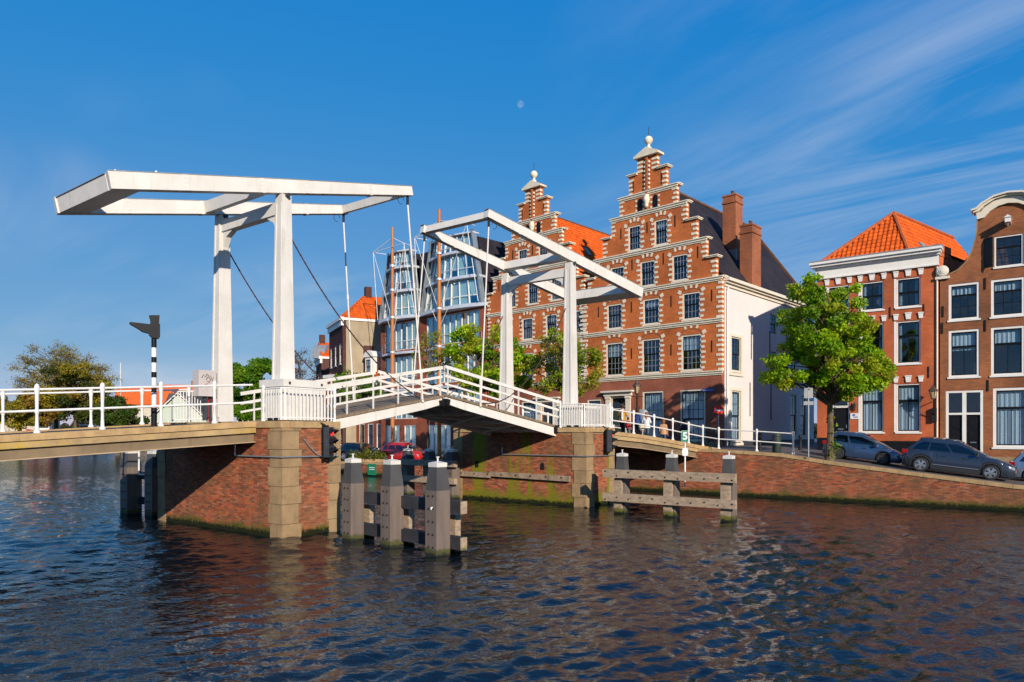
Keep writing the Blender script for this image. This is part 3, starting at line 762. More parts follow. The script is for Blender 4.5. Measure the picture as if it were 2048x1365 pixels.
# ---- approach spans
def span(label, path, far_off, name='approach_span', kerb=.18, slabs=.19, gd=.28, lichen=True):
    """deck along a list of near-edge points; far_off(i) -> vector to the far edge"""
    t = thing(name, path[0], label=label, cat='bridge span')
    n = len(path)
    def strip(dz0, dz1, in0, in1, nm, mat, split=False):
        for i in range(n-1):
            a, b = path[i], path[i+1]; d = (b-a).normalized(); g = .006 if split else 0
            a = a+d*g
            iv = far_off.normalized()
            q = [a+iv*in0, b+iv*in0, b+iv*in1, a+iv*in1]
            m = MB(); m.hexa([x+Z*dz0 for x in q]+[x+Z*dz1 for x in q]); m.build(nm, mat, t, W=True, fixn=True)
    w = far_off.length
    strip(-kerb, 0, 0, .34, 'kerb_stone', MT['stone_cap'], True)
    strip(-kerb, 0, w-.34, w, 'kerb_stone', MT['stone_cap'], True)
    edge = MB(); road = MB(); gir = MB(); fl = MB()
    iv = far_off.normalized()
    for i in range(n-1):
        a, b = path[i], path[i+1]
        def bx(m, i0, i1, z0, z1):
            q = [a+iv*i0, b+iv*i0, b+iv*i1, a+iv*i1]; m.hexa([x+Z*z0 for x in q]+[x+Z*z1 for x in q])
        bx(edge, .05, w-.05, -kerb-slabs, -kerb-.004)
        bx(road, .345, w-.345, -kerb, -.05)
        bx(gir, .16, .24, -kerb-slabs-gd, -kerb-slabs); bx(gir, w-.24, w-.16, -kerb-slabs-gd, -kerb-slabs); bx(gir, w*.5, w*.5+.1, -kerb-slabs-gd, -kerb-slabs)
        bx(fl, .06, .32, -kerb-slabs-gd-.03, -kerb-slabs-gd-.001); bx(fl, w-.32, w-.06, -kerb-slabs-gd-.03, -kerb-slabs-gd-.001)
    edge.build('deck_slab', MT['lichen'], t, W=True, fixn=True); road.build('roadway', MT['asphalt'], t, W=True, fixn=True)
    gir.build('girder', MT['girder'], t, W=True, fixn=True); fl.build('girder_flange', MT['flange'], t, W=True, fixn=True)
    return t
def m_lichen():
    t = NT('lichen_concrete'); vec = t.coord(rnd=False)
    col = t.mix(t.ramp(t.noise(vec, 1.4, 6, .6), .35, .7), (.46, .32, .15), (.30, .20, .10))
    col = t.mix(t.ramp(t.noise(vec, .55, 6, .7), .55, .66, 0, .85), col, (.46, .30, .03))
    col = t.mix(t.ramp(t.noise(vec, 11, 5, .75), .56, .75, 0, .6), col, (.09, .07, .04))
    return t.done(col, .9, t.bump(t.noise(vec, 30, 6, .7), .6, .02))
MT['lichen'] = m_lichen()
A0 = C1+P*1.29+Z*3.66
path1 = [A0-B*(s)-Z*(.0655*s) for s in (0.05, 2.1, 4.2, 6.3, 8.4, 10.5, 12.6, 14.7)]
DW1 = P*4.7
span('left approach span of the bridge with stone kerb, lichen-covered edge and brown girder', path1, DW1)
R0 = C2+V*T2+P*.12; R0.z = 0
RZ = [(0, 3.36), (2.4, 3.17), (4.8, 2.90), (7.0, 2.62), (8.9, 2.42)]
path2 = [R0+B*s+Z*z for s, z in RZ]
span('right approach span sloping down from the farther pier to the quay', path2, P*5.6)
# abutment under the left end, beyond the frame
def abut():
    e = path1[-1]; mb = MB(); mb.obox(Vector((e.x, e.y, 1.0))+DW1*.5-B*1.0-Z*.1, DW1*.56, B*1.2, Z*1.25)
    t = thing('bridge_abutment', (e.x, e.y, 0), label='brick abutment carrying the left end of the bridge', cat='abutment')
    mb.build('wall', MT['br_brown'], t, W=True)
abut()

# ---- railings on the approaches: baluster posts cast with a waist, two tubes
def rail_post(mb, p, h=1.15, s=1.0):
    prof = [(.085, 0), (.085, .05), (.05, .09), (.042, .30), (.040, h*.40), (.056, h*.43), (.056, h*.48), (.040, h*.52), (.05, h*.80), (.066, h*.88), (.058, h*.93), (.07, h*.96), (.05, h*1.02), (.012, h*1.045)]
    mb.lathe(p, [(r*s, z) for r, z in prof], 10)
def railing(label, pts, name='bridge_railing', h=1.15, heights=(.53, 1.06), rr=.032, s=1.0, ext=None, group=None):
    t = thing(name, pts[0], label=label, cat='railing', group=group)
    for p in pts:
        m = MB(); rail_post(m, p, h, s); m.build('post', MT['white_rail'], t, W=True, smooth=True)
    pp = list(pts)
    if ext is not None: pp = [ext[0]]+pp if ext[0] is not None else pp; pp = pp+[ext[1]] if ext[1] is not None else pp
    for hh in heights:
        m = MB(); m.tube([p+Z*hh for p in pp], rr, 8); m.build('rail', MT['white_rail'], t, W=True, smooth=True)
    return t
def on1(s, off): return A0-B*s-Z*(.0655*s)+P*off
sp1 = [0.0]
def s_for(px, off):
    r = (px-1024)/1400; b = A0+P*off; return (b.x-r*b.y)/(B.x-r*B.y)
near_s = [s_for(px, .17) for px in (429, 322, 205, 74, -75, -240)]+[11.6]
railing('white railing along the near edge of the left approach', [on1(s, .17) for s in near_s], ext=(on1(.1, .17), on1(14, .17)), h=1.27, heights=(.60, 1.17))
railing('white railing along the far edge of the left approach', [on1(s_for(px, 4.5), 4.5) for px in (378, 284, 182, 6, -180)], ext=(on1(.4, 4.5), on1(14, 4.5)), h=1.27, heights=(.60, 1.17))
def on2(s, off=.16):
    z = lerp_table(RZ, s); return R0+B*s+Z*z+P*off
rp = [on2(s) for s in (.25, 1.85, 3.45, 5.0, 6.4, 7.7)]+[uv(4.9, .45, 2.42), uv(6.9, .45, 2.32), uv(8.7, .45, 2.20)]
railing('white railing running down the near side of the right approach onto the quay', rp, h=1.12, heights=(.52, 1.03))
railing('white railing along the far side of the right approach, partly behind the people', [on2(s, 5.4) for s in (.3, 2.1, 3.9, 5.7, 7.4)], h=1.12, heights=(.52, 1.03), ext=(None, on2(8.6, 5.4)))

# ---- portals
def portal(base, ztop, zbase, label):
    t = thing('bridge_portal', (base.x, base.y, zbase), label=label, cat='bridge tower')
    for k in (0, 1):
        b = base+P*(PW*k); w0, w1 = .56, .36
        m = MB(); m.hexa([b-V*w0/2-U*w0/2+Z*zbase, b-V*w0/2+U*w0/2+Z*zbase, b+V*w0/2+U*w0/2+Z*zbase, b+V*w0/2-U*w0/2+Z*zbase,
                          b-V*w1/2-U*w1/2+Z*ztop, b-V*w1/2+U*w1/2+Z*ztop, b+V*w1/2+U*w1/2+Z*ztop, b+V*w1/2-U*w1/2+Z*ztop])
        o = m.build('post', MT['white'], t, W=True, fixn=True)
        # raised strips at the arrises of the faces towards the channel
        m = MB()
        for e in (-1, 1):
            m.beam(b-V*(w0/2+.012)+U*e*(w0/2-.06)+Z*(zbase+.2), b-V*(w1/2+.012)+U*e*(w1/2-.05)+Z*(ztop-.3), .07, .03, side=U)
        m.build('cover_strip', MT['white'], o, W=True)
    zc = ztop-.42
    MB().beam(base+P*.17+Z*zc, base+P*(PW-.17)+Z*zc, .30, .40, side=V).build('crossbeam', MT['white'], t, W=True)
    for k, e in ((0, P), (1, -P)):
        b = base+P*(PW*k); m = MB()
        poly = [(.15, zc-.20), (.80, zc-.20), (.74, zc-.26), (.42, zc-.42), (.26, zc-.75), (.20, zc-1.05), (.15, zc-1.1)]
        m.extrude(poly, lambda p, q, s, b=b, e=e: b+e*p+Z*q+V*s, -.10, .10); m.build('brace', MT['white'], t, W=True, fixn=True)
    for k in (0, 1):
        b = base+P*(PW*k); m = MB(); m.tube([b-U*.30+Z*(ztop-.03), b+U*.30+Z*(ztop-.03)], .07, 10)
        m.build('pivot', MT['darkgrey'], t, W=True, smooth=True)
    return t
portal1 = portal(POST1, 11.18, ZP1-.02, 'taller-looking white portal of the drawbridge on the nearer pier')
portal2 = portal(POST2, 11.12, ZP2-.02, 'white portal of the drawbridge on the farther pier in front of the step-gabled houses')

# ---- balance beams with counterweight
TILT = .195
def balance(base, zc, dirv, label, cross_s, tag_=None):
    """dirv points from the counterweight to the tip over the channel"""
    t = thing('balance_frame', base+Z*zc, label=label, cat='balance beam')
    def pt(s, k, dz=0): return base+P*(PW*k)+dirv*s+Z*(zc+TILT*s+dz)
    for k in (0, 1):
        m = MB(); nn = P
        secs = [(-5.15, .50), (0, .45), (4.98, .33)]
        ax = (dirv+Z*TILT).normalized(); up = (Z-ax*ax.dot(Z)).normalized(); sd_ = ax.cross(up)
        vs = []
        for s, h in secs:
            c = pt(s, k); vs += [c-sd_*.14-up*h/2, c+sd_*.14-up*h/2, c+sd_*.14+up*h/2, c-sd_*.14+up*h/2]
        fs = [(0, 3, 2, 1), (8, 9, 10, 11)]+[(i*4+a, i*4+(a+1) % 4, i*4+4+(a+1) % 4, i*4+4+a) for i in (0, 1) for a in range(4)]
        m.add(vs, fs); bo = m.build('balance_beam', MT['white'], t, W=True, fixn=True)
        # lead flashing on top
        m = MB(); m.beam(pt(-5.18, k, .262), pt(0, k, .237), .31, .018, side=sd_); m.beam(pt(0, k, .237), pt(4.99, k, .178), .31, .018, side=sd_)
        m.build('flashing', MT['zinc'], bo, W=True)
    m = MB(); ax = (dirv+Z*TILT).normalized(); up = (Z-ax*ax.dot(Z)).normalized()
    m.obox((pt(-4.72, 0)+pt(-4.72, 1))/2, P*(PW/2-.16), ax*.42, up*.235); m.build('counterweight', MT['white'], t, W=True)
    m = MB(); m.obox((pt(-4.72, 0)+pt(-4.72, 1))/2+up*.243, P*(PW/2-.15), ax*.45, up*.008); m.build('counterweight_roof', MT['zinc'], t, W=True)
    m = MB(); m.obox((pt(cross_s, 0)+pt(cross_s, 1))/2, P*(PW/2-.16), ax*.16, up*.19); m.build('crossbeam', MT['white'], t, W=True)
    m = MB(); m.obox((pt(4.80, 0)+pt(4.80, 1))/2, P*(PW/2-.15), ax*.12, up*.145); m.build('tip_beam', MT['white'], t, W=True)
    for k in (0, 1):
        for s in (-3.1, -.75, .75, 3.2):
            hgt = .47 if s < 0 else .41
            MB().obox(pt(s, k), sd_*.147, ax*.055, up*(hgt/2+.004)).build('joint_strap', MT['white'], t, W=True)
        m = MB()
        for s in (-3.13, -3.07, -.78, -.72, .72, .78, 3.17, 3.23):
            for dz in (-.13, 0, .13):
                for e in (-1, 1): q = pt(s, k)+up*dz+sd_*(.147*e); m.tube([q, q+sd_*.012*e], .014, 6)
        m.build('rivets', MT['white'], t, W=True)
    for k in (0, 1):
        m = MB(); a = pt(4.85, k, -.16); m.tube([a, a-Z*.34], .05, 8); m.build('rod_shackle', MT['iron'], t, W=True, smooth=True)
        # loose loop of cable
        m = MB(); c = pt(4.55, k, -.22); m.tube([c+dirv*(.13*cos(q))+Z*(.16*sin(q)-.1) for q in [i*2*pi/12 for i in range(11)]], .010, 5)
        m.build('cable_loop', MT['iron'], t, W=True)
    return t, pt
bal1, bpt1 = balance(POST1, 11.47, B, 'white balance frame with counterweight end jutting into the sky on the left', -.55)
bal2, bpt2 = balance(POST2, 11.42, -B, 'white balance frame sloping down to the right in front of the gables', .15)

# ---- the two leaves, half raised
HING = 1.05
def leaf(base, zdeck, dirv, length, label, tipname):
    t = thing('bridge_leaf', base+dirv*HING+Z*zdeck, label=label, cat='bridge leaf')
    W0, W1 = -.02, PW+.02
    def pt(s, off, dz=0): return base+P*off+dirv*s+Z*(zdeck+TILT*(s-HING)+dz)
    ax = (dirv+Z*TILT).normalized(); up = (Z-ax*ax.dot(Z)).normalized()
    n = 22; Ls = length-HING
    for i in range(n):
        s = HING+Ls*(i+.5)/n
        c = (pt(s, W0-.10)+pt(s, W1+.10))/2
        MB().obox(c-up*.05+up*random.uniform(-.006, .006), P*((W1-W0)/2+.12), ax*(Ls/n/2-.008), up*.045).build('deck_plank', MT['deckwood'], t, W=True)
    for off in (W0, W1):
        m = MB(); m.beam(pt(HING-.25, off, -.31), pt(length-.9, off, -.27), .14, .38, side=P, h1=.30); m.beam(pt(length-.9, off, -.27), pt(length-.03, off, -.24), .14, .30, side=P, h1=.24)
        m.build('main_girder', MT['white'], t, W=True)
    m = MB()
    for off in (W0+.9, W0+1.85, W0+2.8): m.beam(pt(HING, off, -.24), pt(length-.05, off, -.22), .10, .24, side=P)
    m.build('stringer', MT['girder_white_bounce'], t, W=True)
    m = MB()
    for s in (HING+.5, HING+2.3, HING+4.1, length-.25): m.beam(pt(s, W0+.07, -.28), pt(s, W1-.07, -.28), .12, .26, side=ax)
    m.build('cross_member', MT['girder_white_bounce'], t, W=True)
    m = MB()
    for a, b in (((HING+.6), (HING+2.3)), ((HING+2.4), (HING+4.1))):
        m.beam(pt(a, W0+.1, -.42), pt(b, W1-.1, -.42), .09, .06); m.beam(pt(b, W0+.1, -.46), pt(a, W1-.1, -.46), .09, .06)
    m.build('wind_brace', MT['girder_white_bounce'], t, W=True)
    # black rubber nose and hinge housing
    m = MB(); m.beam(pt(length-.10, W0-.18, -.30), pt(length-.10, W0+.12, -.30), .20, .22, side=ax); m.build('nose_buffer', MT['black'], t, W=True)
    # rails, near and far side
    for off in (W0-.06, W1+.06):
        for hh, bh_, bt in ((1.08, .13, .07), (.72, .10, .05), (.40, .075, .045)):
            m = MB(); m.beam(pt(HING-.35, off, hh), pt(length-.04, off, hh), bt, bh_, side=P); m.build('rail', MT['white'], t, W=True)
        for s in (HING+.15, HING+1.2, HING+2.25, HING+3.3, HING+4.35, length-.15):
            m = MB(); m.beam(pt(s, off-.02, -.02), pt(s, off-.02, 1.02), .05, .05, side=P); m.build('rail_post', MT['white'], t, W=True)
    return t, pt
def m_deck():
    t = NT('deck_planks'); vec = t.coord()
    col = t.mix(t.ramp(t.noise(vec, 2.5, 6), .35, .7), (.24, .17, .10), (.15, .105, .065))
    return t.done(col, .85, t.bump(t.noise(vec, 24, 5, .7), .4, .015))
MT['deckwood'] = m_deck()
MT['girder_white_bounce'] = m_var('bounce_lit_underside_paint', (.78, .73, .62), (.62, .57, .47), 1.2, .6, grime=(.16, .12, .08), gamt=.6)  # underside paint lightened to stand in for light bounced off the water
LEAF1 = 6.42; D12 = (POST2-POST1).length
leaf1, lpt1 = leaf(POST1, ZP1+.06, B, LEAF1, 'left leaf of the drawbridge rising from the nearer pier', 'l')
leaf2, lpt2 = leaf(POST2, ZP2+.10, -B, D12-LEAF1-.10, 'right leaf of the drawbridge rising from the farther pier', 'r')
# hinge housing at the farther pier
hb = MB(); hb.beam(lpt2(HING-.1, -.2, -.16), lpt2(HING-.1, .25, -.16), .42, .36, side=B); single('hinge_housing', hb, MT['black'], 'black hinge housing where the right leaf meets the farther pier', 'hinge')

# ---- lifting rods
def rod(a, b, label):
    m = MB(); m.tube([a, a.lerp(b, .985), b], [.032, .032, .05], 8)
    m.tube([a.lerp(b, .40), a.lerp(b, .425)], .048, 8)
    o = m.build('lifting_rod', MT['white'], smooth=True); tag(o, label, 'rod', 'white lifting rods of the drawbridge')
for (bp, lp, ln, nm) in ((bpt1, lpt1, LEAF1, 'left balance frame'), (bpt2, lpt2, D12-LEAF1-.1, 'right balance frame')):
    for k, side in ((0, 'near'), (1, 'far')):
        a = bp(4.85, k, -.45); off = -.14 if k == 0 else PW+.14
        rod(a, lp(5.42, off, -.12), f'{side} white lifting rod hanging from the tip of the {nm}')
# ---- operating chains, slack, from the portals down to the leaf tips
def chain(a, b, sag, label):
    m = MB(); n = 34; pts = []
    for i in range(n+1):
        t = i/n; p = a.lerp(b, t); p.z -= sag*4*t*(1-t); pts.append(p)
    m.tube(pts, .024, 6)
    d = MB()
    for i in range(0, n):
        p = pts[i].lerp(pts[i+1], .5); m.lathe(p, [(.001, -.03), (.034, -.015), (.034, .015), (.001, .03)], 6)
    o = m.build('hoist_chain', MT['rope']); tag(o, label, 'chain')
zt = 11.0
chain(POST1+B*.25+P*.05+Z*(zt-1.1), lpt1(5.3, -.15, .05), .75, 'dark slack chain from the near post of the left portal to the leaf')
chain(POST1+P*PW+B*.25+Z*(zt-1.1), lpt1(5.3, PW+.1, .05), .75, 'dark slack chain from the far post of the left portal')
chain(POST2-B*.25+P*.05+Z*(zt-2.0), lpt2(5.3, -.15, .05), 1.2, 'thin rusty chain from the near post of the right portal to the leaf')
chain(POST2+P*PW-B*.25+Z*(zt-2.0), lpt2(5.3, PW+.1, .05), 1.2, 'thin rusty chain from the far post of the right portal')

# ---- white baluster cages round the post feet
def cage(c, thick, ztop, label, la, lb, hp=1.04, box=True, ltop=None):
    t = thing('baluster_fence', c+Z*ztop, label=label, cat='fence')
    path = [c+P*la+V*.16, c+P*.30+V*.16, c+P*.16+V*.34, c+P*.16+V*(thick-.06)]
    m1 = MB(); m1.tube([p+Z*(ztop+hp) for p in path], .028, 6); m1.build('top_rail', MT['white_rail'], t, W=True, smooth=True)
    m1 = MB(); m1.tube([p+Z*(ztop+.10) for p in path], .022, 6); m1.build('bottom_rail', MT['white_rail'], t, W=True, smooth=True)
    for a, b in zip(path, path[1:]):
        L = (b-a).length; n = max(1, round(L/.135))
        for i in range(n):
            p = a.lerp(b, i/n); m1 = MB(); m1.beam(p+Z*(ztop+.03), p+Z*(ztop+hp), .048, .020, side=(b-a)); m1.build('baluster', MT['white_rail'], t, W=True)
    for p in (path[0], path[-1]):
        m1 = MB(); rail_post(m1, p+Z*(ztop-.02), hp+.1, .85); m1.build('end_post', MT['white_rail'], t, W=True, smooth=True)
    for p in (path[0].lerp(path[1], .4), path[0].lerp(path[1], .75)):
        m1 = MB(); m1.obox(p+Z*(ztop+.05), V*.05, P*.09, Z*.05); m1.build('shoe', MT['iron'], t, W=True)
    return t
cage(C1, T1, ZP1, 'white baluster fence round the post foot on the nearer pier', 1.25, .3)
cage(C2, T2, ZP2, 'white baluster fence round the post foot on the farther pier', 1.45, .3)
def kist(base, ztop, label, h0, h1, v0, v1, p0, p1):
    t = thing('machinery_box', base+Z*ztop, label=label, cat='cabinet')
    c = base
    MB().obox(c+V*(v0+v1)/2+P*(p0+p1)/2+Z*(ztop+h0/2+.03), V*((v1-v0)/2), P*((p1-p0)/2), Z*(h0/2)).build('casing', MT['white'], t, W=True)
    MB().obox(c+V*(v0+v1)/2+P*(p0+p1)/2+Z*(ztop+h0+h1/2+.032), V*((v1-v0)/2+.04), P*((p1-p0)/2+.04), Z*(h1/2)).build('lid', MT['white'], t, W=True)
    for s in (.12, .88):
        MB().obox(c+V*(v0+(v1-v0)*s)+P*(p0-.05)+Z*(ztop+h0+h1*.6), V*.03, P*.015, Z*.04).build('latch', MT['iron'], t, W=True)
kist(C1, ZP1, 'white boxed machinery casing at the foot of the near portal post', 1.08, .24, .40, 2.05, .52, 1.75)
kist(C2, ZP2, 'low white casing behind the balusters of the farther pier', .85, .1, .45, 2.2, .6, 1.8)

# ---- traffic lights for boats
def boat_light(c, along, ztop, size, label, group='boat traffic lights on the piers'):
    t = thing('boat_traffic_light', c, label=label, cat='traffic light', group=group)
    f = (U*.80-V*.60).normalized(); f = (U*.93+V*.36).normalized(); s_ = Z.cross(f).normalized()
    h = .42*size
    MB().obox(c, s_*.155*size, f*.10*size, Z*(.50*size)).build('housing', MT['darkgrey'], t, W=True)
    MB().obox(c-f*.12*size, s_*.19*size, f*.02, Z*(.56*size)).build('backboard', MT['black'], t, W=True)
    for i in range(3):
        z = (.32-.32*i)*size; cc = c+f*.101*size+Z*z; m = MB(); n = 14; r = .118*size
        ring = [cc+f*.022+s_*(r*cos(2*pi*j/n))+Z*(r*sin(2*pi*j/n)) for j in range(n)]
        m.add([cc+f*.05]+ring, [(0, j+1, (j+1) % n+1) for j in range(n)])
        lens = m.build('lens', MT['redlamp'] if i == 0 else MT['lens'], t, W=True, smooth=True)
        m = MB(); vs = []; fs = []; k = 12
        for j in range(k+1):
            a = -.25+(pi+.5)*j/k; rr = r*1.12
            base_ = cc+s_*(rr*cos(a))+Z*(rr*sin(a)); ln = (.26*size)*(0.35+.65*max(0, sin(a)))
            vs += [base_, base_+f*ln-Z*ln*.18]
        fs = [(2*j, 2*j+1, 2*j+3, 2*j+2) for j in range(k)]
        m.add(vs, fs); m.add([v+(v-cc).normalized()*.008 for v in vs], [x[::-1] for x in fs])
        m.build('visor', MT['black'], t, W=True, smooth=True)
    m = MB(); m.beam(c+Z*.56*size-f*.12, c+Z*(.66*size)-f*.35, .04, .04); m.beam(c-Z*.45*size-f*.1, c-Z*.45*size-f*.4, .04, .04); m.build('bracket', MT['iron'], t, W=True)
boat_light(C1+V*1.50+U*.33+Z*2.98, None, 0, .98, 'three-lamp boat signal with red lit on the nearer pier')
boat_light(C2+V*1.55+U*.33+Z*2.92, None, 0, 1.0, 'three-lamp boat signal with red lit on the farther pier')
hose = MB(); hp_ = C1+V*.72+U*.07+Z*3.1
hose.tube([hp_+Z*.0, hp_+V*.18-Z*.22+U*.02, hp_+V*.42-Z*.45+U*.03, hp_+V*.62-Z*.58+U*.12, hp_+V*.95-Z*.62+U*.22, hp_+V*1.12-Z*.5+U*.26], .017, 7)
single('signal_cable', hose, MT['steel'], 'loose grey cable looping from the nearer pier to the boat signal', 'cable', smooth=True)

# ---- mooring and guard posts in the water
def guard_post(t, p, w, ztop, taper_at, rot_u, front_wood=False, cap=True, band=False):
    a = Vector((cos(rot_u), sin(rot_u), 0)); b = Vector((-sin(rot_u), cos(rot_u), 0))
    def ring(z, hw): return [p-a*hw-b*hw+Z*z, p+a*hw-b*hw+Z*z, p+a*hw+b*hw+Z*z, p-a*hw+b*hw+Z*z]
    m = MB(); m.hexa(ring(-.8, w/2)+ring(taper_at, w/2)); post = m.build('shaft', MT['postwet'], t, W=True, fixn=True)
    m = MB(); m.hexa(ring(taper_at+.001, w/2)+ring(ztop-.13, w/2*.72)); m.build('tapered_head', MT['postdark'], t, W=True, fixn=True)
    if cap:
        m = MB(); m.hexa(ring(ztop-.128, w/2*.76)+ring(ztop-.015, w/2*.76)); top = ring(ztop-.014, w/2*.76)
        m.add(top+[p+Z*(ztop+.03)], [(0, 1, 4), (1, 2, 4), (2, 3, 4), (3, 0, 4)])
        cp = m.build('cap', MT['white'], t, W=True, fixn=True)
        m = MB(); m.lathe(p+Z*(ztop+.02), [(.022, 0), (.022, .10), (.05, .105), (.05, .125), (.001, .13)], 8); m.build('pin', MT['white_rail'], cp, W=True)
    m = MB()
    z = .25
    while z < taper_at-.1:
        for s in (-.35, .35):
            q = p-b*(w/2)+a*(s*w*.55)+Z*z; m.lathe(q, [(.03, .0), (.03, -.018), (.018, -.026)], 6, axis='y')
            q = p-a*(w/2+.012)+b*(s*w*.5)+Z*(z+.05); m.tube([q, q-a*.012], .028, 6)
        z += .34
    m.build('bolts', MT['iron'], t, W=True)
    return post
def m_postwet():
    t = NT('post_with_wet_foot'); geo = t.node('ShaderNodeNewGeometry'); sp = t.node('ShaderNodeSeparateXYZ'); t.link(geo.outputs['Position'], sp.inputs[0])
    vec = t.coord(); nz = t.noise(vec, 6, 5, .7)
    col = t.mix(t.ramp(t.noise(t.coord(scale=(4, 4, .5)), 1.5, 6), .35, .7), (.18, .135, .105), (.125, .096, .078))
    h = t.math('ADD', sp.outputs[2], t.math('MULTIPLY', nz, -.28))
    col = t.mix(t.ramp(h, .02, .10, .95, 0), col, (.06, .062, .012)); col = t.mix(t.ramp(h, -.09, -.03, .98, 0), col, (.010, .012, .006))
    return t.done(col, .75, t.bump(nz, .25, .015))
MT['postwet'] = m_postwet()
def timber(t, a, b, w, h, mat, nm='timber'):
    m = MB(); m.beam(a, b, w, h); return m.build(nm, MT[mat], t, W=True)
def m_timberwet():
    t = NT('fender_timber'); geo = t.node('ShaderNodeNewGeometry'); sp = t.node('ShaderNodeSeparateXYZ'); t.link(geo.outputs['Position'], sp.inputs[0])
    mpn = t.node('ShaderNodeMapping'); mpn.inputs['Rotation'].default_value = (0, 0, radians(37)); mpn.inputs['Scale'].default_value = (.5, 6, 9); t.link(geo.outputs['Position'], mpn.inputs[0])
    nz = t.noise(t.coord(), 7, 6, .7)
    col = t.mix(t.ramp(t.noise(mpn.outputs[0], 1.2, 6, .65), .35, .68), (.44, .33, .22), (.24, .175, .12))
    col = t.mix(t.ramp(nz, .62, .8, 0, .6), col, (.08, .06, .045))
    h = t.math('ADD', sp.outputs[2], t.math('MULTIPLY', nz, -.28))
    col = t.mix(t.ramp(h, .04, .14, .95, 0), col, (.10, .10, .015)); col = t.mix(t.ramp(h, -.09, -.03, .98, 0), col, (.010, .012, .006))
    return t.done(col, .85, t.bump(t.noise(mpn.outputs[0], 3, 6, .7), .5, .015), 0., .2)
MT['fender'] = m_timberwet()
# group in front (three grey posts)
G = [Vector((-4.86, 21.4, 0)), Vector((-3.47, 20.25, 0)), Vector((-1.99, 18.75, 0))]
t = thing('guard_dolphin', G[1], label='three grey mooring posts with white caps standing in the water before the nearer pier', cat='dolphin')
RU = math.atan2(-.70, .71)
for g in G: guard_post(t, g, .47, 2.5, 1.75, RU)
gd = (G[2]-G[0]).normalized(); gn = Vector((-gd.y, gd.x, 0)); gn = gn if gn.y > 0 else -gn
for z, ends in ((1.28, .55), (.33, .55)):
    timber(t, G[0]+gn*.36-gd*.3+Z*z, G[2]+gn*.36+gd*ends+Z*z, .24, .34, 'darkfender', 'cross_timber') if False else None
MT['darkfender'] = m_var('dark_wet_timber', (.045, .045, .05), (.03, .028, .03), 2.5, .75, bump=.4, bscale=18)
for z in (1.30, .34):
    m = MB(); m.beam(G[0]+gn*.35-gd*.35+Z*z, G[2]+gn*.35+gd*.62+Z*z, .22, .34); tb = m.build('cross_timber', MT['darkfender'], t, W=True)
    m = MB(); m.beam(G[2]+gn*.35+gd*.621+Z*z, G[2]+gn*.35+gd*.66+Z*z, .215, .335); m.build('timber_end', MT['fender'], tb, W=True)
for g in G:
    m = MB(); m.beam(g+gn*.58-Z*.8, g+gn*.58+Z*1.05, .2, .34, side=gn); m.build('rear_stake', MT['fender'], t, W=True)
m = MB(); q = G[2]-Vector((.0, .0, 0))+Vector((cos(RU), sin(RU), 0))*.06-Vector((-sin(RU), cos(RU), 0))*.237+Z*1.28
m.lathe(q, [(.045, 0), (.045, -.01)], 12, axis='y'); m.build('white_disc', MT['signwhite'], t, W=True)
# group behind, beyond the leaves
G2 = [Vector((-5.5, 37.0, 0)), Vector((-4.2, 35.8, 0)), Vector((-2.95, 34.8, 0))]
t = thing('guard_dolphin', G2[1], label='three dark mooring posts with white caps seen under the raised leaves', cat='dolphin')
for g in G2: guard_post(t, g, .5, 2.45, 1.8, RU)
for z in (1.75, .9):
    m = MB(); m.beam(G2[0]-V*.34-U*.2+Z*z, G2[2]-V*.34+U*.5+Z*z, .24, .30); m.build('cross_timber', MT['fender'], t, W=True)
# two posts behind the left span
G3 = [Vector((-15.4, 28.3, 0)), Vector((-14.0, 27.5, 0))]
t = thing('guard_dolphin', G3[0], label='pair of dark mooring posts under the left approach', cat='dolphin')
for g in G3: guard_post(t, g, .58, 2.58, 1.9, RU+.15)
for z in (1.55, .55):
    m = MB(); m.beam(G3[0]+V*.2+Z*z, G3[1]+V*.2+Z*z, .2, .28); m.build('cross_timber', MT['darkfender'], t, W=True)
m = MB(); q = G3[0].lerp(G3[1], .35)-V*.02
m.tube([q+Z*2.6, q+Z*1.62, G3[1]-V*.1+Z*1.62], .035, 8); single('depth_gauge_pipe', m, MT['white_rail'], 'white bent pipe between the pair of mooring posts', 'pipe', smooth=True)
# fender on the right: three posts with two long timbers
G4 = [Vector((4.53, 28.75, 0)), Vector((6.27, 27.45, 0)), Vector((8.09, 26.1, 0))]
t = thing('timber_fender', G4[1], label='timber fender of three capped posts and two long beams right of the farther pier', cat='fender')
for g in G4:
    guard_post(t, g, .46, 2.44, 1.42, math.atan2(-.6, .8))
    m = MB(); m.beam(g-V*.30-U*.02-Z*.8, g-V*.30-U*.02+Z*1.40, .34, .14, side=U); m.build('front_stake', MT['fender'], t, W=True)
for z in (1.62, .66):
    m = MB(); m.beam(G4[0]-V*.44-U*.62+Z*z, G4[2]-V*.44+U*.42+Z*z, .17, .33, side=V); tb = m.build('long_beam', MT['fender'], t, W=True)
    m = MB()
    for i in range(11):
        q = (G4[0]-V*.525-U*.5).lerp(G4[2]-V*.525+U*.3, i/10)+Z*(z+random.uniform(-.1, .1)); m.tube([q, q-V*.018], .032, 7)
    m.build('bolts', MT['iron'], tb, W=True)
m = MB(); q = G4[2]+U*.155*1+Z*1.5
m.obox(G4[2]+U*.225+Z*1.55+V*0, U*.006, V*.11, Z*.08); single('small_plate', m, MT['signblue'], 'tiny blue plate on the rightmost fender post', 'sign')

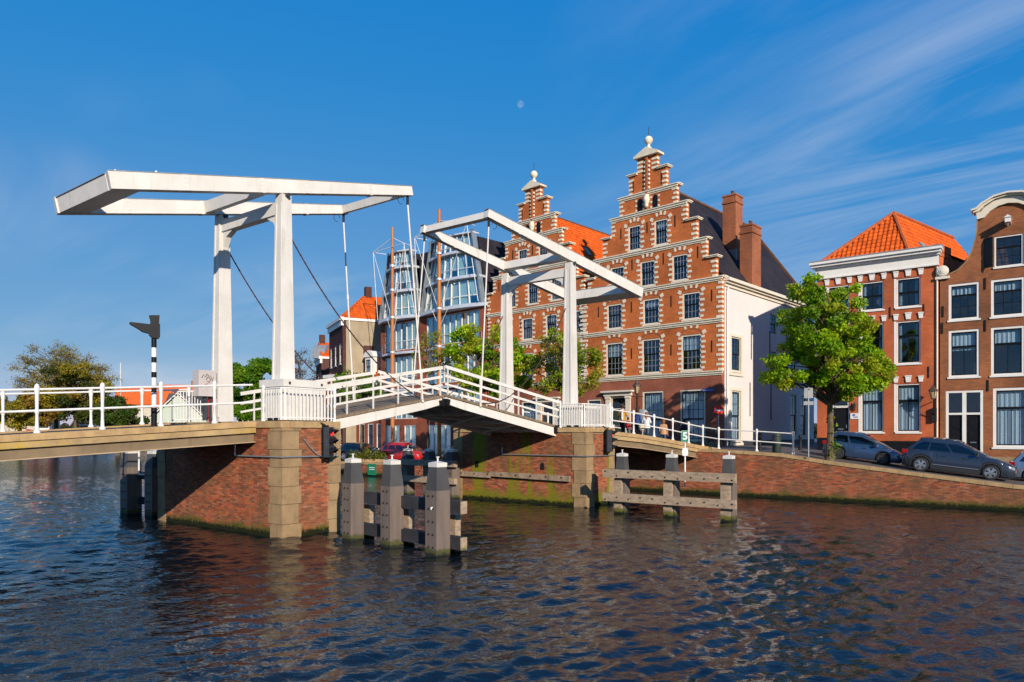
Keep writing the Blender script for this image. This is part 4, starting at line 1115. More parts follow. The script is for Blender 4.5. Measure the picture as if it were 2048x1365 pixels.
# ============================================================ HOUSES ON THE FAR QUAY
BLOCK = _unit_cube(); BLOCK.name = 'stone_block'; BLOCK.materials.append(MT['sandstone'])
def pip(poly, x, y):
    c = False
    for (xa, ya), (xb, yb) in zip(poly, poly[1:]+poly[:1]):
        if (ya > y) != (yb > y) and x < (xb-xa)*(y-ya)/(yb-ya)+xa: c = not c
    return c
def tile_poly(mb, cols, pts, tw=.24, tl=.34, jitter=.25):
    """tiles over a flat roof face; pts[0]->pts[1] is the eave, anticlockwise from outside"""
    pts = [Vector(p) for p in pts]; eu = (pts[1]-pts[0]).normalized()
    n = (pts[1]-pts[0]).cross(pts[-1]-pts[0]).normalized(); ev = n.cross(eu)
    q = [((p-pts[0]).dot(eu), (p-pts[0]).dot(ev)) for p in pts]
    u0 = min(a for a, b in q); lu = max(a for a, b in q)-u0; lv = max(b for a, b in q)
    pantiles(mb, cols, pts[0]+eu*u0, eu, ev, lu, lv, lambda a, b: pip(q, a+u0, b), tw, tl, jitter)

F1 = Vector((-.723, .691, 0)).normalized(); RZ1 = math.atan2(-F1.y, -F1.x)       # step-gable street front
A_ = Vector((13.5, 45.0, 0))
MT['slates'] = m_brick('slate_courses', (.040, .034, .042), (.030, .026, .033), (.012, .011, .013), stain=(.055, .05, .055), bw=.24, rh=.15, ms=.012, samt=.35, big=.5)
TIERS = [(5.6, 13.28), (5.2, 14.66), (4.5, 15.98), (3.8, 17.4), (3.05, 18.7), (2.33, 20.04), (1.52, 21.47), (.80, 22.55)]
def step_house(origin, label, hw0, zg, dz, rows, ground, doors, roofmat, is_big):
    h = thing('step_gable_house', origin, RZ1, label=label, cat='house')
    xc = -hw0
    T = [(hw0, 13.28)]+[(a, b+dz) for a, b in TIERS[1:]]
    Z1 = 7.2
    # walls
    holes_g = [(xc+c-w/2, xc+c+w/2, z0, z0+hh) for c, z0, w, hh in ground+doors]
    wall([(xc-hw0, zg-.6), (xc+hw0, zg-.6), (xc+hw0, Z1), (xc-hw0, Z1)], holes_g).build('ground_floor_wall', MT['br_ground'], h)
    out = []; z = Z1
    for a, b in T: out += [(xc+a, z), (xc+a, b)]; z = b
    left = []; z = Z1
    for a, b in T: left += [(xc-a, z), (xc-a, b)]; z = b
    out += left[::-1]
    holes = [(xc+c-w/2, xc+c+w/2, z0, z0+hh) for r in rows for c, z0, w, hh in r]
    wall(out, holes).build('gable_wall', MT['br_orange'], h)
    # body behind
    D = 15.6; m = MB()
    for x in ((xc-hw0+.001,) if is_big else (xc-hw0+.001, xc+hw0-.001)): m.add([(x, .35, zg-.6), (x, D, zg-.6), (x, D, 13.2), (x, .35, 13.2)], [(0, 1, 2, 3)])
    m.add([(xc-hw0, D, zg-.6), (xc+hw0, D, zg-.6), (xc+hw0, D, 13.2), (xc, D, 21), (xc-hw0, D, 13.2)], [(4, 3, 2, 1, 0)])
    m.build('rear_walls', MT['br_brown'], h)
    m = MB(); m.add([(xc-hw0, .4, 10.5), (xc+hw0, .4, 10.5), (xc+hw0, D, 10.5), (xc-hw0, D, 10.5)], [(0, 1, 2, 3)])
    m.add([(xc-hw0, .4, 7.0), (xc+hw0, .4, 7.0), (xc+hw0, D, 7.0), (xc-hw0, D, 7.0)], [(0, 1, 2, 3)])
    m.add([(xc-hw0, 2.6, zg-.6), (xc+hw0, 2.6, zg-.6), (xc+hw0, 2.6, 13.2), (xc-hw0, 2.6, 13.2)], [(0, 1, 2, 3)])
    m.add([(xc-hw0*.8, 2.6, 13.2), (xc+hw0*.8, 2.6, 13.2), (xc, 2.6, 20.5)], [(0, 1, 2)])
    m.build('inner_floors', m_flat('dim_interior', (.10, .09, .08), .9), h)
    # roof
    ze, zr = 13.32, 21.0+dz*.5
    ov = .0
    rf = MB()
    for sgn in (1, -1):
        a = [(xc+sgn*(hw0+.05), .42, ze), (xc+sgn*(hw0+.05), D, ze), (xc, D, zr), (xc, .42, zr)]
        b = [(x-sgn*.02, y, zz_-.12) for x, y, zz_ in a]
        rf.hexa([a[0], a[1], a[2], a[3], b[0], b[1], b[2], b[3]])
    roof = rf.build('roof', roofmat, h, fixn=True)
    m = MB()
    for i in range(44): m.tube([(xc, .45+(D-.45)*i/44, zr+.04), (xc, .45+(D-.45)*(i+1)/44-.01, zr+.055)], .12, 8)
    m.build('ridge_tiles', MT['ridge'], roof, smooth=True)
    if not is_big:
        m = MB(); cols = []
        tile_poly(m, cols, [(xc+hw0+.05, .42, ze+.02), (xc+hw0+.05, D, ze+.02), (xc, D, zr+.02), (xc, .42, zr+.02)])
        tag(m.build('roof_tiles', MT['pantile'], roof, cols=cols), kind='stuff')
        for yy, t_ in ((4.6, .62), (7.2, .62)):
            x = xc+(hw0)*(1-t_); zz_ = ze+(zr-ze)*t_
            MB().obox((x, yy, zz_+.12), (-.25, 0, .34), (0, .22, 0), (.06, 0, .05)).build('skylight', MT['zinc'], roof)
    # windows
    for ri, r in enumerate(rows):
        for c, z0, w, hh in r:
            x = xc+c
            window(h, x-w/2, x+w/2, z0, z0+hh, cols=4, rows=(3, 2) if ri < 1 else (2, 2), split=.56, fw=.10, sw=.045, bw=.024, barmat='greybar',
                   curtain=random.choice([None, None, ('top', .45), ('pair', .22)]) if ri == 0 else random.choice([None, None, None, ('pair', .2), ('top', .3)]))
    for c, z0, w, hh in ground:
        x = xc+c; window(h, x-w/2, x+w/2, z0, z0+hh, cols=4, rows=(2, 3), split=.42, fw=.11, sw=.05, bw=.024, curtain=('full', 1), each=False)
    for c, z0, w, hh in doors:
        x = xc+c; m = MB(); m.box(x-w/2, x+w/2, .12, .18, z0, z0+2.5)
        for i in range(2):
            for j in range(3): m.box(x-w/2+.12+i*w*.46, x-w/2+.12+i*w*.46+w*.34, .10, .119, z0+.2+j*.76, z0+.2+j*.76+.6)
        d = m.build('door', MT['darkgreen'], h); MB().box(x+w/2-.2, x+w/2-.14, .03, .10, z0+1.05, z0+1.15).build('handle', MT['rim'], d)
        window(h, x-w/2, x+w/2, z0+2.52, z0+hh, cols=4, rows=(1,), split=1.0, sill=False, fw=.08, name='fanlight')
        for e in (-1, 1):
            m = MB(); xx = x+e*(w/2+.22); m.box(xx-.2, xx+.2, -.10, 0, z0, z0+hh+.05); m.box(xx-.24, xx+.24, -.14, 0, z0, z0+.35); m.box(xx-.24, xx+.24, -.14, 0, z0+hh-.12, z0+hh+.06)
            m.build('pilaster', MT['cream'], d)
        m = MB(); m.box(x-w/2-.55, x+w/2+.55, -.16, 0, z0+hh+.07, z0+hh+.32); m.box(x-w/2-.7, x+w/2+.7, -.34, 0, z0+hh+.33, z0+hh+.45); m.build('entablature', MT['cream'], d)
        MB().box(x-w/2-.5, x+w/2+.5, -.5, 0, z0-.2, z0-.004).build('doorstep', MT['stone'], d)
    # belt courses
    def belt(a, z, nm='belt_course', mat='sandstone'):
        m = MB(); m.box(xc-a-.06, xc+a+.06, -.11, .0, z-.10, z+.03); m.box(xc-a-.12, xc+a+.12, -.17, .0, z+.032, z+.10)
        m.box(xc-a+.02, xc+a-.02, -.05, 0, z-.20, z-.102); return m.build(nm, MT[mat], h)
    for a, z in ((hw0, Z1), (hw0, 10.58), (hw0, 13.28), (4.5, 15.98+dz), (3.05, 18.7+dz), (2.33, 20.04+dz)): belt(a, z)
    # caps on the steps
    for i in range(len(T)-1):
        a, b = T[i]; a2 = T[i+1][0]
        for e in (-1, 1):
            x0, x1 = sorted((xc+e*(a2+.003), xc+e*(a+.14)))
            m = MB(); m.box(x0, x1, -.14 if i not in (0, 2, 4, 5) else .005, .50, b+.002, b+.07); m.box(x0, x1+(.05 if e > 0 else 0), -.19 if i not in (0, 2, 4, 5) else .005, .54, b+.071, b+.13)
            m.build('step_cap', MT['sandstone'], h)
    # stone blocks at the edges of every step
    zlow = Z1
    for i, (a, b) in enumerate(T):
        z = zlow+.18; k = 0
        while z < b-.12:
            wd = (.40 if k % 2 else .28) if i < len(T)-1 else .46
            if not (i == 0 and is_big is False and False):
                for e in (-1, 1):
                    inst('stone_block', BLOCK, h, (xc+e*(a-wd/2+.012), .10, z), (wd, .26, .155))
            z += .31; k += 1
        zlow = b
    # blocks round the windows
    for ri, r in enumerate(rows):
        for c, z0, w, hh in r:
            x = xc+c; n = int(hh/.30); 
            for k in range(n):
                wd = .30 if k % 2 else .22
                for e in (-1, 1):
                    inst('stone_block', BLOCK, h, (x+e*(w/2+wd/2+.004), .035, z0+.14+k*hh/n), (wd, .12, .15))
            # relieving arch: springers and three voussoirs
            rise = .34 if ri == 0 else .2
            for e in (-1, 1):
                inst('stone_block', BLOCK, h, (x+e*(w/2+.20), .03, z0+hh+.10), (.26, .12, .24), rot=(0, e*-.5, 0))
                inst('stone_block', BLOCK, h, (x+e*w*.30, .03, z0+hh+rise+.16), (.15, .12, .27), rot=(0, e*.33, 0))
            inst('stone_block', BLOCK, h, (x, .028, z0+hh+rise+.22), (.16, .13, .28))
            m = MB(); n2 = 10
            for j in range(n2):
                def pa(t): return (x+(t-.5)*(w+.12), z0+hh+.03+(rise)*(1-(2*t-1)**2))
                (xa, za), (xb, zb) = pa(j/n2), pa((j+1)/n2)
                m.add([(xa, -.014, za), (xb, -.014, zb), (xb, .01, zb), (xa, .01, za), (xa, -.014, za+.16), (xb, -.014, zb+.16), (xb, .01, zb+.16), (xa, .01, za+.16)],
                      [(0, 1, 5, 4), (4, 5, 6, 7), (0, 3, 2, 1), (3, 7, 6, 2), (1, 2, 6, 5), (0, 4, 7, 3)])
            m.build('relieving_arch', MT['br_arch'], h)
    # niches near the top and the pinnacle
    zt5 = 18.85+dz
    for e in (-1, 1):
        m = MB(); m.extrude([(-.21, 0), (.21, 0), (.21, .68), (.15, .84), (0, .92), (-.15, .84), (-.21, .68)], lambda p, q, t, e=e: (xc+e*.62+p, t, zt5+q), -.012, .02)
        m.build('attic_window', MT['black'], h, fixn=True)
        for k in range(3):
            for s in (-1, 1): inst('stone_block', BLOCK, h, (xc+e*.62+s*.30, .02, zt5+.1+k*.34), (.14, .10, .13))
    zt = T[-1][1]
    for k in range(7):
        for e in (-1, 1): inst('stone_block', BLOCK, h, (xc+e*.16, -.045, 20.35+dz+k*.30), (.10, .14, .15))
    m = MB(); m.box(xc-.08, xc+.08, -.14, 0, 19.9+dz, zt); m.build('pinnacle_pilaster', MT['br_orange'], h)
    m = MB(); m.box(xc-1.0, xc+1.0, -.24, .55, zt+.002, zt+.14)
    m.extrude([(-1.02, zt+.141), (1.02, zt+.141), (0, zt+.62)], lambda p, q, t: (xc+p, t, q), -.24, .55)
    pd = m.build('pediment', MT['sandstone'], h, fixn=True)
    m = MB(); zb = zt+.55
    prof = [(.20, 0), (.20, .12), (.12, .16), (.10, .30), (.13, .34)]+[(.30*sin(pi*j/9), .62-.30*cos(pi*j/9)) for j in range(2, 9)]+[(.02, .94)]
    m.lathe((xc, .15, zb), prof, 14); m.build('ball_finial', MT['sandstone'], pd, smooth=True)
    m = MB(); m.tube([(xc, .15, zb+.9), (xc, .15, zb+1.55)], .02, 5); m.build('iron_rod', MT['iron'], pd)
    # carved head under the pinnacle
    m = MB(); m.lathe((xc, -.12, 19.35+dz), [(.02, -.42), (.13, -.33), (.15, -.1), (.22, .05), (.24, .25), (.18, .42), (.2, .5)], 9); m.build('console', MT['sandstone'], h, smooth=True)
    # wall anchors
    m = None
    for z, xs in ((8.9, (-4.2, -1.3, 1.9, 4.9)), (12.2, (-4.2, -1.3, 1.9, 4.9)), (15.2, (-3.8, -1.25, 1.3, 3.9)), (17.6, (-2.2, 0, 2.2)), (20.75, (-1.15, 1.15))):
        for x in xs:
            if abs(x) > hw0-.4: continue
            MB().box(xc+x-.025, xc+x+.025, -.035, -.001, z+dz*(z > 13)-.38, z+dz*(z > 13)+.38).build('wall_anchor', MT['iron'], h)
    MB().box(xc-hw0, xc+hw0, -.06, -.001, zg-.5, zg+.35).build('plinth', MT['stone'], h)
    return h
MT['ridge'] = m_var('ridge_tile', (.19, .085, .045), (.10, .055, .035), 3, .85)
MT['darkgreen'] = m_flat('dark_green_door', (.03, .045, .035), .4)
MT['br_arch'] = m_brick('arch_brick', (.50, .12, .036), (.38, .09, .03), (.40, .16, .07), bw=.066, rh=.22)
rows_big = [[(3.4, 7.42, 1.48, 2.38), (.3, 7.42, 1.48, 2.38), (-2.8, 7.42, 1.48, 2.38)],
            [(3.4, 10.82, 1.32, 1.78), (.3, 10.82, 1.32, 1.78), (-2.8, 10.82, 1.32, 1.78)],
            [(2.55, 13.52, 1.18, 1.75), (0, 13.52, 1.18, 1.75), (-2.55, 13.52, 1.18, 1.75)],
            [(1.08, 16.2, 1.05, 1.75), (-1.08, 16.2, 1.05, 1.75)]]
hb_ = step_house(A_, 'larger step-gabled brick house with slate roof and white plastered side wall', 5.6, 2.35, 0.0, rows_big,
    [(3.5, 2.75, 1.85, 3.4), (.45, 2.75, 1.7, 3.4), (-4.6, 2.75, 1.3, 3.0)], [(-2.45, 2.45, 1.3, 3.4)], MT['slates'], True)
rows_left = [[(4.5, 7.42, 1.4, 2.3), (1.95, 7.42, 1.4, 2.3), (-.65, 7.42, 1.4, 2.3), (-3.3, 7.42, 1.4, 2.3)],
             [(4.55, 10.82, 1.15, 1.75), (1.95, 10.82, 1.15, 1.75), (-.6, 10.82, 1.15, 1.75), (-3.1, 10.82, 1.15, 1.75)],
             [(2.45, 13.62, 1.12, 1.75), (0, 13.62, 1.12, 1.75), (-2.45, 13.62, 1.12, 1.75)],
             [(1.12, 16.5, 1.0, 1.75), (-1.12, 16.5, 1.0, 1.75)]]
hl_ = step_house(A_+F1*11.215, 'left step-gabled brick house with orange tiled roof behind the right portal', 5.15, 2.0, 0.35, rows_left,
    [(3.4, 2.6, 1.6, 3.2), (-.4, 2.6, 1.6, 3.2), (-3.4, 2.6, 1.5, 3.2)], [(1.6, 2.2, 1.2, 3.4)], MT['pantile_base'] if 'pantile_base' in MT else m_flat('tile_underlay', (.35, .09, .03), .8), False)

# white plastered side of the larger house (seen from the canal on its right side)
def big_side():
    h = hb_; D = 15.6
    wins = [(1.25, 2.65, 7.35, 9.6), (1.3, 2.6, 2.75, 6.05), (7.3, 8.4, 10.4, 11.9), (7.4, 8.5, 7.2, 9.2), (10.8, 12.0, 7.2, 9.0), (10.9, 12.1, 3.0, 6.2), (12.9, 14.0, 3.0, 6.2)]
    m = wall([(.351, 1.7), (D, 1.7), (D, 13.0), (.351, 13.0)], wins, th=.3)
    o = m.build('side_wall', MT['stucco'], h); o.rotation_euler = (0, 0, pi/2)
    for i, (a, b, c, d) in enumerate(wins):
        w = window(h, a, b, c, d, cols=2 if i > 1 else 3, rows=(2, 2), split=.5, fw=.08, frame='cream', curtain=('full', 1) if i == 1 else None, sill=i < 2)
        w.rotation_euler = (0, 0, pi/2)
        if i < 2:
            m = MB(); m.box(a-.22, a-.002, -.05, 0, c-.15, d+.2); m.box(b+.002, b+.22, -.05, 0, c-.15, d+.2); m.box(a-.001, b+.001, -.05, 0, d+.004, d+.2); m.box(a-.3, b+.3, -.09, 0, c-.32, c-.152)
            f = m.build('architrave', MT['cream'], h); f.rotation_euler = (0, 0, pi/2)
    m = MB(); m.box(.30, D, -.10, .10, 12.75, 12.95); m.box(.25, D, -.26, .10, 12.951, 13.08); m.box(.20, D, -.42, .2, 13.081, 13.28)
    f = m.build('gutter_cornice', MT['cream'], h); f.rotation_euler = (0, 0, pi/2)
    m = MB(); m.tube([(.18, .55, 12.7), (.09, .55, 12.4), (.09, .55, 2.2)], .05, 8); m.build('downpipe', MT['whiteframe'], h, smooth=True)
    for y, z0, z1 in ((4.2, 8.3, 10.7), (4.0, 4.4, 6.7), (7.2, 7.9, 10.6), (7.4, 4.2, 6.8), (.36+.3, 4.6, 6.9), (.62, 9.0, 11.2), (10.2, 9.5, 12)):
        MB().box(.004, .045, y-.025, y+.025, z0, z1).build('wall_anchor', MT['iron'], h)
    MB().box(.003, .04, .36, D, 1.7, 2.75).build('plinth', m_flat('dark_plinth', (.04, .04, .042), .6), h)
    # chimneys
    for x0, x1, y0, y1, z0, z1, nm in ((-.75, .12, 4.1, 5.5, 13.0, 17.5, 'chimney'), (-2.7, -1.7, 5.4, 6.5, 14.5, 20.3, 'chimney')):
        m = MB(); m.box(x0, x1, y0, y1, z0, z1); m.box(x0-.06, x1+.06, y0-.06, y1+.06, z1-.5, z1-.36); m.box(x0-.05, x1+.05, y0-.05, y1+.05, z1+.001, z1+.12)
        c = m.build(nm, MT['br_chimney'], h)
        m = MB(); m.lathe(((x0+x1)/2, (y0+y1)/2, z1+.12), [(.11, 0), (.10, .3), (.13, .32), (.13, .38)], 10); m.build('chimney_pot', MT['ridge'], c, smooth=True)
    m = MB(); m.add([(-2.75, 5.2, 16.0), (-1.2, 5.2, 14.2), (-1.2, 5.37, 14.5), (-2.75, 5.37, 16.5)], [(0, 1, 2, 3)])
    m.box(-2.9, -1.6, 5.3, 5.39, 15.6, 16.4); m.build('lead_flashing', MT['zinc'], h)
    # gable verge at the back
    m = MB(); m.beam((.05, 15.7, 13.3), (-5.6, 15.7, 21.15), .16, .22, side=(0, 1, 0)); m.build('rear_verge', MT['ridge'], h)
big_side()

# ---- red brick house with white cornice and hipped orange roof
DV = Vector((.79, .613, 0))
RQ = math.atan2(-.6, .8)
def red_house():
    h = thing('red_brick_house', uv(8.06, 8), RQ, label='red brick house with deep white cornice and hipped orange tile roof', cat='house')
    Wd = 6.32; cols_ = [(.59, 1.79), (2.41, 3.61), (4.26, 5.46)]; rws = [(10.15, 11.80), (6.94, 9.36), (3.06, 5.80)]
    holes = [(a, b, c, d) for a, b in cols_ for c, d in rws if not (a < 1 and c < 4)]
    door = (.80, 1.80, 2.15, 5.55); holes.append(door)
    wall([(0, 1.0), (Wd, 1.0), (Wd, 12.32), (0, 12.32)], holes).build('front_wall', MT['br_red'], h)
    back = MB(); inv = wmat(h).inverted()
    q = [uv(8.08, 8.34), uv(14.36, 8.34)]; q += [q[1]+DV*11.5, q[0]+DV*11.5]
    for a, b in ((1, 2), (2, 3), (3, 0)): back.add([q[a]+Z*1, q[b]+Z*1, q[b]+Z*13.0, q[a]+Z*13.0], [(0, 1, 2, 3)])
    back.build('side_walls', MT['br_red'], h, W=True)
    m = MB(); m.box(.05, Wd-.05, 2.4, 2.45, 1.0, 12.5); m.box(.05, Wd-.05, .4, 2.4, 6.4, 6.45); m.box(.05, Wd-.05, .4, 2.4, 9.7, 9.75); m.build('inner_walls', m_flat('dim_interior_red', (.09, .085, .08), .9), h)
    cs = {0: ('pair', .2), 1: ('pair', .18), 2: ('full', 1)}
    for a, b in cols_:
        for i, (c, d) in enumerate(rws):
            if a < 1 and c < 4: continue
            window(h, a, b, c, d, frame='whiteframe', cols=2 if i == 0 else 1, lowcols=2, rows=(1, 1), split=.5 if i == 0 else .66, fw=.075, sw=.06, bw=.045, rec=.12, each=True, curtain=cs[i])
            MB().box(a-.12, a-.002, -.02, .0, c, d).build('window_casing', MT['whiteframe'], h)
    for a, b in cols_:
        for i, (c, d) in enumerate(rws):
            if a < 1 and c < 4: continue
            for x, s in ((a-.02, 0), ((a+b)/2, 1), (b+.02, 0)):
                m = MB(); hw = .13 if s else .11; zz0, zz1 = d+.08, d+(.40 if s else .36)
                m.extrude([(-hw*.8, zz0), (hw*.8, zz0), (hw*1.15, zz1), (-hw*1.15, zz1)], lambda p, q, t, x=x: (x+p, t, q), -.07, .01)
                m.box(x-hw*1.3, x+hw*1.3, -.09, .01, zz1+.001, zz1+.06); m.build('keystone', MT['whiteframe'], h, fixn=True)
    # door
    a, b, c, d = door; m = MB(); m.box(a+.07, b-.07, .14, .20, c, c+2.35)
    for j, (u0, u1) in enumerate(((.12, .62), (.74, 1.24), (1.36, 2.2))): m.box(a+.2, b-.2, .12, .139, c+u0, c+u1)
    dr = m.build('door', MT['black'], h); MB().box(a+.35, b-.35, .09, .119, c+1.06, c+1.12).build('letter_slot', MT['rim'], dr); MB().box(b-.2, b-.16, .07, .13, c+1.15, c+1.35).build('handle', MT['rim'], dr)
    m = MB(); m.box(a, a+.07, .05, .2, c, d); m.box(b-.07, b, .05, .2, c, d); m.box(a+.07, b-.07, .05, .2, c+2.36, c+2.46); m.box(a+.07, b-.07, .05, .2, d-.08, d); m.build('door_frame', MT['whiteframe'], h)
    window(h, a+.07, b-.07, c+2.46, d-.08, cols=3, rows=(1,), split=1., sill=False, fw=.03, name='fanlight', frame='whiteframe')
    for k in range(2): MB().box(a-.2-.0*k, b+.25, -.35-.3*(1-k), -.002, c-.42+.2*k, c-.225+.2*k).build('doorstep', MT['stone'], h)
    # cornice
    m = MB(); m.box(-.05, Wd+.02, -.10, 0, 12.30, 12.86); m.box(-.07, Wd+.04, -.16, 0, 12.28, 12.36); m.build('frieze', MT['whiteframe'], h)
    m = MB(); m.box(-.12, Wd+.08, -.22, .3, 12.861, 12.98); m.box(-.25, Wd+.14, -.40, .3, 12.981, 13.12); m.box(-.34, Wd+.2, -.52, .3, 13.121, 13.27); m.build('cornice', MT['whiteframe'], h)
    m = MB(); m.box(-.36, Wd+.22, -.54, .34, 13.271, 13.33); m.build('gutter_edge', MT['zinc'], h)
    for x in (1.02, 5.3): 
        m = MB(); m.box(x-.0, x+.0, 0, 0, 0, 0)
    for x, z in ((2.1, 9.9), (3.94, 9.9), (5.62, 9.9), (2.1, 6.5), (3.94, 6.5), (5.85, 6.4)):
        MB().box(x-.03, x+.03, -.04, -.001, z-.32, z+.32).build('wall_anchor', MT['iron'], h)
    MB().box(0.01, .79, -.03, -.001, 1.2, 2.72).build('plinth', MT['black'], h); MB().box(1.82, Wd-.01, -.03, -.001, 1.0, 2.55).build('plinth', MT['black'], h)
    m = MB(); m.tube([(Wd-.06, -.06, 12.2), (Wd-.06, -.06, 1.5)], .045, 8); m.build('downpipe', MT['cream'], h, smooth=True)
    # roof
    FL, FR = uv(7.95, 8.2, 13.15), uv(12.95, 8.2, 13.15); AP = uv(11.75, 11.0, 16.35); BR = FR+DV*12.5; BL = FL+DV*12.5; RE = AP+DV*9.0
    RE.z = 16.35
    m = MB(); m.add([FL, FR, BR, BL, AP, RE], [(0, 1, 4), (1, 2, 5, 4), (2, 3, 5), (3, 0, 4, 5)])
    pq = [uv(14.1, 8.35), uv(14.4, 8.35), uv(14.4, 8.35)+DV*1.6, uv(14.1, 8.35)+DV*1.6]; pm = MB(); pm.hexa([x+Z*12.9 for x in pq]+[x+Z*13.55 for x in pq]); pm.build('parapet', MT['br_red'], h, W=True, fixn=True)
    roof = m.build('roof', m_flat('roof_underlay', (.30, .08, .03), .8), h, W=True)
    m = MB(); cols = []
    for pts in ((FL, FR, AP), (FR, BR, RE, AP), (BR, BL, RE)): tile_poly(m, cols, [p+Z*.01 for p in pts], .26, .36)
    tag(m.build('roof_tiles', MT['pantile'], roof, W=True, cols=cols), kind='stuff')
    m = MB()
    for a, b in ((FL, AP), (FR, AP), (AP, RE)):
        n = int((b-a).length/.4)
        for i in range(n): m.tube([a.lerp(b, i/n)+Z*.07, a.lerp(b, (i+.97)/n)+Z*.09], [.12, .10], 7)
    m.build('ridge_tiles', MT['pantile_ridge'], roof, W=True, smooth=True)
    fl = MB(); fl.add([FR-Z*.02, uv(14.4, 8.2, 13.13), uv(14.4, 8.2, 13.13)+DV*12.5, BR-Z*.02], [(0, 1, 2, 3)]); fl.build('flat_roof', MT['zinc'], h, W=True)
    n_ = (BR-FR).cross(AP-FR).normalized(); c = FR.lerp(BR, .22).lerp(AP.lerp(RE, .2), .28)+n_*.1
    e1 = (BR-FR).normalized(); e2 = n_.cross(e1)
    MB().obox(c, e1*.32, e2*.42, n_*.05).build('skylight', MT['zinc'], roof, W=True)
MT['pantile_ridge'] = m_var('orange_ridge_tile', (.55, .12, .03), (.36, .09, .03), 3, .8, grime=(.10, .06, .04), gamt=.5)
red_house()

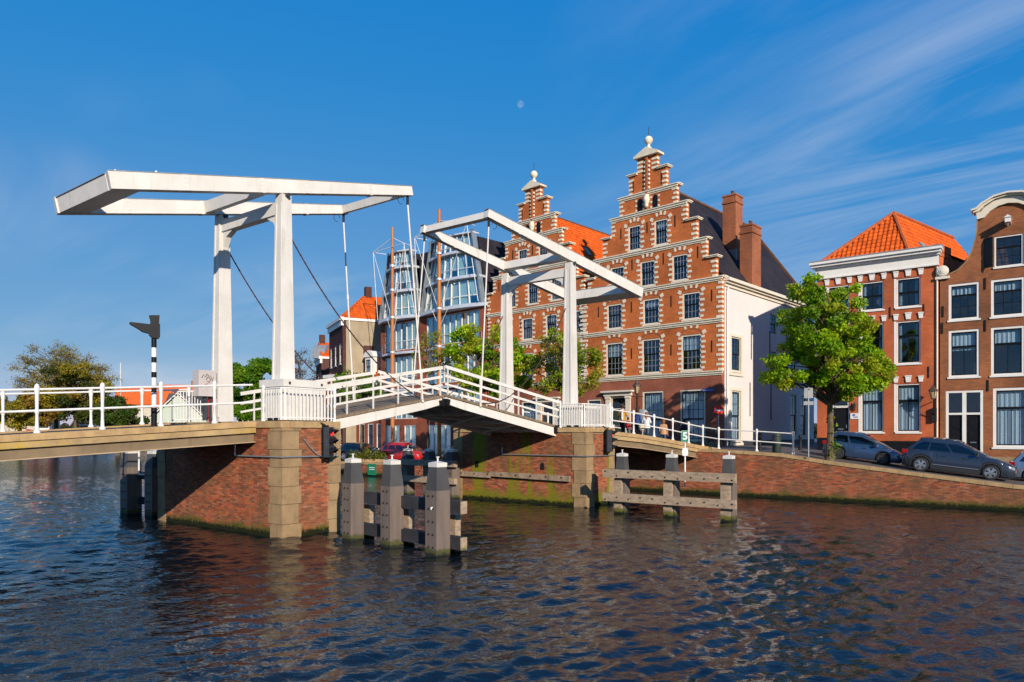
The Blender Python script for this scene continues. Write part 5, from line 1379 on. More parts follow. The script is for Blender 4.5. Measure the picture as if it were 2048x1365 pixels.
# ---- brown brick house with curved neck gable
def brown_house():
    h = thing('neck_gable_house', uv(14.45, 8), RQ, label='brown brick house with curved white-topped gable at the right edge', cat='house')
    xc = 3.08; Wd = 6.16
    half = [(-3.08, 11.62), (-2.7, 11.66), (-2.25, 11.85), (-1.88, 12.22), (-1.62, 12.75), (-1.46, 13.35), (-1.38, 13.9), (-1.36, 14.45)]
    arc = [(-1.05, 14.5), (-.8, 14.78), (-.42, 15.0), (0, 15.08)]
    lft = half+arc
    out = [(0, .6), (Wd, .6)]+[(xc-x, z) for x, z in lft]+[(xc+x, z) for x, z in lft[::-1][1:]]
    wins = [(.41, 1.82, 9.17, 11.15), (2.33, 3.78, 9.17, 11.15), (4.30, 5.72, 9.17, 11.15), (.41, 1.82, 6.06, 8.62), (2.33, 3.78, 6.06, 8.62), (4.30, 5.72, 6.06, 8.62),
            (2.48, 3.72, 11.80, 13.42), (2.42, 4.0, 2.25, 5.40), (4.4, 5.7, 2.25, 5.40)]
    doors = [(.28, 1.98, 1.45, 5.30)]
    wall(out, wins+doors).build('gable_wall', MT['br_brown'], h)
    for i, (a, b, c, d) in enumerate(wins):
        if i < 3: window(h, a, b, c, d, frame='whiteframe', cols=3, rows=(2, 1), split=.70, each=True, fw=.12, sw=.05, bw=.03, curtain=('top', .28), sill=True)
        elif i < 6: window(h, a, b, c, d, frame='whiteframe', cols=1, lowcols=2, rows=(1, 1), split=.66, each=True, fw=.12, sw=.06, bw=.04, curtain=('top', .42 if i == 3 else .3))
        elif i == 6: window(h, a, b, c, d, frame='whiteframe', cols=3, rows=(2, 1), split=.64, each=True, fw=.07, sw=.05, bw=.03)
        else: window(h, a, b, c, d, frame='whiteframe', cols=1, lowcols=2, rows=(1, 1), split=.68, each=True, fw=.14, sw=.06, bw=.045, curtain=('full', 1))
    a, b, c, d = doors[0]; m = MB(); mid = (a+b)/2
    m.box(a, a+.12, .0, .2, c, d); m.box(b-.12, b, .0, .2, c, d); m.box(mid-.09, mid+.09, .0, .2, c, d-.1); m.box(a+.12, b-.12, .001, .2, d-.1, d); m.box(a+.12, mid-.09, .001, .2, c+2.55, c+2.66); m.box(mid+.09, b-.12, .001, .2, c+2.55, c+2.66)
    fr = m.build('door_frame', MT['whiteframe'], h)
    for x0, x1 in ((a+.12, mid-.09), (mid+.09, b-.12)):
        m = MB(); m.box(x0, x1, .1, .16, c, c+2.55)
        for u0, u1 in ((.2, .95), (1.15, 1.7), (1.8, 2.4)): m.box(x0+.1, x1-.1, .085, .099, c+u0, c+u1)
        dd = m.build('door', MT['black'], h); MB().box(x0+.18, x1-.18, .06, .084, c+1.02, c+1.08).build('letter_slot', MT['rim'], dd)
        inst('pane', pane_mesh(x1-x0, 1.08, MT['glass']), fr, ((x0+x1)/2, .12, c+2.66+.54))
    txt = bpy.data.objects.new('lettering', text_mesh('~ welkom ~', .16)); 
    bpy.data.objects.remove(txt)
    # shutter, hoist beam, anchors
    m = MB(); m.obox((2.22, -.16, 12.6), (.20, -.17, 0), (.012, .014, 0), (0, 0, .80))
    for z in (12.2, 13.0): m.obox((2.215, -.185, z), (.15, -.128, 0), (.010, .012, 0), (0, 0, .32))
    m.build('shutter', MT['greenpaint'], h)
    m = MB(); m.box(xc-.13, xc+.13, -.75, 0, 13.95, 14.18); m.extrude([(-.18, 14.181), (.18, 14.181), (0, 14.32)], lambda p, q, t: (xc+p, t, q), -.8, 0); hb2 = m.build('hoist_beam', MT['whiteframe'], h, fixn=True)
    m = MB(); m.tube([(xc, -.62, 13.95), (xc, -.62, 13.75)], .025, 6); m.build('hook', MT['steel'], hb2)
    # white cornice band over the neck
    m = MB(); P2 = [(-1.36, 14.46), (-1.05, 14.51), (-.8, 14.79), (-.42, 15.01), (0, 15.09), (.42, 15.01), (.8, 14.79), (1.05, 14.51), (1.36, 14.46)]
    off = [(-1.40, 14.80), (-1.20, 14.84), (-.98, 15.08), (-.52, 15.36), (0, 15.45), (.52, 15.36), (.98, 15.08), (1.20, 14.84), (1.40, 14.80)]
    def band(p, q, y0, y1):
        n = len(p); vs = [(xc+x, y0, z) for x, z in p]+[(xc+x, y0, z) for x, z in q]+[(xc+x, y1, z) for x, z in p]+[(xc+x, y1, z) for x, z in q]
        fs = []
        for i in range(n-1): fs += [(i, i+1, n+i+1, n+i), (2*n+i, 3*n+i, 3*n+i+1, 2*n+i+1), (n+i, n+i+1, 3*n+i+1, 3*n+i), (i, 2*n+i, 2*n+i+1, i+1)]
        fs += [(0, n, 3*n, 2*n), (n-1, 3*n-1, 4*n-1, 2*n-1)]; m.add(vs, fs)
    band(P2, off, -.16, .4)
    band([(x*1.08-(.1 if x < -1 else -.1 if x > 1 else 0)*0, z+.012) for x, z in off], [(x*1.13, z+.10) for x, z in off], -.30, .42)
    band([(x*1.14, z+.104) for x, z in off], [(x*1.18, z+.19) for x, z in off], -.42, .44)
    m.build('gable_cornice', MT['cream'], h, fixn=True)
    for e in (-1, 1):
        m = MB(); 
        for r_, k in ((.30, 0), (.20, 1), (.1, 2)): m.lathe((xc+e*2.95, -.10-.03*k, 11.92), [(r_, .12), (r_, -.06), (r_*.8, -.09)], 14, axis='y')
        m.box(xc+e*2.95-.34, xc+e*2.95+.34, -.16, .2, 11.48, 11.62); m.build('scroll', MT['cream'], h)
    # coping strip on the curve
    for e in (-1, 1):
        m = MB()
        for (xa, za), (xb, zb) in zip(half, half[1:]): m.beam((xc-e*xa, .16, za+.03), (xc-e*xb, .16, zb+.03), .5, .05, side=(0, 1, 0))
        m.build('coping', MT['stone'], h)
    for x, z in ((2.08, 11.0), (.12, 8.8), (2.08, 8.75), (4.05, 8.75), (2.2, 5.55), (.15, 9.7), (4.1, 11)):
        MB().box(x-.035, x+.035, -.05, -.001, z-.3, z+.3).build('wall_anchor', MT['iron'], h)
    m = MB(); q = [uv(14.47, 8.36), uv(20.6, 8.36)]; q += [q[1]+DV*11, q[0]+DV*11]
    for a_, b_ in ((1, 2), (2, 3), (3, 0)): m.add([q[a_]+Z*.5, q[b_]+Z*.5, q[b_]+Z*11.4, q[a_]+Z*11.4], [(0, 1, 2, 3)])
    m.build('side_walls', MT['br_brown'], h, W=True)
    m = MB(); r0 = (q[0]+q[1])/2+V*.3+Z*14.4; r1 = (q[2]+q[3])/2+Z*14.4
    m.add([q[0]+Z*11.4, q[1]+Z*11.4, q[2]+Z*11.4, q[3]+Z*11.4, r0, r1], [(1, 2, 5, 4), (3, 0, 4, 5), (2, 3, 5), (0, 1, 4)]); m.build('roof', MT['pantile_dark2'], h, W=True)
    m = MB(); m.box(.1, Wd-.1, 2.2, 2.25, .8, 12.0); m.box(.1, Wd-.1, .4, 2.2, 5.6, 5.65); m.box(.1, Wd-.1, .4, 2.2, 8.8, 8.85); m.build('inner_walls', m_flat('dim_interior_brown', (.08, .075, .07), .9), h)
    MB().box(0.01, .27, -.03, -.001, .6, 1.9).build('plinth', MT['black'], h); MB().box(2.0, Wd-.01, -.03, -.001, .6, 1.75).build('plinth', MT['stone'], h)
MT['pantile_dark2'] = m_flat('dark_roof', (.2, .07, .035), .8)
brown_house()

# ---- two more houses to the right, beyond the frame edge, so the row does not stop short
def plain_house(u0, w, ztop, mat, label):
    h = thing('brick_town_house', uv(u0, 8), RQ, label=label, cat='house')
    wins = [(a, a+1.1, c, c+1.9) for a in [w*(i+.5)/3-.55 for i in range(3)] for c in (2.4, 5.6, 8.6)]
    wall([(0, .4), (w, .4), (w, ztop), (0, ztop)], wins).build('front_wall', MT[mat], h)
    for a, b, c, d in wins: window(h, a, b, c, d, frame='whiteframe', cols=2, rows=(1, 1))
    m = MB(); m.box(-.05, w+.05, -.25, .2, ztop, ztop+.5); m.build('cornice', MT['whiteframe'], h)
    m = MB(); m.box(.01, w-.01, .36, 9, .4, ztop-.01); m.build('body', MT[mat], h)
    m = MB(); m.add([(0, 0, ztop+.5), (w, 0, ztop+.5), (w, 9, ztop+.5), (0, 9, ztop+.5), (w*.5, 3, ztop+3.2), (w*.5, 6, ztop+3.2)], [(0, 1, 4), (1, 2, 5, 4), (2, 3, 5), (3, 0, 4, 5)]); m.build('roof', MT['pantile_dark2'], h)
plain_house(20.7, 6.4, 11.6, 'br_red', 'red brick town house just beyond the right edge of the picture')
plain_house(27.2, 5.8, 10.8, 'br_brown', 'brown brick town house second beyond the right edge of the picture')

# ============================================================ MODERN GLASS HOUSE WITH MASTS
MT['alu'] = m_var('pale_aluminium', (.74, .76, .77), (.64, .66, .68), 2, .4, metal=.35)
MT['br_modern'] = m_brick('red_modern_brick', (.38, .10, .05), (.31, .08, .042), (.28, .12, .07))
def modern():
    org = A_+F1*21.75; org.z = 0
    h = thing('modern_glass_building', org, RZ1, label='modern apartment building with bowed glass bays, metal balconies and orange masts', cat='building')
    zg = .9; W = 15.2; D = 14
    bays = [(-8.5, -.25), (-15.0, -8.9)]
    m = MB(); m.box(-W, -.02, 1.1, D, zg, 14.2); m.build('rear_volume', MT['br_modern'], h)
    # brick front with tall openings below the first big slab
    holes = []
    for (x0, x1) in bays:
        w = x1-x0
        for (z0, z1) in ((1.15, 4.0), (4.6, 7.2), (7.8, 10.7), (11.3, 14.0)):
            if z0 < 2 and x0 > -9: holes += [(x0+.7, x0+3.9, z0, z1), (x0+5.2, x0+7.4, z0, z1)]
            elif z0 < 2: holes += [(x0+.6, x0+2.9, z0, z1), (x0+3.6, x0+5.4, z0, z1)]
            else: holes += [(x0+.5, x1-.5, z0, z1)]
    wall([(-W, zg-.5), (0, zg-.5), (0, 14.2), (-W, 14.2)], holes, th=.4, reveal=.25).build('brick_front', MT['br_modern'], h)
    for (a, b, c, d) in holes:
        n = max(2, round((b-a)/.85)); m = MB()
        m.box(a, b, .06, .16, c, c+.08); m.box(a, b, .06, .16, d-.08, d)
        for i in range(n+1):
            x = a+.03+(b-a-.06)*i/n; m.box(x-.05, x+.05, .05, .17, c+.081, d-.081)
        m.box(a, b, .065, .155, c+.85, c+.92)
        win = m.build('window', MT['whiteframe'], h)
        for i in range(n):
            w_ = (b-a)/n-.1
            inst('pane', pane_mesh(w_, d-c-.16, MT['glass_modern']), win, (a+(b-a)*(i+.5)/n, .11, (c+d)/2), rot=(random.gauss(0, .01), 0, random.gauss(0, .015)))
        bl = MB()
        for i in range(n):
            k = random.random()
            x0_, x1_ = a+(b-a)*i/n+.05, a+(b-a)*(i+1)/n-.05
            if k < .8: bl.box(x0_, x1_, .22, .225, c+.1+(d-c)*random.choice([0, 0, .35]), d-.08)
        if bl.v: bl.build('blind', MT['blind'], win)
        MB().box(a, b, .5, .52, c, d).build('room_shade_sheet', MT['darkclad'], win)  # dark sheet in place of the room's shade behind the glass
    # balcony slabs: bowed plates
    def slab(x0, x1, z, bow, th, inset=0.0, rail=True, nm='balcony_slab', lip=.1):
        n = 14; m = MB(); xa, xb = x0+inset, x1-inset; vs = []
        for i in range(n+1):
            t = i/n; x = xa+(xb-xa)*t; y = -.15-bow*(1-(2*t-1)**2)
            vs += [(x, y, z), (x, .6, z), (x, y, z+th), (x, .6, z+th)]
        fs = []
        for i in range(n):
            a = i*4; b = a+4; fs += [(a, a+1, b+1, b), (a+2, b+2, b+3, a+3), (a, b, b+2, a+2), (a+1, a+3, b+3, b+1)]
        fs += [(0, 2, 3, 1), (n*4, n*4+1, n*4+3, n*4+2)]
        m.add(vs, fs); o = m.build(nm, MT['alu'], h, fixn=True)
        if rail:
            m = MB(); pts = [Vector((vs[i*4][0], vs[i*4][1]+.06, z+th+.95)) for i in range(n+1)]
            m.tube(pts, .022, 5)
            for p in pts[::2]: m.tube([p, p-Z*.95], .014, 4)
            for dz in (.25, .45, .65): m.tube([p-Z*dz for p in pts], .008, 4)
            m.build('balustrade', MT['steel'], o)
        return o
    for bi, (x0, x1) in enumerate(bays):
        w = x1-x0; bow = .75
        slab(x0-.2, x1+.2, 10.85, .55, .22, .4); slab(x0-.45, x1+.45, 14.15, .95, .30, 0.0, rail=False)
        slab(x0, x1, 7.3, .35, .2, .6, rail=False)
        lv = [14.46, 17.0, 19.3, 20.75]
        def edge(z): return (z-14.4)*.20
        for li in range(3):
            za, zb = lv[li], lv[li+1]; n = 7 if bi == 0 else 6
            ia, ib = edge(za), edge(zb)
            win = MB()
            pa = []
            for i in range(n+1):
                t = i/n; sx = lambda ins, t=t: x0+.4+ins+(w-.8-2*ins)*t
                ya = -.05-.55*(1-(2*t-1)**2); yb = ya+.12
                A0_, B0_ = Vector((sx(ia), ya, za)), Vector((sx(ib), yb, zb-.12)); pa.append((A0_, B0_))
                win.beam(A0_, B0_, .075, .11, side=(1, 0, 0))
            for zz_ in (0.0, .32):
                for (p, q), (r, s) in zip(pa, pa[1:]): win.beam(p.lerp(q, zz_)+Z*.03, r.lerp(s, zz_)+Z*.03, .05, .06 if zz_ else .09)
            fr = win.build('window', MT['alu'] if li else MT['whiteframe'], h)
            for i in range(n):
                (p, q), (r, s) = pa[i], pa[i+1]; g = MB(); j = random.uniform(-.02, .02)
                pp = [p+Vector((.04, .03+j, 0)), r+Vector((-.04, .03, 0)), s+Vector((-.04, .03, 0)), q+Vector((.04, .03+j, 0))]
                g.add(pp+[v+Vector((0, .012, 0)) for v in pp], [(0, 1, 2, 3), (7, 6, 5, 4), (0, 4, 5, 1), (2, 6, 7, 3)])
                g.build('pane', MT['glass_modern'], fr)
                if random.random() < .8:
                    g = MB(); off = Vector((0, .16, 0)); cut = random.choice([0, 0, .3])
                    g.add([p.lerp(q, cut)+off, r.lerp(s, cut)+off, s+off, q+off], [(0, 1, 2, 3)]); g.build('blind', MT['blind'], fr)
            if li: slab(x0, x1, za-.24, .75, .20, ia-.1, rail=False)
        slab(x0, x1, 20.72, .55, .12, edge(20.7), rail=False, nm='roof_edge')
        # dark inner volume and sloping slate-clad flanks
        m = MB(); e0, e1 = .0, edge(20.7)
        m.hexa([(x0+.5, 1.0, 14.2), (x1-.5, 1.0, 14.2), (x1-.5, D, 14.2), (x0+.5, D, 14.2), (x0+.5+e1, 1.0, 20.7), (x1-.5-e1, 1.0, 20.7), (x1-.5-e1, D, 20.9), (x0+.5+e1, D, 20.9)])
        m.build('roof_volume', MT['slates'], h, fixn=True)
        for sgn, xb in ((1, x1), (-1, x0)):
            for k in range(2):
                m = MB(); xx = xb-sgn*(.12+.34*k); y0 = -.1+.28*k
                m.beam((xx+sgn*.15, y0, 14.45), (xx-sgn*1.25, y0+.1, 21.0-.15*k), .10, .55, side=(1, 0, 0)); m.build('side_fin', MT['alu'] if k else MT['glassfin'], h)
        # mast with stays
        xm = (x0+x1)/2+(-.2 if bi == 0 else .5); ym = -1.35; zt = 23.1 if bi == 0 else 22.9
        m = MB(); m.tube([(xm, ym, zg), (xm, ym, 9), (xm, ym, zt)], [.17, .20, .13], 12); mast = m.build('mast', MT['orangewood'], h, smooth=True)
        m = MB()
        for z in (7.4, 10.95, 14.3, 16.9, 19.2): m.lathe((xm, ym, z), [(.23, -.08), (.23, .08)], 12)
        m.build('mast_collar', MT['alu'], mast, smooth=True)
        m = MB(); zc = zt-1.0
        ends = [(x0+.6, -1.5, zc-.9), (x1-.6, -1.5, zc-.9)]
        for ex in ends:
            m.tube([(xm, ym, zc), ex], .035, 5); m.tube([ex, (ex[0]+(.3 if ex[0] < xm else -.3), -.2, zc-.9)], .03, 5)
            m.tube([ex, (ex[0]-(.5 if ex[0] < xm else -.5), -.6, 14.5)], .035, 5)
            m.tube([(ex[0], -1.45, zc-.9), (xm+(.25 if ex[0] > xm else -.25), ym, 14.5)], .022, 4)
            m.tube([(ex[0]*.3+xm*.7, -1.3, 14.2), (xm, ym, 12.6)], .022, 4)
        m.tube([ends[0], ends[1]], .03, 5)
        m.build('stays', MT['white_rail'], mast)
    # parapet between the bays
    m = MB(); m.hexa([(-9.0, .3, 14.2), (-8.4, .3, 14.2), (-8.4, D, 14.2), (-9.0, D, 14.2), (-9.9, .6, 20.4), (-7.5, .6, 20.4), (-7.5, D, 20.4), (-9.9, D, 20.4)]); m.build('dark_valley', MT['darkclad'], h, fixn=True)
MT['glassfin'] = m_var('steel_fin', (.30, .34, .35), (.20, .23, .25), 1.5, .25, metal=.3)
modern()

# ============================================================ OLD HOUSES FARTHER ALONG THE STREET
def old_house(name, label, c, ang, w, d, zg, ze, zr, wallmat, sidemat, roofmat, rows, ncol, tiles=True, hip=True, cornice=True):
    """c: right front corner as seen from the water; front runs along ang, body lies to the right of it"""
    f = Vector((cos(ang), sin(ang), 0))
    h = thing(name, c, math.atan2(-f.y, -f.x), label=label, cat='house')
    # local: x from -w to 0 along the front, y inwards
    wins = []
    for (z0, z1) in rows:
        for i in range(ncol): x = -w*(i+.5)/ncol; wins.append((x-.45, x+.45, z0, z1))
    wall([(-w, zg-1), (0, zg-1), (0, ze), (-w, ze)], wins).build('front_wall', MT[wallmat], h)
    for a in wins: window(h, *a, frame='whiteframe', cols=2, rows=(1, 1), fw=.1, sw=.05)
    m = MB(); m.box(-w+.01, -.01, .5, d-.02, zg-1, ze-.05); m.build('core', MT['br_dark'], h)
    m = MB(); m.box(-.012, .0, .36, d, zg-1, ze); m.build('side_wall', MT[sidemat], h)
    if cornice:
        m = MB(); m.box(-w-.1, .12, -.35, .1, ze-.05, ze+.3); m.box(-w-.05, .06, -.18, .1, ze-.6, ze-.051); m.build('cornice', MT['whiteframe'], h)
        m = MB(); m.box(-.05, .12, .1, d, ze-.02, ze+.24); m.build('side_gutter', MT['whiteframe'], h)
    hp = w*.45 if hip else 0
    A, Bq, Cq, Dq = Vector((-w-.1, .05, ze+.25)), Vector((.1, .05, ze+.25)), Vector((.1, d, ze+.25)), Vector((-w-.1, d, ze+.25))
    r0, r1 = Vector((-w/2, hp, zr)), Vector((-w/2, d, zr))
    m = MB(); m.add([A, Bq, Cq, Dq, r0, r1], [(0, 1, 4), (1, 2, 5, 4), (2, 3, 5), (3, 0, 4, 5)]); roof = m.build('roof', MT['pantile_dark2'], h)
    if tiles:
        m = MB(); cols = []
        tile_poly(m, cols, [A, Bq, r0], .34, .42); tile_poly(m, cols, [Bq, Cq, r1, r0], .34, .42)
        tag(m.build('roof_tiles', MT[roofmat], roof, cols=cols), kind='stuff')
    m = MB(); m.box(-w/2-.35, -w/2+.35, hp+.1, hp+.8, zr-.5, zr+1.0); m.build('chimney', MT['br_dark'], h)
    return h
AN = radians(116)
c0 = Vector((-17.9, 74.0, 0))
oh = old_house('corner_house', 'dark brick house with orange hipped roof and tan rendered side wall', c0, AN, 7.0, 12, 1, 15.2, 18.6, 'br_dark', 'tanwall', 'pantile', [(2, 4.2), (6.3, 8.6), (10.6, 12.8)], 3)
m = MB(); m.box(-.0, .05, 2.2, 3.3, 6.0, 12.6); m.box(-.0, .05, 3.8, 5.4, 8.5, 11.8); m.build('rendered_patch', MT['br_dark'], oh)
old_house('gabled_house', 'small dark house with pale shaped gable farthest along the street', Vector((-24.5, 90.0, 0)), radians(112), 6.0, 9, 1, 12.8, 15.2, 'br_dark', 'br_dark', 'pantile', [(2, 4.2), (5.6, 7.6), (9.0, 11.0)], 3, hip=False)
gm = MB(); 
gl = MB(); gl.extrude([(-1.1, 0), (1.1, 0), (1.05, .7), (.8, 1.4), (.4, 1.75), (0, 1.85), (-.4, 1.75), (-.8, 1.4), (-1.05, .7)], lambda p, q, t: (p, t, q), -.2, 1.6)
single('shaped_gable', gl, MT['zinc'], 'pale rounded dormer gable on the farthest small house', 'gable', loc=Vector((-25.6, 92.0, 12.9)), rz=math.atan2(-sin(radians(112)), -cos(radians(112)))-.6, fixn=True)
# low house with dormer squeezed between
def dormer_house():
    c = A_+F1*37.2+V*.6; c.z = 0
    h = thing('low_house', c, RZ1, label='low house with orange roof and white arched dormer left of the glass building', cat='house')
    w, d, zg, ze = 6.2, 8.0, 1, 8.6
    wins = [(-w*(i+.5)/4-.5, -w*(i+.5)/4+.5, 1.6, 4.2) for i in range(4)]+[(-w*(i+.5)/4-.45, -w*(i+.5)/4+.45, 5.4, 7.6) for i in range(4)]
    wall([(-w, 0), (0, 0), (0, ze), (-w, ze)], wins).build('front_wall', MT['br_modern'], h)
    for a in wins: window(h, *a, frame='whiteframe', cols=2, rows=(1, 1))
    m = MB(); m.box(-w+.01, -.01, .5, d, 0, ze-.1); m.build('core', MT['br_dark'], h)
    m = MB(); m.box(-w-.1, .1, -.4, .1, ze, ze+.28); m.box(-w, 0, -.15, 0, ze-.7, ze-.01); m.build('gutter', MT['whiteframe'], h)
    A, Bq, Cq, Dq = Vector((-w, 0, ze+.28)), Vector((0, 0, ze+.28)), Vector((0, d*.55, 13.4)), Vector((-w, d*.55, 13.4))
    m = MB(); m.add([A, Bq, Cq, Dq], [(0, 1, 2, 3)]); m.add([Dq, Cq, Vector((0, d, ze)), Vector((-w, d, ze))], [(0, 1, 2, 3)]); roof = m.build('roof', MT['pantile_dark2'], h)
    m = MB(); cols = []; tile_poly(m, cols, [A, Bq, Cq, Dq], .34, .42); tag(m.build('roof_tiles', MT['pantile_dark'], roof, cols=cols), kind='stuff')
    m = MB(); x = -3.0; m.box(x-.75, x+.75, .3, 3.2, ze+.5, ze+2.6); dm = m.build('dormer', MT['whiteframe'], h)
    m = MB(); m.extrude([(-.9, 0), (.9, 0), (.75, .35), (.4, .6), (0, .7), (-.4, .6), (-.75, .35)], lambda p, q, t: (x+p, t, ze+2.6+q), .15, 3.2); m.build('dormer_roof', MT['whiteframe'], dm, fixn=True)
    window(h, x-.5, x+.5, ze+.75, ze+2.4, frame='whiteframe', cols=2, rows=(1, 1), y=.22, rec=.02, sill=False)
    m = MB(); m.box(-w-.3, -w+.6, 1.2, 3.0, ze-.5, ze+3.4); m.build('white_stack', MT['stucco'], h)
dormer_house()
def row_filler():
    # ground-floor shop front seen below the left leaf, next to the low house
    h = thing('shop_front_house', A_+F1*43.6+V*1.0, RZ1, label='narrow brick house with tall dark shop windows seen under the left leaf', cat='house')
    w = 5.2; wins = [(-w+.4+i*1.2, -w+1.3+i*1.2, 1.4, 4.4) for i in range(4)]+[(-w+.6+i*1.5, -w+1.5+i*1.5, 5.6, 7.6) for i in range(3)]
    wall([(-w, 0), (0, 0), (0, 9.4), (-w, 9.4)], wins).build('front_wall', MT['br_modern'], h)
    for a in wins: window(h, *a, frame='whiteframe', cols=2, rows=(1, 1))
    m = MB(); m.box(-w+.01, -.01, .5, 5, 0, 9.3); m.build('core', MT['br_dark'], h)
    m = MB(); m.box(-w-.1, .1, -.3, .1, 9.4, 9.75); m.build('cornice', MT['whiteframe'], h)
    m = MB(); m.add([(-w, 0, 9.75), (0, 0, 9.75), (0, 5, 9.75), (-w, 5, 9.75), (-w/2, 2.5, 11.6)], [(0, 1, 4), (1, 2, 4), (2, 3, 4), (3, 0, 4)]); m.build('roof', MT['pantile_dark2'], h)
row_filler()

# ============================================================ LEFT BANK: houses, shed, fence, boats
def cottage(name, label, c, rz, w, d, ze, zr, wallm, roofm, dormer=False, wins=3):
    h = thing(name, c, rz, label=label, cat='house')
    z0 = 1.05
    ws = [(-w/2+w*(i+.5)/wins-.55, -w/2+w*(i+.5)/wins+.55, 2.2, 4.0) for i in range(wins)]
    if ze > 7: ws += [(a, b, 5.4, 7.0) for a, b, _, _ in ws]
    wall([(-w/2, z0-.6), (w/2, z0-.6), (w/2, ze), (-w/2, ze)], ws).build('front_wall', MT[wallm], h)
    for a in ws: window(h, *a, frame='whiteframe', cols=2, rows=(1, 1))
    m = MB(); m.box(-w/2+.01, w/2-.01, .4, d, z0-.6, ze-.02); m.build('body', MT[wallm], h)
    A, Bq, Cq, Dq = Vector((-w/2-.3, -.3, ze)), Vector((w/2+.3, -.3, ze)), Vector((w/2+.3, d+.3, ze)), Vector((-w/2-.3, d+.3, ze)); r0, r1 = Vector((-w/2-.2, d/2, zr)), Vector((w/2+.2, d/2, zr))
    m = MB(); m.add([A, Bq, Cq, Dq, r0, r1], [(0, 1, 5, 4), (2, 3, 4, 5), (1, 2, 5), (3, 0, 4)]); m.build('roof', MT[roofm], h)
    m = MB(); m.box(w*.2, w*.2+.7, d/2-.3, d/2+.4, zr-.6, zr+.9); m.build('chimney', MT['br_brown'], h)
    return h
MT['roof_dark'] = m_var('dark_felt_roof', (.09, .085, .08), (.06, .058, .055), 1.2, .8)
MT['roof_far'] = m_var('far_orange_roof', (.70, .13, .02), (.55, .10, .02), 1.2, .8)
MT['wall_far'] = m_var('far_pale_wall', (.55, .48, .38), (.45, .38, .3), .6, .85)
cottage('bank_house', 'far white house with orange roof behind the hedge on the left bank', Vector((-79, 150, 0)), .35, 11, 9, 9.2, 13.2, 'wall_far', 'roof_far')
cottage('bank_house', 'far house with wide orange roof between hedge and striped pole', Vector((-70.5, 148, 0)), .2, 8, 8, 8.6, 13.6, 'wall_far', 'roof_far')
cottage('bank_house', 'pale green wooden house beside the striped pole on the left bank', Vector((-61, 128, 0)), -.15, 7.5, 6, 5.8, 10.6, 'palegreen', 'roof_dark')
MT['roof_dark'] = MT.get('roof_dark') or m_var('dark_felt_roof', (.09, .085, .08), (.06, .058, .055), 1.2, .8)
def shed():
    h = thing('green_boathouse', Vector((-57.5, 121, 0)), -.1, label='pale green boarded boathouse with white gable behind the left railing', cat='boathouse')
    w, d = 9.5, 7
    m = MB(); m.extrude([(-w/2, .4), (w/2, .4), (w/2, 6.2), (0, 10.2), (-w/2, 6.2)], lambda p, q, t: (p, t, q), 0, d); m.build('boarded_walls', MT['palegreen'], h, fixn=True)
    m = MB(); m.beam((-w/2-.4, d/2-.2, 5.9), (0, d/2-.2, 10.35), d+.8, .16, side=(0, 1, 0)); m.beam((w/2+.4, d/2-.2, 5.9), (0, d/2-.2, 10.36), d+.8, .16, side=(0, 1, 0)); m.build('roof', MT['roof_dark'], h)
    for e in (-1, 1):
        m = MB(); m.beam((e*(w/2+.45), -.52, 5.75), (0, -.52, 10.25), .12, .34, side=(0, 1, 0)); m.build('barge_board', MT['whiteframe'], h)
    for x in (-3.2, 0, 3.2): window(h, x-.6, x+.6, 2.6, 4.6, frame='whiteframe', cols=2, rows=(1, 1), y=-.12, rec=.06)
    m = MB()
    for i in range(24): x = -w/2+w*i/24; m.box(x-.03, x+.03, -.04, 0, .5, 6.1)
    m.build('batten', MT['palegreen'], h)
shed()
cottage('bank_house', 'orange roofed cottage right of the boathouse on the left bank', Vector((-50, 140, 0)), -.05, 9, 7, 6.5, 11.5, 'wall_far', 'roof_far')
cottage('bank_house', 'long low grey roofed house at the far left behind the trees', Vector((-112, 150, 0)), .35, 22, 9, 7.4, 10.2, 'wall_far', 'roof_dark', wins=6)
cottage('bank_house', 'orange roofed house at the left picture edge behind the trees', Vector((-124, 130, 0)), .5, 12, 9, 7.0, 11.6, 'br_brown', 'roof_far')
def picket():
    t = thing('picket_fence', Vector((-54, 113, 1.0)), label='white picket fence along the left bank seen through the railing', cat='fence')
    for i in range(46):
        x = -62+i*.42; m = MB(); m.box(x-.07, x+.07, 113+i*.03, 113.06+i*.03, 1.0, 5.2 if i % 2 else 4.9); m.build('picket', MT['white_rail'], t, W=True)
    for z in (1.7, 4.5): m = MB(); m.beam((-62.2, 113.1, z), (-42.6, 114.5, z), .06, .14, side=(0, 1, 0)); m.build('rail', MT['white_rail'], t, W=True)
picket()
def boat(c, rz, L, label, hull):
    t = thing('laid_up_boat', c, rz, label=label, cat='boat'); t.scale = (.8, 1.0, 1.3)
    for x in (-L*.25, L*.2): MB().box(x-.15, x+.15, -.6, .6, -1.3, .0).build('cradle', MT['wood'], t)
    m = MB(); n = 12; vs = []
    for i in range(n+1):
        s = i/n; b = .95*(1-(abs(2*s-.8)/1.25)**2.2)*(1 if s < .99 else .05); b = max(b, .04); x = -L/2+L*s; sh = .25*(2*s-.9)**2
        vs += [(x, -b, .75+sh), (x, -b*.8, .05), (x, 0, -.25), (x, b*.8, .05), (x, b, .75+sh)]
    fs = [(i*5+j, i*5+j+1, i*5+6+j, i*5+5+j) for i in range(n) for j in range(4)]+[(i*5+4, i*5, i*5+5, i*5+9) for i in range(n)]
    m.add(vs, fs); m.build('hull', hull, t, fixn=True)
    m = MB(); m.box(-L*.12, L*.22, -.6, .6, .7, 1.6); m.build('cabin', MT['whiteframe'], t)
    m = MB(); m.box(-L*.10, L*.20, -.62, .62, 1.1, 1.45); m.build('cabin_window', MT['lens'], t)
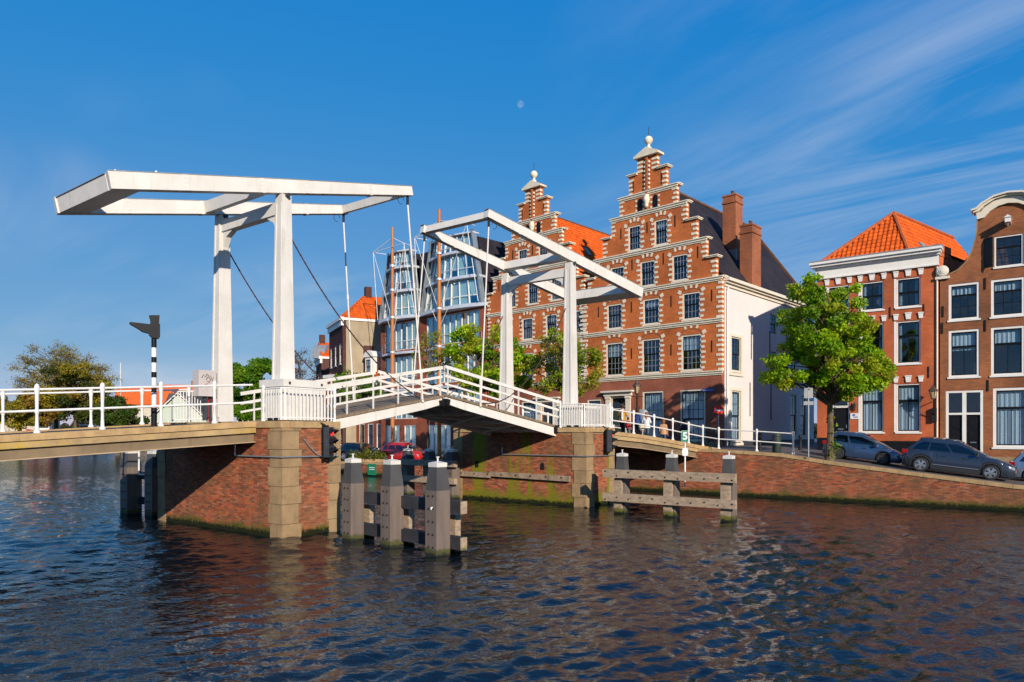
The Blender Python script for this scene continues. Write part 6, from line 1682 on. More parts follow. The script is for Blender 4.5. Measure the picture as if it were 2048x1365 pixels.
boat(Vector((-81, 121, 2.6)), .3, 6, 'small red hulled boat laid up ashore on the left bank', MT['red'])
boat(Vector((-75.5, 124, 2.6)), .25, 9, 'long low red boat laid up ashore behind the left railing', MT['red'])
def flagpole():
    t = thing('pennant_pole', Vector((-66, 118, 1.0)), label='thin white mast with small pennants standing on the left bank near the red boats', cat='mast')
    m = MB(); m.tube([(-66, 118, .9), (-66, 118, 15)], [.12, .05], 8); m.build('pole', MT['white_rail'], t, W=True, smooth=True)
    for z in (8.0, 5.4):
        m = MB(); m.add([(-65.9, 118, z), (-64.7, 118.2, z-.3), (-65.9, 118, z-.8), (-65.9, 118.02, z), (-64.7, 118.22, z-.3), (-65.9, 118.02, z-.8)], [(0, 1, 2), (5, 4, 3)]); m.build('pennant', MT['signwhite'], t, W=True)
flagpole()

# ============================================================ TREES
def crown_points(n, poly, depth, rs, rng, zscale=1.0):
    """clump centres spread through a volume whose side view is poly (x, z)"""
    xs = [p[0] for p in poly]; zs = [p[1] for p in poly]; out = []
    zc = (min(zs)+max(zs))/2; zh = (max(zs)-min(zs))/2; xc = (min(xs)+max(xs))/2; xh = (max(xs)-min(xs))/2
    tries = 0
    while len(out) < n and tries < 20000:
        tries += 1
        x, z = rng.uniform(min(xs), max(xs)), rng.uniform(min(zs), max(zs))
        if not pip(poly, x, z): continue
        q = max(.15, 1-.75*(((x-xc)/xh)**2*.6+((z-zc)/zh)**2*.6))
        y = rng.uniform(-1, 1)*depth*q
        r = rng.uniform(*rs)
        if any((x-a)**2+(y-b)**2+(z-c)**2 < (.55*min(r, d))**2 for a, b, c, d in out): continue
        out.append((x, y, z, r))
    return out
def leaf_mesh(name, clumps, per, size, pal, parent, rng, flat=.75, hollow=.25, nrm_up=.3):
    N = sum(max(4, int(per*(r/.7)**2)) for *_, r in clumps)
    cen = []; colr = []
    for (x, y, z, r) in clumps:
        k = max(4, int(per*(r/.7)**2)); base = pal[rng.randrange(len(pal))]; sh = rng.uniform(.8, 1.15)
        for _ in range(k):
            v = Vector((rng.gauss(0, 1), rng.gauss(0, 1), rng.gauss(0, 1))).normalized()
            rr = r*(hollow+(1-hollow)*rng.random()**.5)*(1.0 if rng.random() > .12 else rng.uniform(1.0, 1.35))
            cen.append((x+v.x*rr, y+v.y*rr, z+v.z*rr*flat)); c = base; j = sh*rng.uniform(.75, 1.25)
            colr.append((c[0]*j*rng.uniform(.9, 1.15), c[1]*j, c[2]*j))
    C = np.array(cen); n = len(C); r_ = np.random.RandomState(rng.randrange(1 << 30))
    nv = r_.randn(n, 3); nv[:, 2] += nrm_up*2; nv /= np.linalg.norm(nv, axis=1)[:, None]
    a = np.cross(nv, r_.randn(n, 3)); a /= np.linalg.norm(a, axis=1)[:, None]; b = np.cross(nv, a)
    s = size*(.65+.7*r_.rand(n))[:, None]
    # each leaf: a pointed, slightly folded blade of two triangles' pairs
    V0 = C-a*s*.55; V1 = C+b*s*.36-nv*s*.07+a*s*.05; V2 = C+a*s*.6; V3 = C-b*s*.36-nv*s*.07+a*s*.05
    vs = np.stack([V0, V1, V2, V3], 1).reshape(-1, 3)
    f = np.arange(4*n).reshape(n, 4); tri = np.concatenate([f[:, [0, 1, 2]], f[:, [0, 2, 3]]], 1).reshape(-1, 3)
    me = bpy.data.meshes.new(name); me.vertices.add(4*n); me.vertices.foreach_set('co', vs.ravel())
    me.loops.add(6*n); me.loops.foreach_set('vertex_index', tri.ravel()); me.polygons.add(2*n); me.polygons.foreach_set('loop_start', np.arange(0, 6*n, 3))
    me.materials.append(MT['leaf']); me.update(calc_edges=True)
    at = me.color_attributes.new('Col', 'FLOAT_COLOR', 'CORNER'); arr = np.repeat(np.array(colr, np.float32), 6, axis=0)
    at.data.foreach_set('color', np.hstack([arr, np.ones((len(arr), 1), np.float32)]).ravel())
    o = bpy.data.objects.new(name, me); COL.objects.link(o); o.parent = parent; return o
def tree(name, label, base, poly, depth, trunk_r, nclump, rs, per, size, pal, seed, group=None, rz=0.0, zfork=None, twig=1, cat='tree', lean=0.0, up=.3, hollow=.25):
    rng = random.Random(seed)
    t = thing(name, base, rz, label=label, cat=cat, group=group)
    cl = crown_points(nclump, poly, depth, rs, rng)
    zs = [p[1] for p in poly]; zb = zfork or min(zs)+.1*(max(zs)-min(zs)); ztop = max(zs)-.25*(max(zs)-min(zs))
    m = MB(); pts = []; n = 9
    for i in range(n+1):
        s = i/n; pts.append((lean*s+rng.uniform(-.04, .04)*(i > 0), rng.uniform(-.04, .04)*(i > 0), -.15+(ztop+.15)*s))
    rr = [trunk_r*(1.35 if i == 0 else 1.0)*(1-.82*(i/n)**1.2) for i in range(n+1)]
    m.tube(pts, rr, 9); m.build('trunk', MT['trunk'], t, smooth=True)
    lb = MB()
    for (x, y, z, r) in cl:
        s = max(.2, min(1, ((z-rng.uniform(.8, 2.2)*(.5+r))/ztop))); s = max(s, zb/ztop*.95)
        i = s*n; k = min(int(i), n-1); p0 = Vector(pts[k]).lerp(Vector(pts[k+1]), min(1.0, i-k)); p1 = Vector((x, y, z))
        mid = p0.lerp(p1, .5)+Vector((rng.uniform(-.15, .15), rng.uniform(-.15, .15), .12*(p1-p0).length)); L = (p1-p0).length
        r0 = min(trunk_r*.42, .018+.016*L)
        lb.tube([p0, mid, p1], [r0, r0*.6, r0*.25], 5, caps=False)
        for _ in range(twig):
            v = Vector((rng.gauss(0, 1), rng.gauss(0, 1), rng.gauss(0, .8)+.3)).normalized()
            lb.tube([p1.lerp(mid, .3*rng.random()), p1+v*r*.95], [r0*.3, .006], 4, caps=False)
    lb.build('limbs', MT['trunk'], t, smooth=True)
    tag(leaf_mesh('crown', cl, per, size, pal, t, rng, up=.0) if False else leaf_mesh('crown', cl, per, size, pal, t, rng, hollow=hollow, nrm_up=up), kind=None)
    return t
GREEN = [(.12, .26, .010), (.16, .31, .012), (.09, .21, .010), (.20, .33, .014), (.07, .16, .010)]
FRESH = [(.16, .30, .012), (.21, .34, .015), (.12, .24, .012), (.26, .34, .018)]
TREEG = [(.30, .48, .010), (.36, .54, .014), (.22, .40, .010), (.42, .56, .016), (.17, .32, .010), (.40, .46, .02)]
YELL = [(.16, .17, .025), (.20, .19, .03), (.13, .13, .025), (.17, .12, .03)]
OLIVE = [(.36, .30, .025), (.42, .35, .03), (.29, .26, .025), (.34, .22, .03)]
CEDAR = [(.07, .13, .014), (.10, .16, .016), (.06, .10, .012)]
# right linden on the quay: side view traced in metres relative to the trunk base
def px2(base, pts):
    d = base.y; return [((x-1024)/1400*d-base.x, EYE-(y-865)/1400*d-base.z) for x, y in pts]
bt = uv(10.1, .95, 0); bt = Vector((((1660-1024)/1400)*bt.y, bt.y, zst(10.1)-.03))
poly = px2(bt, [(1600, 560), (1632, 556), (1645, 588), (1680, 575), (1705, 590), (1712, 622), (1735, 650), (1750, 690), (1770, 720), (1768, 752), (1735, 775), (1700, 788), (1672, 800), (1640, 775), (1600, 760), (1575, 772), (1545, 765), (1530, 740), (1545, 715), (1560, 690), (1565, 660), (1558, 640), (1575, 632), (1592, 610), (1588, 580)])
tree('linden_tree', 'leafy bright green tree on the quay beside the parked cars', bt, poly, 2.4, .17, 190, (.26, .50), 560, .14, TREEG, 3, zfork=2.9, twig=3, hollow=.05)
# ivy suckers at the foot of its trunk
rng_ = random.Random(8)
tI = thing('trunk_ivy', bt, label='green shoots growing up the trunk of the quay tree', cat='plant')
leaf_mesh('leaves', [(rng_.uniform(-.05, .28), rng_.uniform(-.25, .05), .1+k*.16, .16 if k > 5 else .26) for k in range(16)], 120, .13, FRESH, tI, rng_)
# trees on the quay behind the bridge
def quay_tree(px, v, poly_px, label, seed, pal, ncl, per, size, rs=(.35, .65), depth=1.8, tr=.11, twig=2, zf=None, **kw):
    r = (px-1024)/1400; b0 = O+V*v; u = (r*b0.y-b0.x)/(U.x-r*U.y); p = uv(u, v, zst(u)-.05)
    return tree('street_tree', label, p, px2(p, poly_px), depth, tr, ncl, rs, per, size, pal, seed, group='young trees on the quay behind the bridge', twig=twig, zfork=zf, **kw)
quay_tree(962, 1.4, [(935, 650), (965, 640), (990, 652), (1015, 672), (1040, 690), (1062, 725), (1068, 760), (1050, 788), (1000, 792), (950, 790), (915, 765), (912, 735), (905, 700), (915, 672)],
          'dense green young tree between the lifting rods and the right portal', 21, TREEG, 74, 300, .19, depth=2.2)
quay_tree(1125, 1.4, [(1055, 705), (1085, 672), (1110, 660), (1150, 668), (1185, 700), (1205, 735), (1200, 765), (1160, 785), (1100, 788), (1060, 775), (1045, 740)],
          'sparse yellowish young tree in front of the left step gable', 22, [(.32, .40, .02), (.26, .36, .02), (.38, .36, .03)], 70, 210, .15, rs=(.3, .6), depth=1.7, twig=6, hollow=.0)
quay_tree(856, 1.6, [(835, 690), (850, 672), (872, 668), (895, 690), (905, 715), (898, 742), (870, 748), (845, 740), (832, 715)],
          'small thin tree before the glass building', 23, [(.24, .33, .022), (.30, .33, .03)], 30, 90, .16, rs=(.3, .55), depth=1.2, twig=5, hollow=.0)
quay_tree(722, 1.8, [(670, 762), (690, 742), (720, 748), (752, 760), (770, 785), (750, 805), (700, 806), (665, 795)],
          'low green tree behind the left leaf railing', 24, GREEN, 26, 150, .2, rs=(.4, .7), depth=1.6)
# trees along the bend, right of the far left post
def bank_tree(px, d, zb, poly_px, label, seed, pal, ncl, per, size, rs, depth, tr=.3, twig=3, cat='tree', hollow=.1):
    p = Vector(((px-1024)/1400*d, d, zb))
    return tree('bank_tree', label, p, px2(p, poly_px), depth, tr, ncl, rs, per, size, pal, seed, twig=twig, hollow=hollow)
bank_tree(497, 120, 1.0, [(462, 742), (480, 735), (505, 728), (530, 720), (548, 735), (550, 790), (540, 840), (480, 845), (462, 800)], 'green trees beyond the river bend between the left portal posts', 31, GREEN, 46, 150, .42, (1.0, 1.7), 3.5)
bank_tree(600, 118, 1.0, [(585, 715), (602, 700), (622, 712), (632, 750), (622, 790), (590, 790), (580, 750)], 'bare brownish tree beside the farthest house', 32, [(.20, .15, .10), (.16, .12, .08)], 30, 26, .25, (.8, 1.3), 2.5, twig=9, hollow=0)
bank_tree(112, 112, 1.0, [(40, 735), (58, 715), (80, 705), (100, 685), (120, 692), (150, 705), (175, 712), (195, 728), (215, 745), (222, 775), (190, 800), (110, 800), (60, 790), (36, 765)],
          'large half-bare tree with olive buds on the left bank', 33, OLIVE, 150, 16, .22, (.9, 1.7), 5.0, tr=.38, twig=16, hollow=.0)
bank_tree(150, 108, 1.0, [(95, 775), (120, 742), (150, 728), (185, 742), (205, 770), (205, 815), (180, 838), (110, 835), (88, 805)], 'rounded olive green tree before the large half-bare tree', 34, OLIVE+[(.10, .12, .02)], 60, 90, .34, (.9, 1.5), 4.5, twig=6)
bank_tree(40, 104, 1.0, [(0, 790), (25, 782), (60, 790), (85, 805), (92, 835), (70, 850), (10, 848), (-20, 825)], 'low yellow-olive tree at the left edge of the bank', 35, OLIVE, 36, 130, .34, (.8, 1.4), 3.0)
bank_tree(235, 106, 1.0, [(205, 812), (222, 800), (245, 802), (268, 815), (280, 838), (278, 862), (205, 862), (198, 838)], 'dense dark green hedge bush on the left bank', 36, CEDAR+[(.08, .11, .02)], 40, 190, .30, (.7, 1.2), 3.0, twig=1, cat='bush')
# shrub in a planter at the quay edge behind the mooring posts
sh = thing('planter_shrub', uv(-23.2, .9, 1.0), label='small yellow-green shrub at the quay edge under the left leaf', cat='shrub')
leaf_mesh('leaves', [(rng_.uniform(-1.2, 1.2), rng_.uniform(-.3, .3), rng_.uniform(.2, .75), .38) for _ in range(16)], 150, .16, [(.22, .22, .02), (.17, .2, .02)], sh, rng_)
MB().box(-1.4, 1.4, -.35, .35, -.02, .22).build('planter', MT['stone'], sh)
# a wood far behind, one mass on the horizon
def far_wood():
    rng = random.Random(77); cl = []
    for i in range(520):
        x = rng.uniform(-420, 260); y = rng.uniform(430, 560); cl.append((x, y, rng.uniform(1, 8.5+3*sin(x*.05)), rng.uniform(2.2, 4.0)))
    o = leaf_mesh('far_wood', cl, 5, 2.2, [(.07, .075, .03), (.09, .085, .035), (.055, .065, .03)], None, rng)
    tag(o, 'distant line of trees along the horizon', 'wood', kind='stuff')
far_wood()

# ============================================================ CARS
def interp(tab, x): return lerp_table(tab, x)
def car(name, label, u, v, L, H, W, paint, heading=1, style='suv', rim='rim', plate='orange', dark_trim=False, zoff=0.0, group='cars parked along the quay'):
    slope = (zst(u+1.2)-zst(u-1.2))/2.4
    yaw = RQ if heading > 0 else RQ+pi
    t = thing(name, uv(u, v, zst(u)-.03+zoff), label=label, cat='car', group=group, rot=(0, -math.atan(slope*heading), yaw))
    hl, hw = L/2, W/2; wr = .335 if style != 'hatch' else .30
    xf, xr = hl-.88, -hl+.80                       # axles
    kb = H/1.6
    if style == 'suv':
        top = [(-hl, .70*kb), (-hl+.05, .92*kb), (-hl+.25, 1.03*kb), (.0, 1.00*kb), (.62, .99*kb), (.95, 1.00*kb), (1.5, .93*kb), (hl-.35, .82*kb), (hl-.1, .70*kb), (hl, .55*kb)]
        gr0, gr1, rf0, rf1 = -hl+.10, 1.15, -hl+.62, .12; roof = [(rf0-.15, H-.12), (rf0+.2, H-.02), (-.5, H), (rf1-.2, H-.03), (rf1, H-.09)]
    elif style == 'wagon':
        top = [(-hl, .66*kb), (-hl+.06, .95*kb), (-hl+.25, 1.02*kb), (0, 1.0*kb), (.75, .98*kb), (1.4, .92*kb), (hl-.35, .80*kb), (hl-.08, .66*kb), (hl, .5*kb)]
        gr0, gr1, rf0, rf1 = -hl+.10, 1.22, -hl+.42, .30; roof = [(rf0-.1, H-.10), (rf0+.2, H-.02), (-.4, H), (rf1-.2, H-.03), (rf1, H-.09)]
    else:
        top = [(-hl, .62*kb), (-hl+.05, .90*kb), (-hl+.2, 1.0*kb), (0, .98*kb), (.7, .96*kb), (1.2, .90*kb), (hl-.3, .76*kb), (hl-.06, .62*kb), (hl, .5*kb)]
        gr0, gr1, rf0, rf1 = -hl+.06, 1.08, -hl+.48, .10; roof = [(rf0-.15, H-.13), (rf0+.15, H-.03), (-.35, H), (rf1-.2, H-.03), (rf1, H-.10)]
    def plan(x):
        e = abs(x)/hl; return hw*(1-.10*max(0, (e-.55)/.45)**2-.16*max(0, (e-.88)/.12)**2)
    def sill(x):
        z = .20
        for xc in (xf, xr):
            d = abs(x-xc); R = wr+.055
            if d < R: z = max(z, wr+sqrt(max(0, R*R-d*d)))
        if x > hl-.3: z = max(z, .22+.0*(x-hl+.3))
        return z
    xs = sorted(set([-hl, -hl+.03, -hl+.1, hl-.1, hl-.03, hl]+[-hl+L*i/44 for i in range(1, 44)]+[xc+d*(wr+.055) for xc in (xf, xr) for d in (-1, -.92, -.75, -.5, -.25, 0, .25, .5, .75, .92, 1)]))
    lev = [(0, .955), (.12, .985), (.38, 1.0), (.62, .995), (.82, .975), (.94, .94), (1.0, .88)]
    m = MB(); k = len(lev); ring = 2*k+1
    for x in xs:
        s, tp, w = sill(x), interp(top, x), plan(x); tp = max(tp, s+.06)
        r = [(x, -w*f, s+(tp-s)*a) for a, f in lev]; r2 = [(x, w*f, s+(tp-s)*a) for a, f in lev][::-1]
        for p in r+[(x, 0, tp+.03)]+r2: m.v.append(p)
    for i in range(len(xs)-1):
        for j in range(ring-1): m.f.append((i*ring+j, (i+1)*ring+j, (i+1)*ring+j+1, i*ring+j+1)); m.m.append(0)
    m.f.append(tuple(range(ring))); m.m.append(0); m.f.append(tuple(range((len(xs)-1)*ring+ring-1, (len(xs)-1)*ring-1, -1))); m.m.append(0)
    body = m.build('body', paint, t, smooth=True, fixn=True)
    # cabin: shell from belt to roof
    zb = interp(top, 0)-.03; nl = 6; m = MB(); cab = []
    def side_w(s): return plan(0)*(.90-.20*s**1.5)
    nx = 14
    def cabpt(s, q, sg):
        """s 0 belt .. 1 roof; q 0 rear .. 1 front"""
        x0 = gr0+(rf0-gr0)*s**.8; x1 = gr1+(rf1-gr1)*s; x = x0+(x1-x0)*q
        z = zb+(interp(roof, min(max(x, rf0-.15), rf1))-zb)*s if s > .98 else zb+(H-.11-zb)*s
        w = side_w(s)*(1-.10*(2*q-1)**4); return Vector((x, sg*w, z))
    S = [0, .2, .4, .6, .8, .93, 1.0]
    for sg in (-1, 1):
        n0 = len(m.v)
        for s in S:
            for i in range(nx+1): m.v.append(tuple(cabpt(s, i/nx, sg)))
        for a in range(len(S)-1):
            for i in range(nx): m.f.append((n0+a*(nx+1)+i, n0+a*(nx+1)+i+1, n0+(a+1)*(nx+1)+i+1, n0+(a+1)*(nx+1)+i)); m.m.append(0)
    n0 = len(m.v); ny = 6
    for i in range(nx+1):
        a, b = cabpt(1, i/nx, -1), cabpt(1, i/nx, 1)
        for j in range(ny+1): q = j/ny; p = a.lerp(b, q); m.v.append((p.x, p.y, p.z+.05*(1-(2*q-1)**2)))
    for i in range(nx):
        for j in range(ny): m.f.append((n0+i*(ny+1)+j, n0+(i+1)*(ny+1)+j, n0+(i+1)*(ny+1)+j+1, n0+i*(ny+1)+j+1)); m.m.append(0)
    for q in (0, 1):
        n0 = len(m.v)
        for s in S:
            a, b = cabpt(s, q, -1), cabpt(s, q, 1)
            for j in range(ny+1): p = a.lerp(b, j/ny); m.v.append((p.x+(.10 if q else -.06)*(1-(2*j/ny-1)**2)*(1-s*.6), p.y, p.z))
        for a in range(len(S)-1):
            for j in range(ny): m.f.append((n0+a*(ny+1)+j, n0+a*(ny+1)+j+1, n0+(a+1)*(ny+1)+j+1, n0+(a+1)*(ny+1)+j)); m.m.append(0)
    m.build('cabin', paint, t, smooth=True, fixn=True)
    # glass panels
    def sidewin(q0, q1, s0=.12, s1=.84, r0=0.0, r1=0.0):
        for sg in (-1, 1):
            g = MB(); n = 8; vs = []
            for i in range(n+1):
                q = q0+(q1-q0)*i/n; tt = i/n
                a = cabpt(s0, q+r0*(1-tt)*0, sg); top_s = s1-r0*max(0, 1-tt*4)-r1*max(0, 1-(1-tt)*4); b = cabpt(top_s, q, sg)
                for w_ in range(7): vs.append(cabpt(s0+(top_s-s0)*w_/6, q, sg)+Vector((0, sg*.012, 0)))
            g.add(vs, [(7*i+w_, 7*i+7+w_, 7*i+8+w_, 7*i+1+w_) for i in range(n) for w_ in range(6)]); g.build('side_window', MT['carglass'], t, smooth=True)
    if style in ('suv', 'wagon'): sidewin(.06, .26, r0=.25); sidewin(.285, .575); sidewin(.605, .93, r1=.35)
    else: sidewin(.08, .40, r0=.3); sidewin(.44, .92, r1=.35)
    for q, nm in ((0, 'rear_window'), (1, 'windscreen')):
        g = MB(); vs = []; n = 8; S2 = [.14, .32, .5, .7, .88]
        for s in S2:
            a, b = cabpt(s, q, -1), cabpt(s, q, 1)
            for j in range(n+1):
                f = .07+.86*j/n; p = a.lerp(b, f); vs.append((p.x+(.10 if q else -.06)*(1-(2*f-1)**2)*(1-s*.6)+(.010 if q else -.010), p.y, p.z+.004))
        g.add(vs, [(a*(n+1)+j, a*(n+1)+j+1, (a+1)*(n+1)+j+1, (a+1)*(n+1)+j) for a in range(4) for j in range(n)]); g.build(nm, MT['carglass'], t, smooth=True)
    # dark underside, arches and sills
    m = MB(); m.box(-hl+.15, hl-.15, -hw+.14, hw-.14, .16, .62); m.build('underbody', MT['plastic'], t)
    if dark_trim:
        for sg in (-1, 1):
            m = MB(); m.box(xr+wr+.08, xf-wr-.08, sg*(plan(0)-.012)-.014, sg*(plan(0)-.012)+.014, .19, .36); m.build('sill_trim', MT['plastic'], t)
            m = MB(); m.box(xr+wr+.12, xf-wr-.12, sg*(plan(0)+.004)-.006, sg*(plan(0)+.004)+.006, .40, .425); m.build('chrome_strip', MT['rim'], t)
            for xc in (xf, xr):
                m = MB(); n = 16; R0, R1 = wr+.045, wr+.105; vs = []
                for i in range(n+1):
                    a = -.15+(pi+.3)*i/n; 
                    for R in (R0, R1):
                        for dy in (0, .02): vs.append((xc+R*cos(a), sg*(plan(xc)*.992-.012+dy), wr+R*sin(a)))
                m.add(vs, [(4*i+1, 4*i+3, 4*i+7, 4*i+5) for i in range(n)]+[(4*i+2, 4*i+3, 4*i+7, 4*i+6) for i in range(n)]); m.build('arch_trim', MT['plastic'], t, smooth=True)
    # wheels
    for xc in (xf, xr):
        for sg in (-1, 1):
            yy = sg*(plan(xc)-.115); m = MB()
            m.lathe((xc, yy, wr), [(wr*.66, -.10), (wr*.9, -.105), (wr*.985, -.085), (wr, -.04), (wr, .04), (wr*.985, .085), (wr*.9, .105), (wr*.66, .10)], 28, axis='y')
            wh = m.build('wheel', MT['tyre'], t, smooth=True)
            m = MB(); yo = yy+sg*.075; n = 5
            m.lathe((xc, yo, wr), [(wr*.70, -.006), (wr*.70, .006), (wr*.62, .008)][:2], 28, axis='y'); m.build('wheel_disc', MT['rimdark'], wh)
            m = MB()
            for i in range(n*2):
                a = 2*pi*i/(n*2)+((.12 if i % 2 else -.12)); ca, sa = cos(a), sin(a)
                p0 = Vector((xc+ca*wr*.10, yo+sg*.03, wr+sa*wr*.10)); p1 = Vector((xc+ca*wr*.66, yo+sg*.018, wr+sa*wr*.66)); m.beam(p0, p1, .05, .02, side=Vector((-sa, 0, ca)))
            ro = [(xc+wr*.66*cos(2*pi*i/26), yo+sg*.018, wr+wr*.66*sin(2*pi*i/26)) for i in range(27)]; m.tube(ro, .016, 6, caps=False)
            m.lathe((xc, yo+sg*.02, wr), [(wr*.16, -.01), (wr*.16, .015)], 12, axis='y')
            m.build('rim', MT[rim], wh, smooth=True)
    # lamps, plates, mirrors, handles
    for sg in (-1, 1):
        m = MB(); zf = interp(top, hl-.2)-.10; y0 = plan(hl-.15)
        m.obox((hl-.22, sg*(y0*.86), zf-.02), (.16, -sg*.05, -.03), (.03, sg*.10, 0), (0, 0, .055)); m.build('headlamp', MT['headlamp'], t, smooth=False)
        m = MB(); m.obox((-hl+.10, sg*(plan(-hl+.1)*.90), interp(top, -hl+.2)-.12), (.12, sg*.03, 0), (-.02, sg*.09, 0), (0, 0, .085)); m.build('tail_lamp', MT['carred'], t)
        m = MB(); xm = gr1-.42; m.obox((xm, sg*(plan(0)+.07), zb+.10), (.06, sg*.02, 0), (-.02, sg*.09, 0), (0, 0, .065)); m.build('mirror', MT['plastic'] if dark_trim else paint, t, smooth=False)
        for xq in ((-.55, .35) if style != 'hatch' else (.1,)):
            m = MB(); m.box(xq-.10, xq+.10, sg*(plan(0)-.005)-.012, sg*(plan(0)-.005)+.012, zb-.16, zb-.12); m.build('door_handle', MT['plastic'], t)
    m = MB(); m.box(hl-.03, hl+.02, -.26, .26, .40, .51); m.build('number_plate', MT[plate], t)
    m = MB(); m.box(-hl-.02, -hl+.03, -.26, .26, .62, .73); m.build('number_plate', MT[plate], t)
    m = MB(); m.box(hl-.10, hl+.008, -.5, .5, .24, .38); m.box(hl-.10, hl-.002, -.34, .34, .54, .66); m.build('grille', MT['plastic'], t)
    # seams of the doors, thin dark strips
    m = MB()
    for sg in (-1, 1):
        for xq in ((-.78, .22, 1.02) if style != 'hatch' else (-.35, .92)):
            for zz_ in (.34, .48, .62, .76):
                w = plan(xq)*.998; m.box(xq-.006, xq+.006, sg*w-.004, sg*w+.004, zz_, min(zz_+.14, zb-.03))
    m.build('door_seam', MT['plastic'], t)
    return t
PG = m_carpaint('slate_grey_paint', (.045, .058, .085), .6); PB = m_carpaint('steel_blue_paint', (.05, .10, .20), .5); PL_ = m_carpaint('pale_blue_paint', (.22, .30, .40))
PR = m_carpaint('red_car_paint', (.52, .010, .008), .0); PD = m_carpaint('dark_teal_paint', (.02, .035, .05)); PN = m_carpaint('navy_paint', (.012, .025, .06)); PK = m_carpaint('black_car_paint', (.012, .014, .018))
car('parked_suv', 'dark grey sport utility car with alloy wheels nearest the quay edge', 15.45, 2.5, 4.4, 1.60, 1.82, PG, 1, 'suv', plate='orange', dark_trim=True)
car('parked_hatchback', 'blue three-door hatchback behind the dark grey car', 11.25, 3.9, 3.75, 1.44, 1.66, PB, 1, 'hatch', rim='rimdark')
car('parked_car', 'pale blue car cut off by the right picture edge', 19.35, 4.3, 3.9, 1.46, 1.68, PL_, 1, 'hatch')
car('parked_wagon', 'red station wagon seen below the left leaf', -20.9, 2.7, 4.3, 1.52, 1.74, PR, 1, 'wagon')
car('parked_car', 'dark car left of the red station wagon', -26.2, 2.9, 4.2, 1.46, 1.72, PK, 1, 'wagon', plate='signwhite')
car('parked_car', 'dark teal car farthest left under the left leaf', -30.8, 3.1, 4.1, 1.46, 1.70, PD, 1, 'hatch')
car('parked_car', 'navy blue car half hidden by the farther pier', -14.6, 3.0, 4.2, 1.50, 1.74, PN, -1, 'wagon', plate='yellow')

